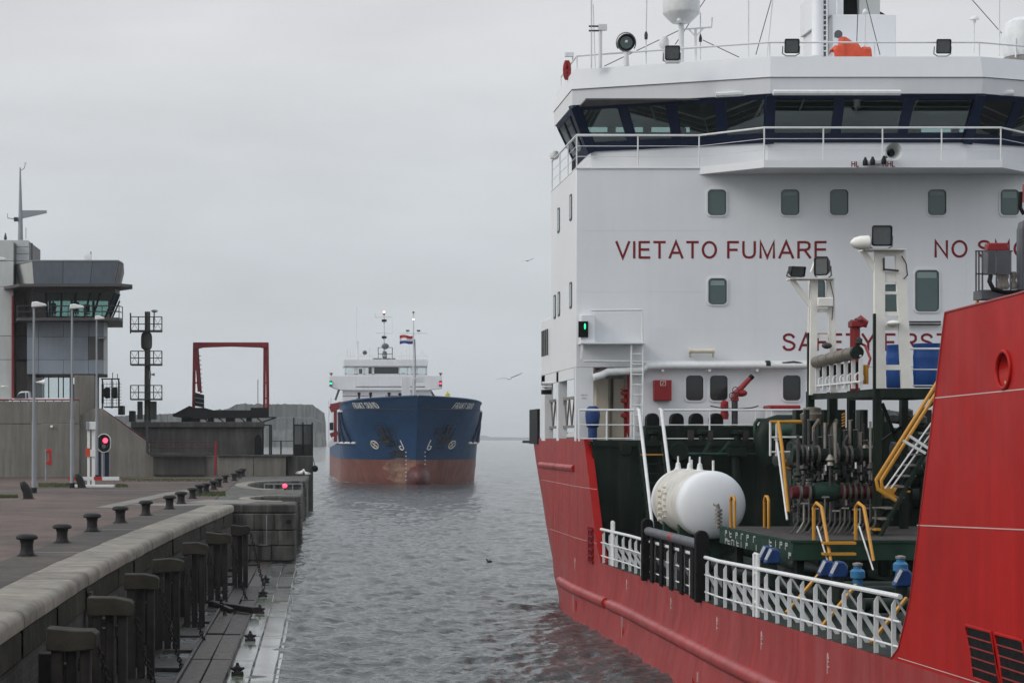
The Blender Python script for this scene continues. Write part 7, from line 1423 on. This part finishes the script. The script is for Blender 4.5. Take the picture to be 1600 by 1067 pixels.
# long pipe roll and rack
pr_ = node('pipe_rack', tk); MB().cyl(P(1275, 566, 50.2), P(1340, 550, 47.9), .145, n=18).build('hose_tube', 'pipe_brown', pr_); MB().cyl(P(1337, 551, 48), P(1340.4, 550, 47.88), .15, n=18).build('tube_cap', 'deck_green', pr_)
for f_ in (.15, .35, .55, .75): a = P(1275, 566, 50.2).lerp(P(1340, 550, 47.9), f_); b = P(1275, 566, 50.2).lerp(P(1340, 550, 47.9), f_ + .015); MB().cyl(a, b, .155, n=18).build('band', 'steel', pr_)
for k in range(7):
    f_ = k / 6; a = P(1277, 612, 50.2).lerp(P(1345, 606, 47.9), f_); b = P(1277, 572, 50.2).lerp(P(1345, 560, 47.9), f_); MB().bar(a, b, .09, .05, (0, 1, 0)).build('rack_post', 'rail_white', pr_)
    if k < 6: c_ = a.lerp(b, .35) + Vector((.1, -.1, 0)); MB().tube([c_ + Vector((.11*math.cos(t), -.02*t, .13*math.sin(t))) for t in np.linspace(-.3, 4.4, 10)], .022, 6).build('hook', 'rail_white', pr_); MB().box(c_.x + .02, c_.x + .11, c_.y + .25, c_.y + .35, c_.z + .1, c_.z + .4).build('clamp', 'black', pr_)
for v0, v1 in ((595, 588), (560, 548)): MB().cyl(P(1277, v0 + 8, 50.15), P(1345, v1 + 8, 47.85), .025, n=6).build('rack_rail', 'rail_white', pr_)
rp = node('fire_riser', tk); MB().cyl(P(1336, 615, 50.6), P(1336, 500, 50.6), .125, n=14).build('pipe', 'valve_red', rp); MB().box(PX(1328, 50.6), PX(1346, 50.6), 50.4, 50.8, PZ(512, 50.6), PZ(501, 50.6)).build('head_box', 'valve_red', rp, bev=.03); MB().tube([P(1340, 504, 50.5), P(1345, 500, 50.5), P(1350, 504, 50.5), P(1348, 510, 50.5)], .1, 10).build('elbow', 'valve_red', rp)
MB().tube([P(1344, 499, 50.5) + Vector((.12*math.cos(t), .12*math.sin(t), .03*math.sin(t))) for t in np.linspace(0, 6.28, 15)[:-1]], .018, 5, closed=True).build('hand_wheel', 'dark_steel', rp); MB().tube([P(1342, 535, 50.4), P(1352, 540, 50.4), P(1360, 560, 50.2), P(1354, 580, 50.2)], .03, 6).build('red_hose', 'valve_red', rp); MB().lathe(P(1342, 533, 50.4), [(.03, -.1), (.09, -.05), (.09, .05), (.03, .1)], 8).build('valve', 'dark_steel', rp)
for u in (1348, 1354): MB().cyl(P(u, 600, 49.6), P(u, 570, 49.6), .05, n=6).build('yellow_pole', 'yellow', pr_)
# blue barrels
def barrel(u, v0, v1, y, w, lab):
    p = P(u, v1, y); h = PZ(v0, y) - p.z; t = thing('barrel', lab, 'barrel', p, 'blue plastic barrels on the gantry'); r = w / 2
    MB().lathe(p, [(r*.9, 0), (r*.96, .03), (r*.97, h*.25), (r, h*.32), (r, h*.36), (r*.98, h*.45), (r*.98, h*.58), (r, h*.66), (r, h*.70), (r*.97, h*.78), (r*.95, h*.95), (r*.98, h*.965), (r*.98, h), (r*.9, h), (r*.88, h*.97), (.02, h*.97)], 28).build('drum', 'barrel_blue', t)
    MB().lathe(p + Vector((r*.5, 0, h*.965)), [(.05, 0), (.05, .025), (.02, .025)], 10).build('bung', 'black', t)
barrel(1449, 537, 605, 48.6, .66, 'blue plastic barrel beside the white rail at the stair, fully visible'); barrel(1403, 539, 606, 49.0, .56, 'blue plastic barrel behind the taller light tower')
railing([P(1412, 606, 48.0), P(1485, 606, 48.0)], PZ(545, 48) - PZ(606, 48), 'gantry_rail', tk, (.47, .06), .025, 1.6)
wtube([(1412, 503, ), (1470, 503)], .03, 'conduit', 'dark_steel', y=YA - .1); wtube([(1412, 507), (1470, 507)], .03, 'conduit', 'dark_steel', y=YA - .1)
# deck valves under blue covers, pipes across the deck
def bluevalve(u, v, y, s=1):
    p = P(u, v, y); x, _, z = p; g = node('covered_valve', tk)
    MB().prism([(x - .22*s, z), (x + .2*s, z), (x + .22*s, z + .3*s), (x + .12*s, z + .42*s), (x - .05*s, z + .42*s)], y - .18*s, y + .18*s, 'y').build('cover', 'valve_blue', g, bev=.04)
    MB().bar((x - .215*s, y - .2*s, z + .12*s), (x - .07*s, y - .2*s, z + .40*s), .05, .02, (0, 1, 0)).build('strip', 'rail_white', g); MB().cyl((x, y, z - .5), (x, y, z), .15*s, n=12).build('stem', 'deck_green', g)
for u, v, y in ((1196, 876, 45.2), (1206, 880, 44.4), (1290, 900, 42), (1309, 902, 41.2), (1409, 916, 38.6)): bluevalve(u, v, y, .8)
for u, v, y in ((1340, 904, 40.6), (1407, 893, 40.2)): MB().lathe(P(u, v, y), [(.09, -.2), (.10, 0), (.145, .02), (.145, .15), (.11, .19), (.08, .2), (.08, .25)], 14).build('breather', 'light_blue', tk); MB().lathe(P(u, v - 19.5, y), [(.07, 0), (.10, .02), (.10, .06), (.03, .08)], 12).build('breather_cap', 'steel', tk)
for i, (z, y) in enumerate(((2.62, 43.4), (2.7, 42.6), (2.6, 41.6), (2.75, 40.6), (2.6, 39.4), (2.7, 38.0), (2.6, 36.5))): MB().cyl((rx(y) + 1.6 - .2*(i % 3), y, z), (24, y, z), .14, n=12).build('deck_pipe', 'deck_green', tk)
for x in (11.3, 12.4, 13.4): MB().cyl((x, 33, 2.45), (x, 62, 2.45), .16, n=12).build('deck_pipe', 'deck_green', tk)
for a, b in (((1185, 720, 41.0), 0), ): pass
for Y in (35.2, 38.4, 41.2): MB().bar((rx(Y) + .35, Y, 2.3), (rx(Y) + 1.2, Y + .8, 3.0), .05).build('yellow_bar', 'yellow', tk)
MB().box(rx(33) + .3, rx(33) + .9, 33, 33.4, 2.5, 2.62).build('yellow_step', 'yellow', tk, bev=.02)
MB().lathe((PX(1448, 42), 42, 2.1), [(.14, 0), (.14, .8), (.2, .85), (.22, 1.1), (.12, 1.25), (.1, 1.5), (.05, 1.55)], 12).build('dark_vent', 'black', tk)
MB().lathe((rx(58.5) + 1.0, 58.5, 2.1), [(.25, 0), (.28, .4), (.2, .6), (.05, .65)], 14).build('blue_vent', 'valve_blue', tk)
# tyre fenders inside the rail
for Y in (46.4, 55.6): MB().lathe((rx(Y) + .22, Y, zdeck(Y) + .55), [(.3, -.08), (.44, -.09), (.48, 0), (.44, .09), (.3, .08)], 20, 'x').build('tyre', 'rubber', tk)
# hose crane cab above the forecastle
hc = node('hose_crane', tk, 'grey hose crane platform with red top box'); Yh = 33.0; ZB = PZ(468, Yh)
MB().box(PX(1524, Yh), PX(1620, Yh), Yh - .3, Yh + .1, PZ(469, Yh), PZ(455, Yh)).build('platform', 'grey_paint', hc); MB().box(PX(1540, Yh), PX(1574.5, Yh), Yh - .1, Yh + .12, PZ(429, Yh), PZ(393, Yh)).build('cabinet', 'grey_paint', hc, bev=.01); MB().box(PX(1541, Yh), PX(1573, Yh), Yh - .08, Yh + .10, PZ(393, Yh), PZ(380, Yh)).build('cabinet_top', 'valve_red', hc, bev=.02)
for u in (1525, 1529.5, 1535, 1557, 1579): MB().bar(P(u, 455, Yh - .28), P(u, 392, Yh - .28), .022, .022).build('rail_post', 'grey_paint', hc)
for v in (392.5, 428): MB().bar(P(1524, v, Yh - .28), P(1582, v, Yh - .28), .022).build('rail', 'grey_paint', hc)
MB().prism([(PX(u, Yh), PZ(v, Yh)) for u, v in ((1590, 460), (1590, 360), (1593, 348), (1600, 344), (1625, 345), (1625, 460))], Yh - .1, Yh + .1, 'y').build('boom', 'grey_paint', hc, bev=.05); MB().box(PX(1594, Yh), PX(1640, Yh), Yh - .3, Yh - .1, PZ(318, Yh), PZ(290, Yh)).build('winch_box', 'valve_red', hc)
MB().tube([P(1548, 430, Yh - .3), P(1546, 440, Yh - .35), P(1552, 452, Yh - .4), P(1570, 457, Yh - .4), P(1605, 455, Yh - .4)], .035, 8).build('hydraulic_hose', 'black', hc); MB().tube([P(1595, 300, Yh - .5), P(1594, 325, Yh - .5), P(1600, 335, Yh - .5)], .03, 8).build('hydraulic_hose', 'black', hc)
for u in (1562, 1567, 1572, 1584): MB().lathe(P(u, 452, Yh), [(.04, 0), (.06, .05), (.03, .15), (.05, .2), (.04, .28)], 8).build('hydraulic_valve', 'steel', hc)
MB().cyl((PX(1600, Yh), Yh + .4, 2.2), (PX(1600, Yh), Yh + .4, PZ(468, Yh)), .5, n=16).build('pedestal', 'grey_paint', hc); MB().cyl(P(1527, 470, Yh), P(1527, 480, Yh), .03, n=6).build('drop_pipe', 'yellow', hc)
# ================================================================== HAZE
if HAZE > 0:
    m = bpy.data.materials.new('haze'); m.use_nodes = True; nt = m.node_tree; nt.nodes.clear(); o_ = N(nt, 'ShaderNodeOutputMaterial'); v_ = N(nt, 'ShaderNodeVolumePrincipled')
    v_.inputs['Color'].default_value = (.9, .94, .97, 1); v_.inputs['Density'].default_value = HAZE; v_.inputs['Anisotropy'].default_value = .0; nt.links.new(v_.outputs[0], o_.inputs['Volume']); MAT['haze'] = m
    hz = MB().box(-9500, 9500, -300, 12500, -8, 62).build('haze', 'haze', smooth=False); hz['kind'] = 'stuff'; hz['label'] = 'thin grey sea haze over the harbour'
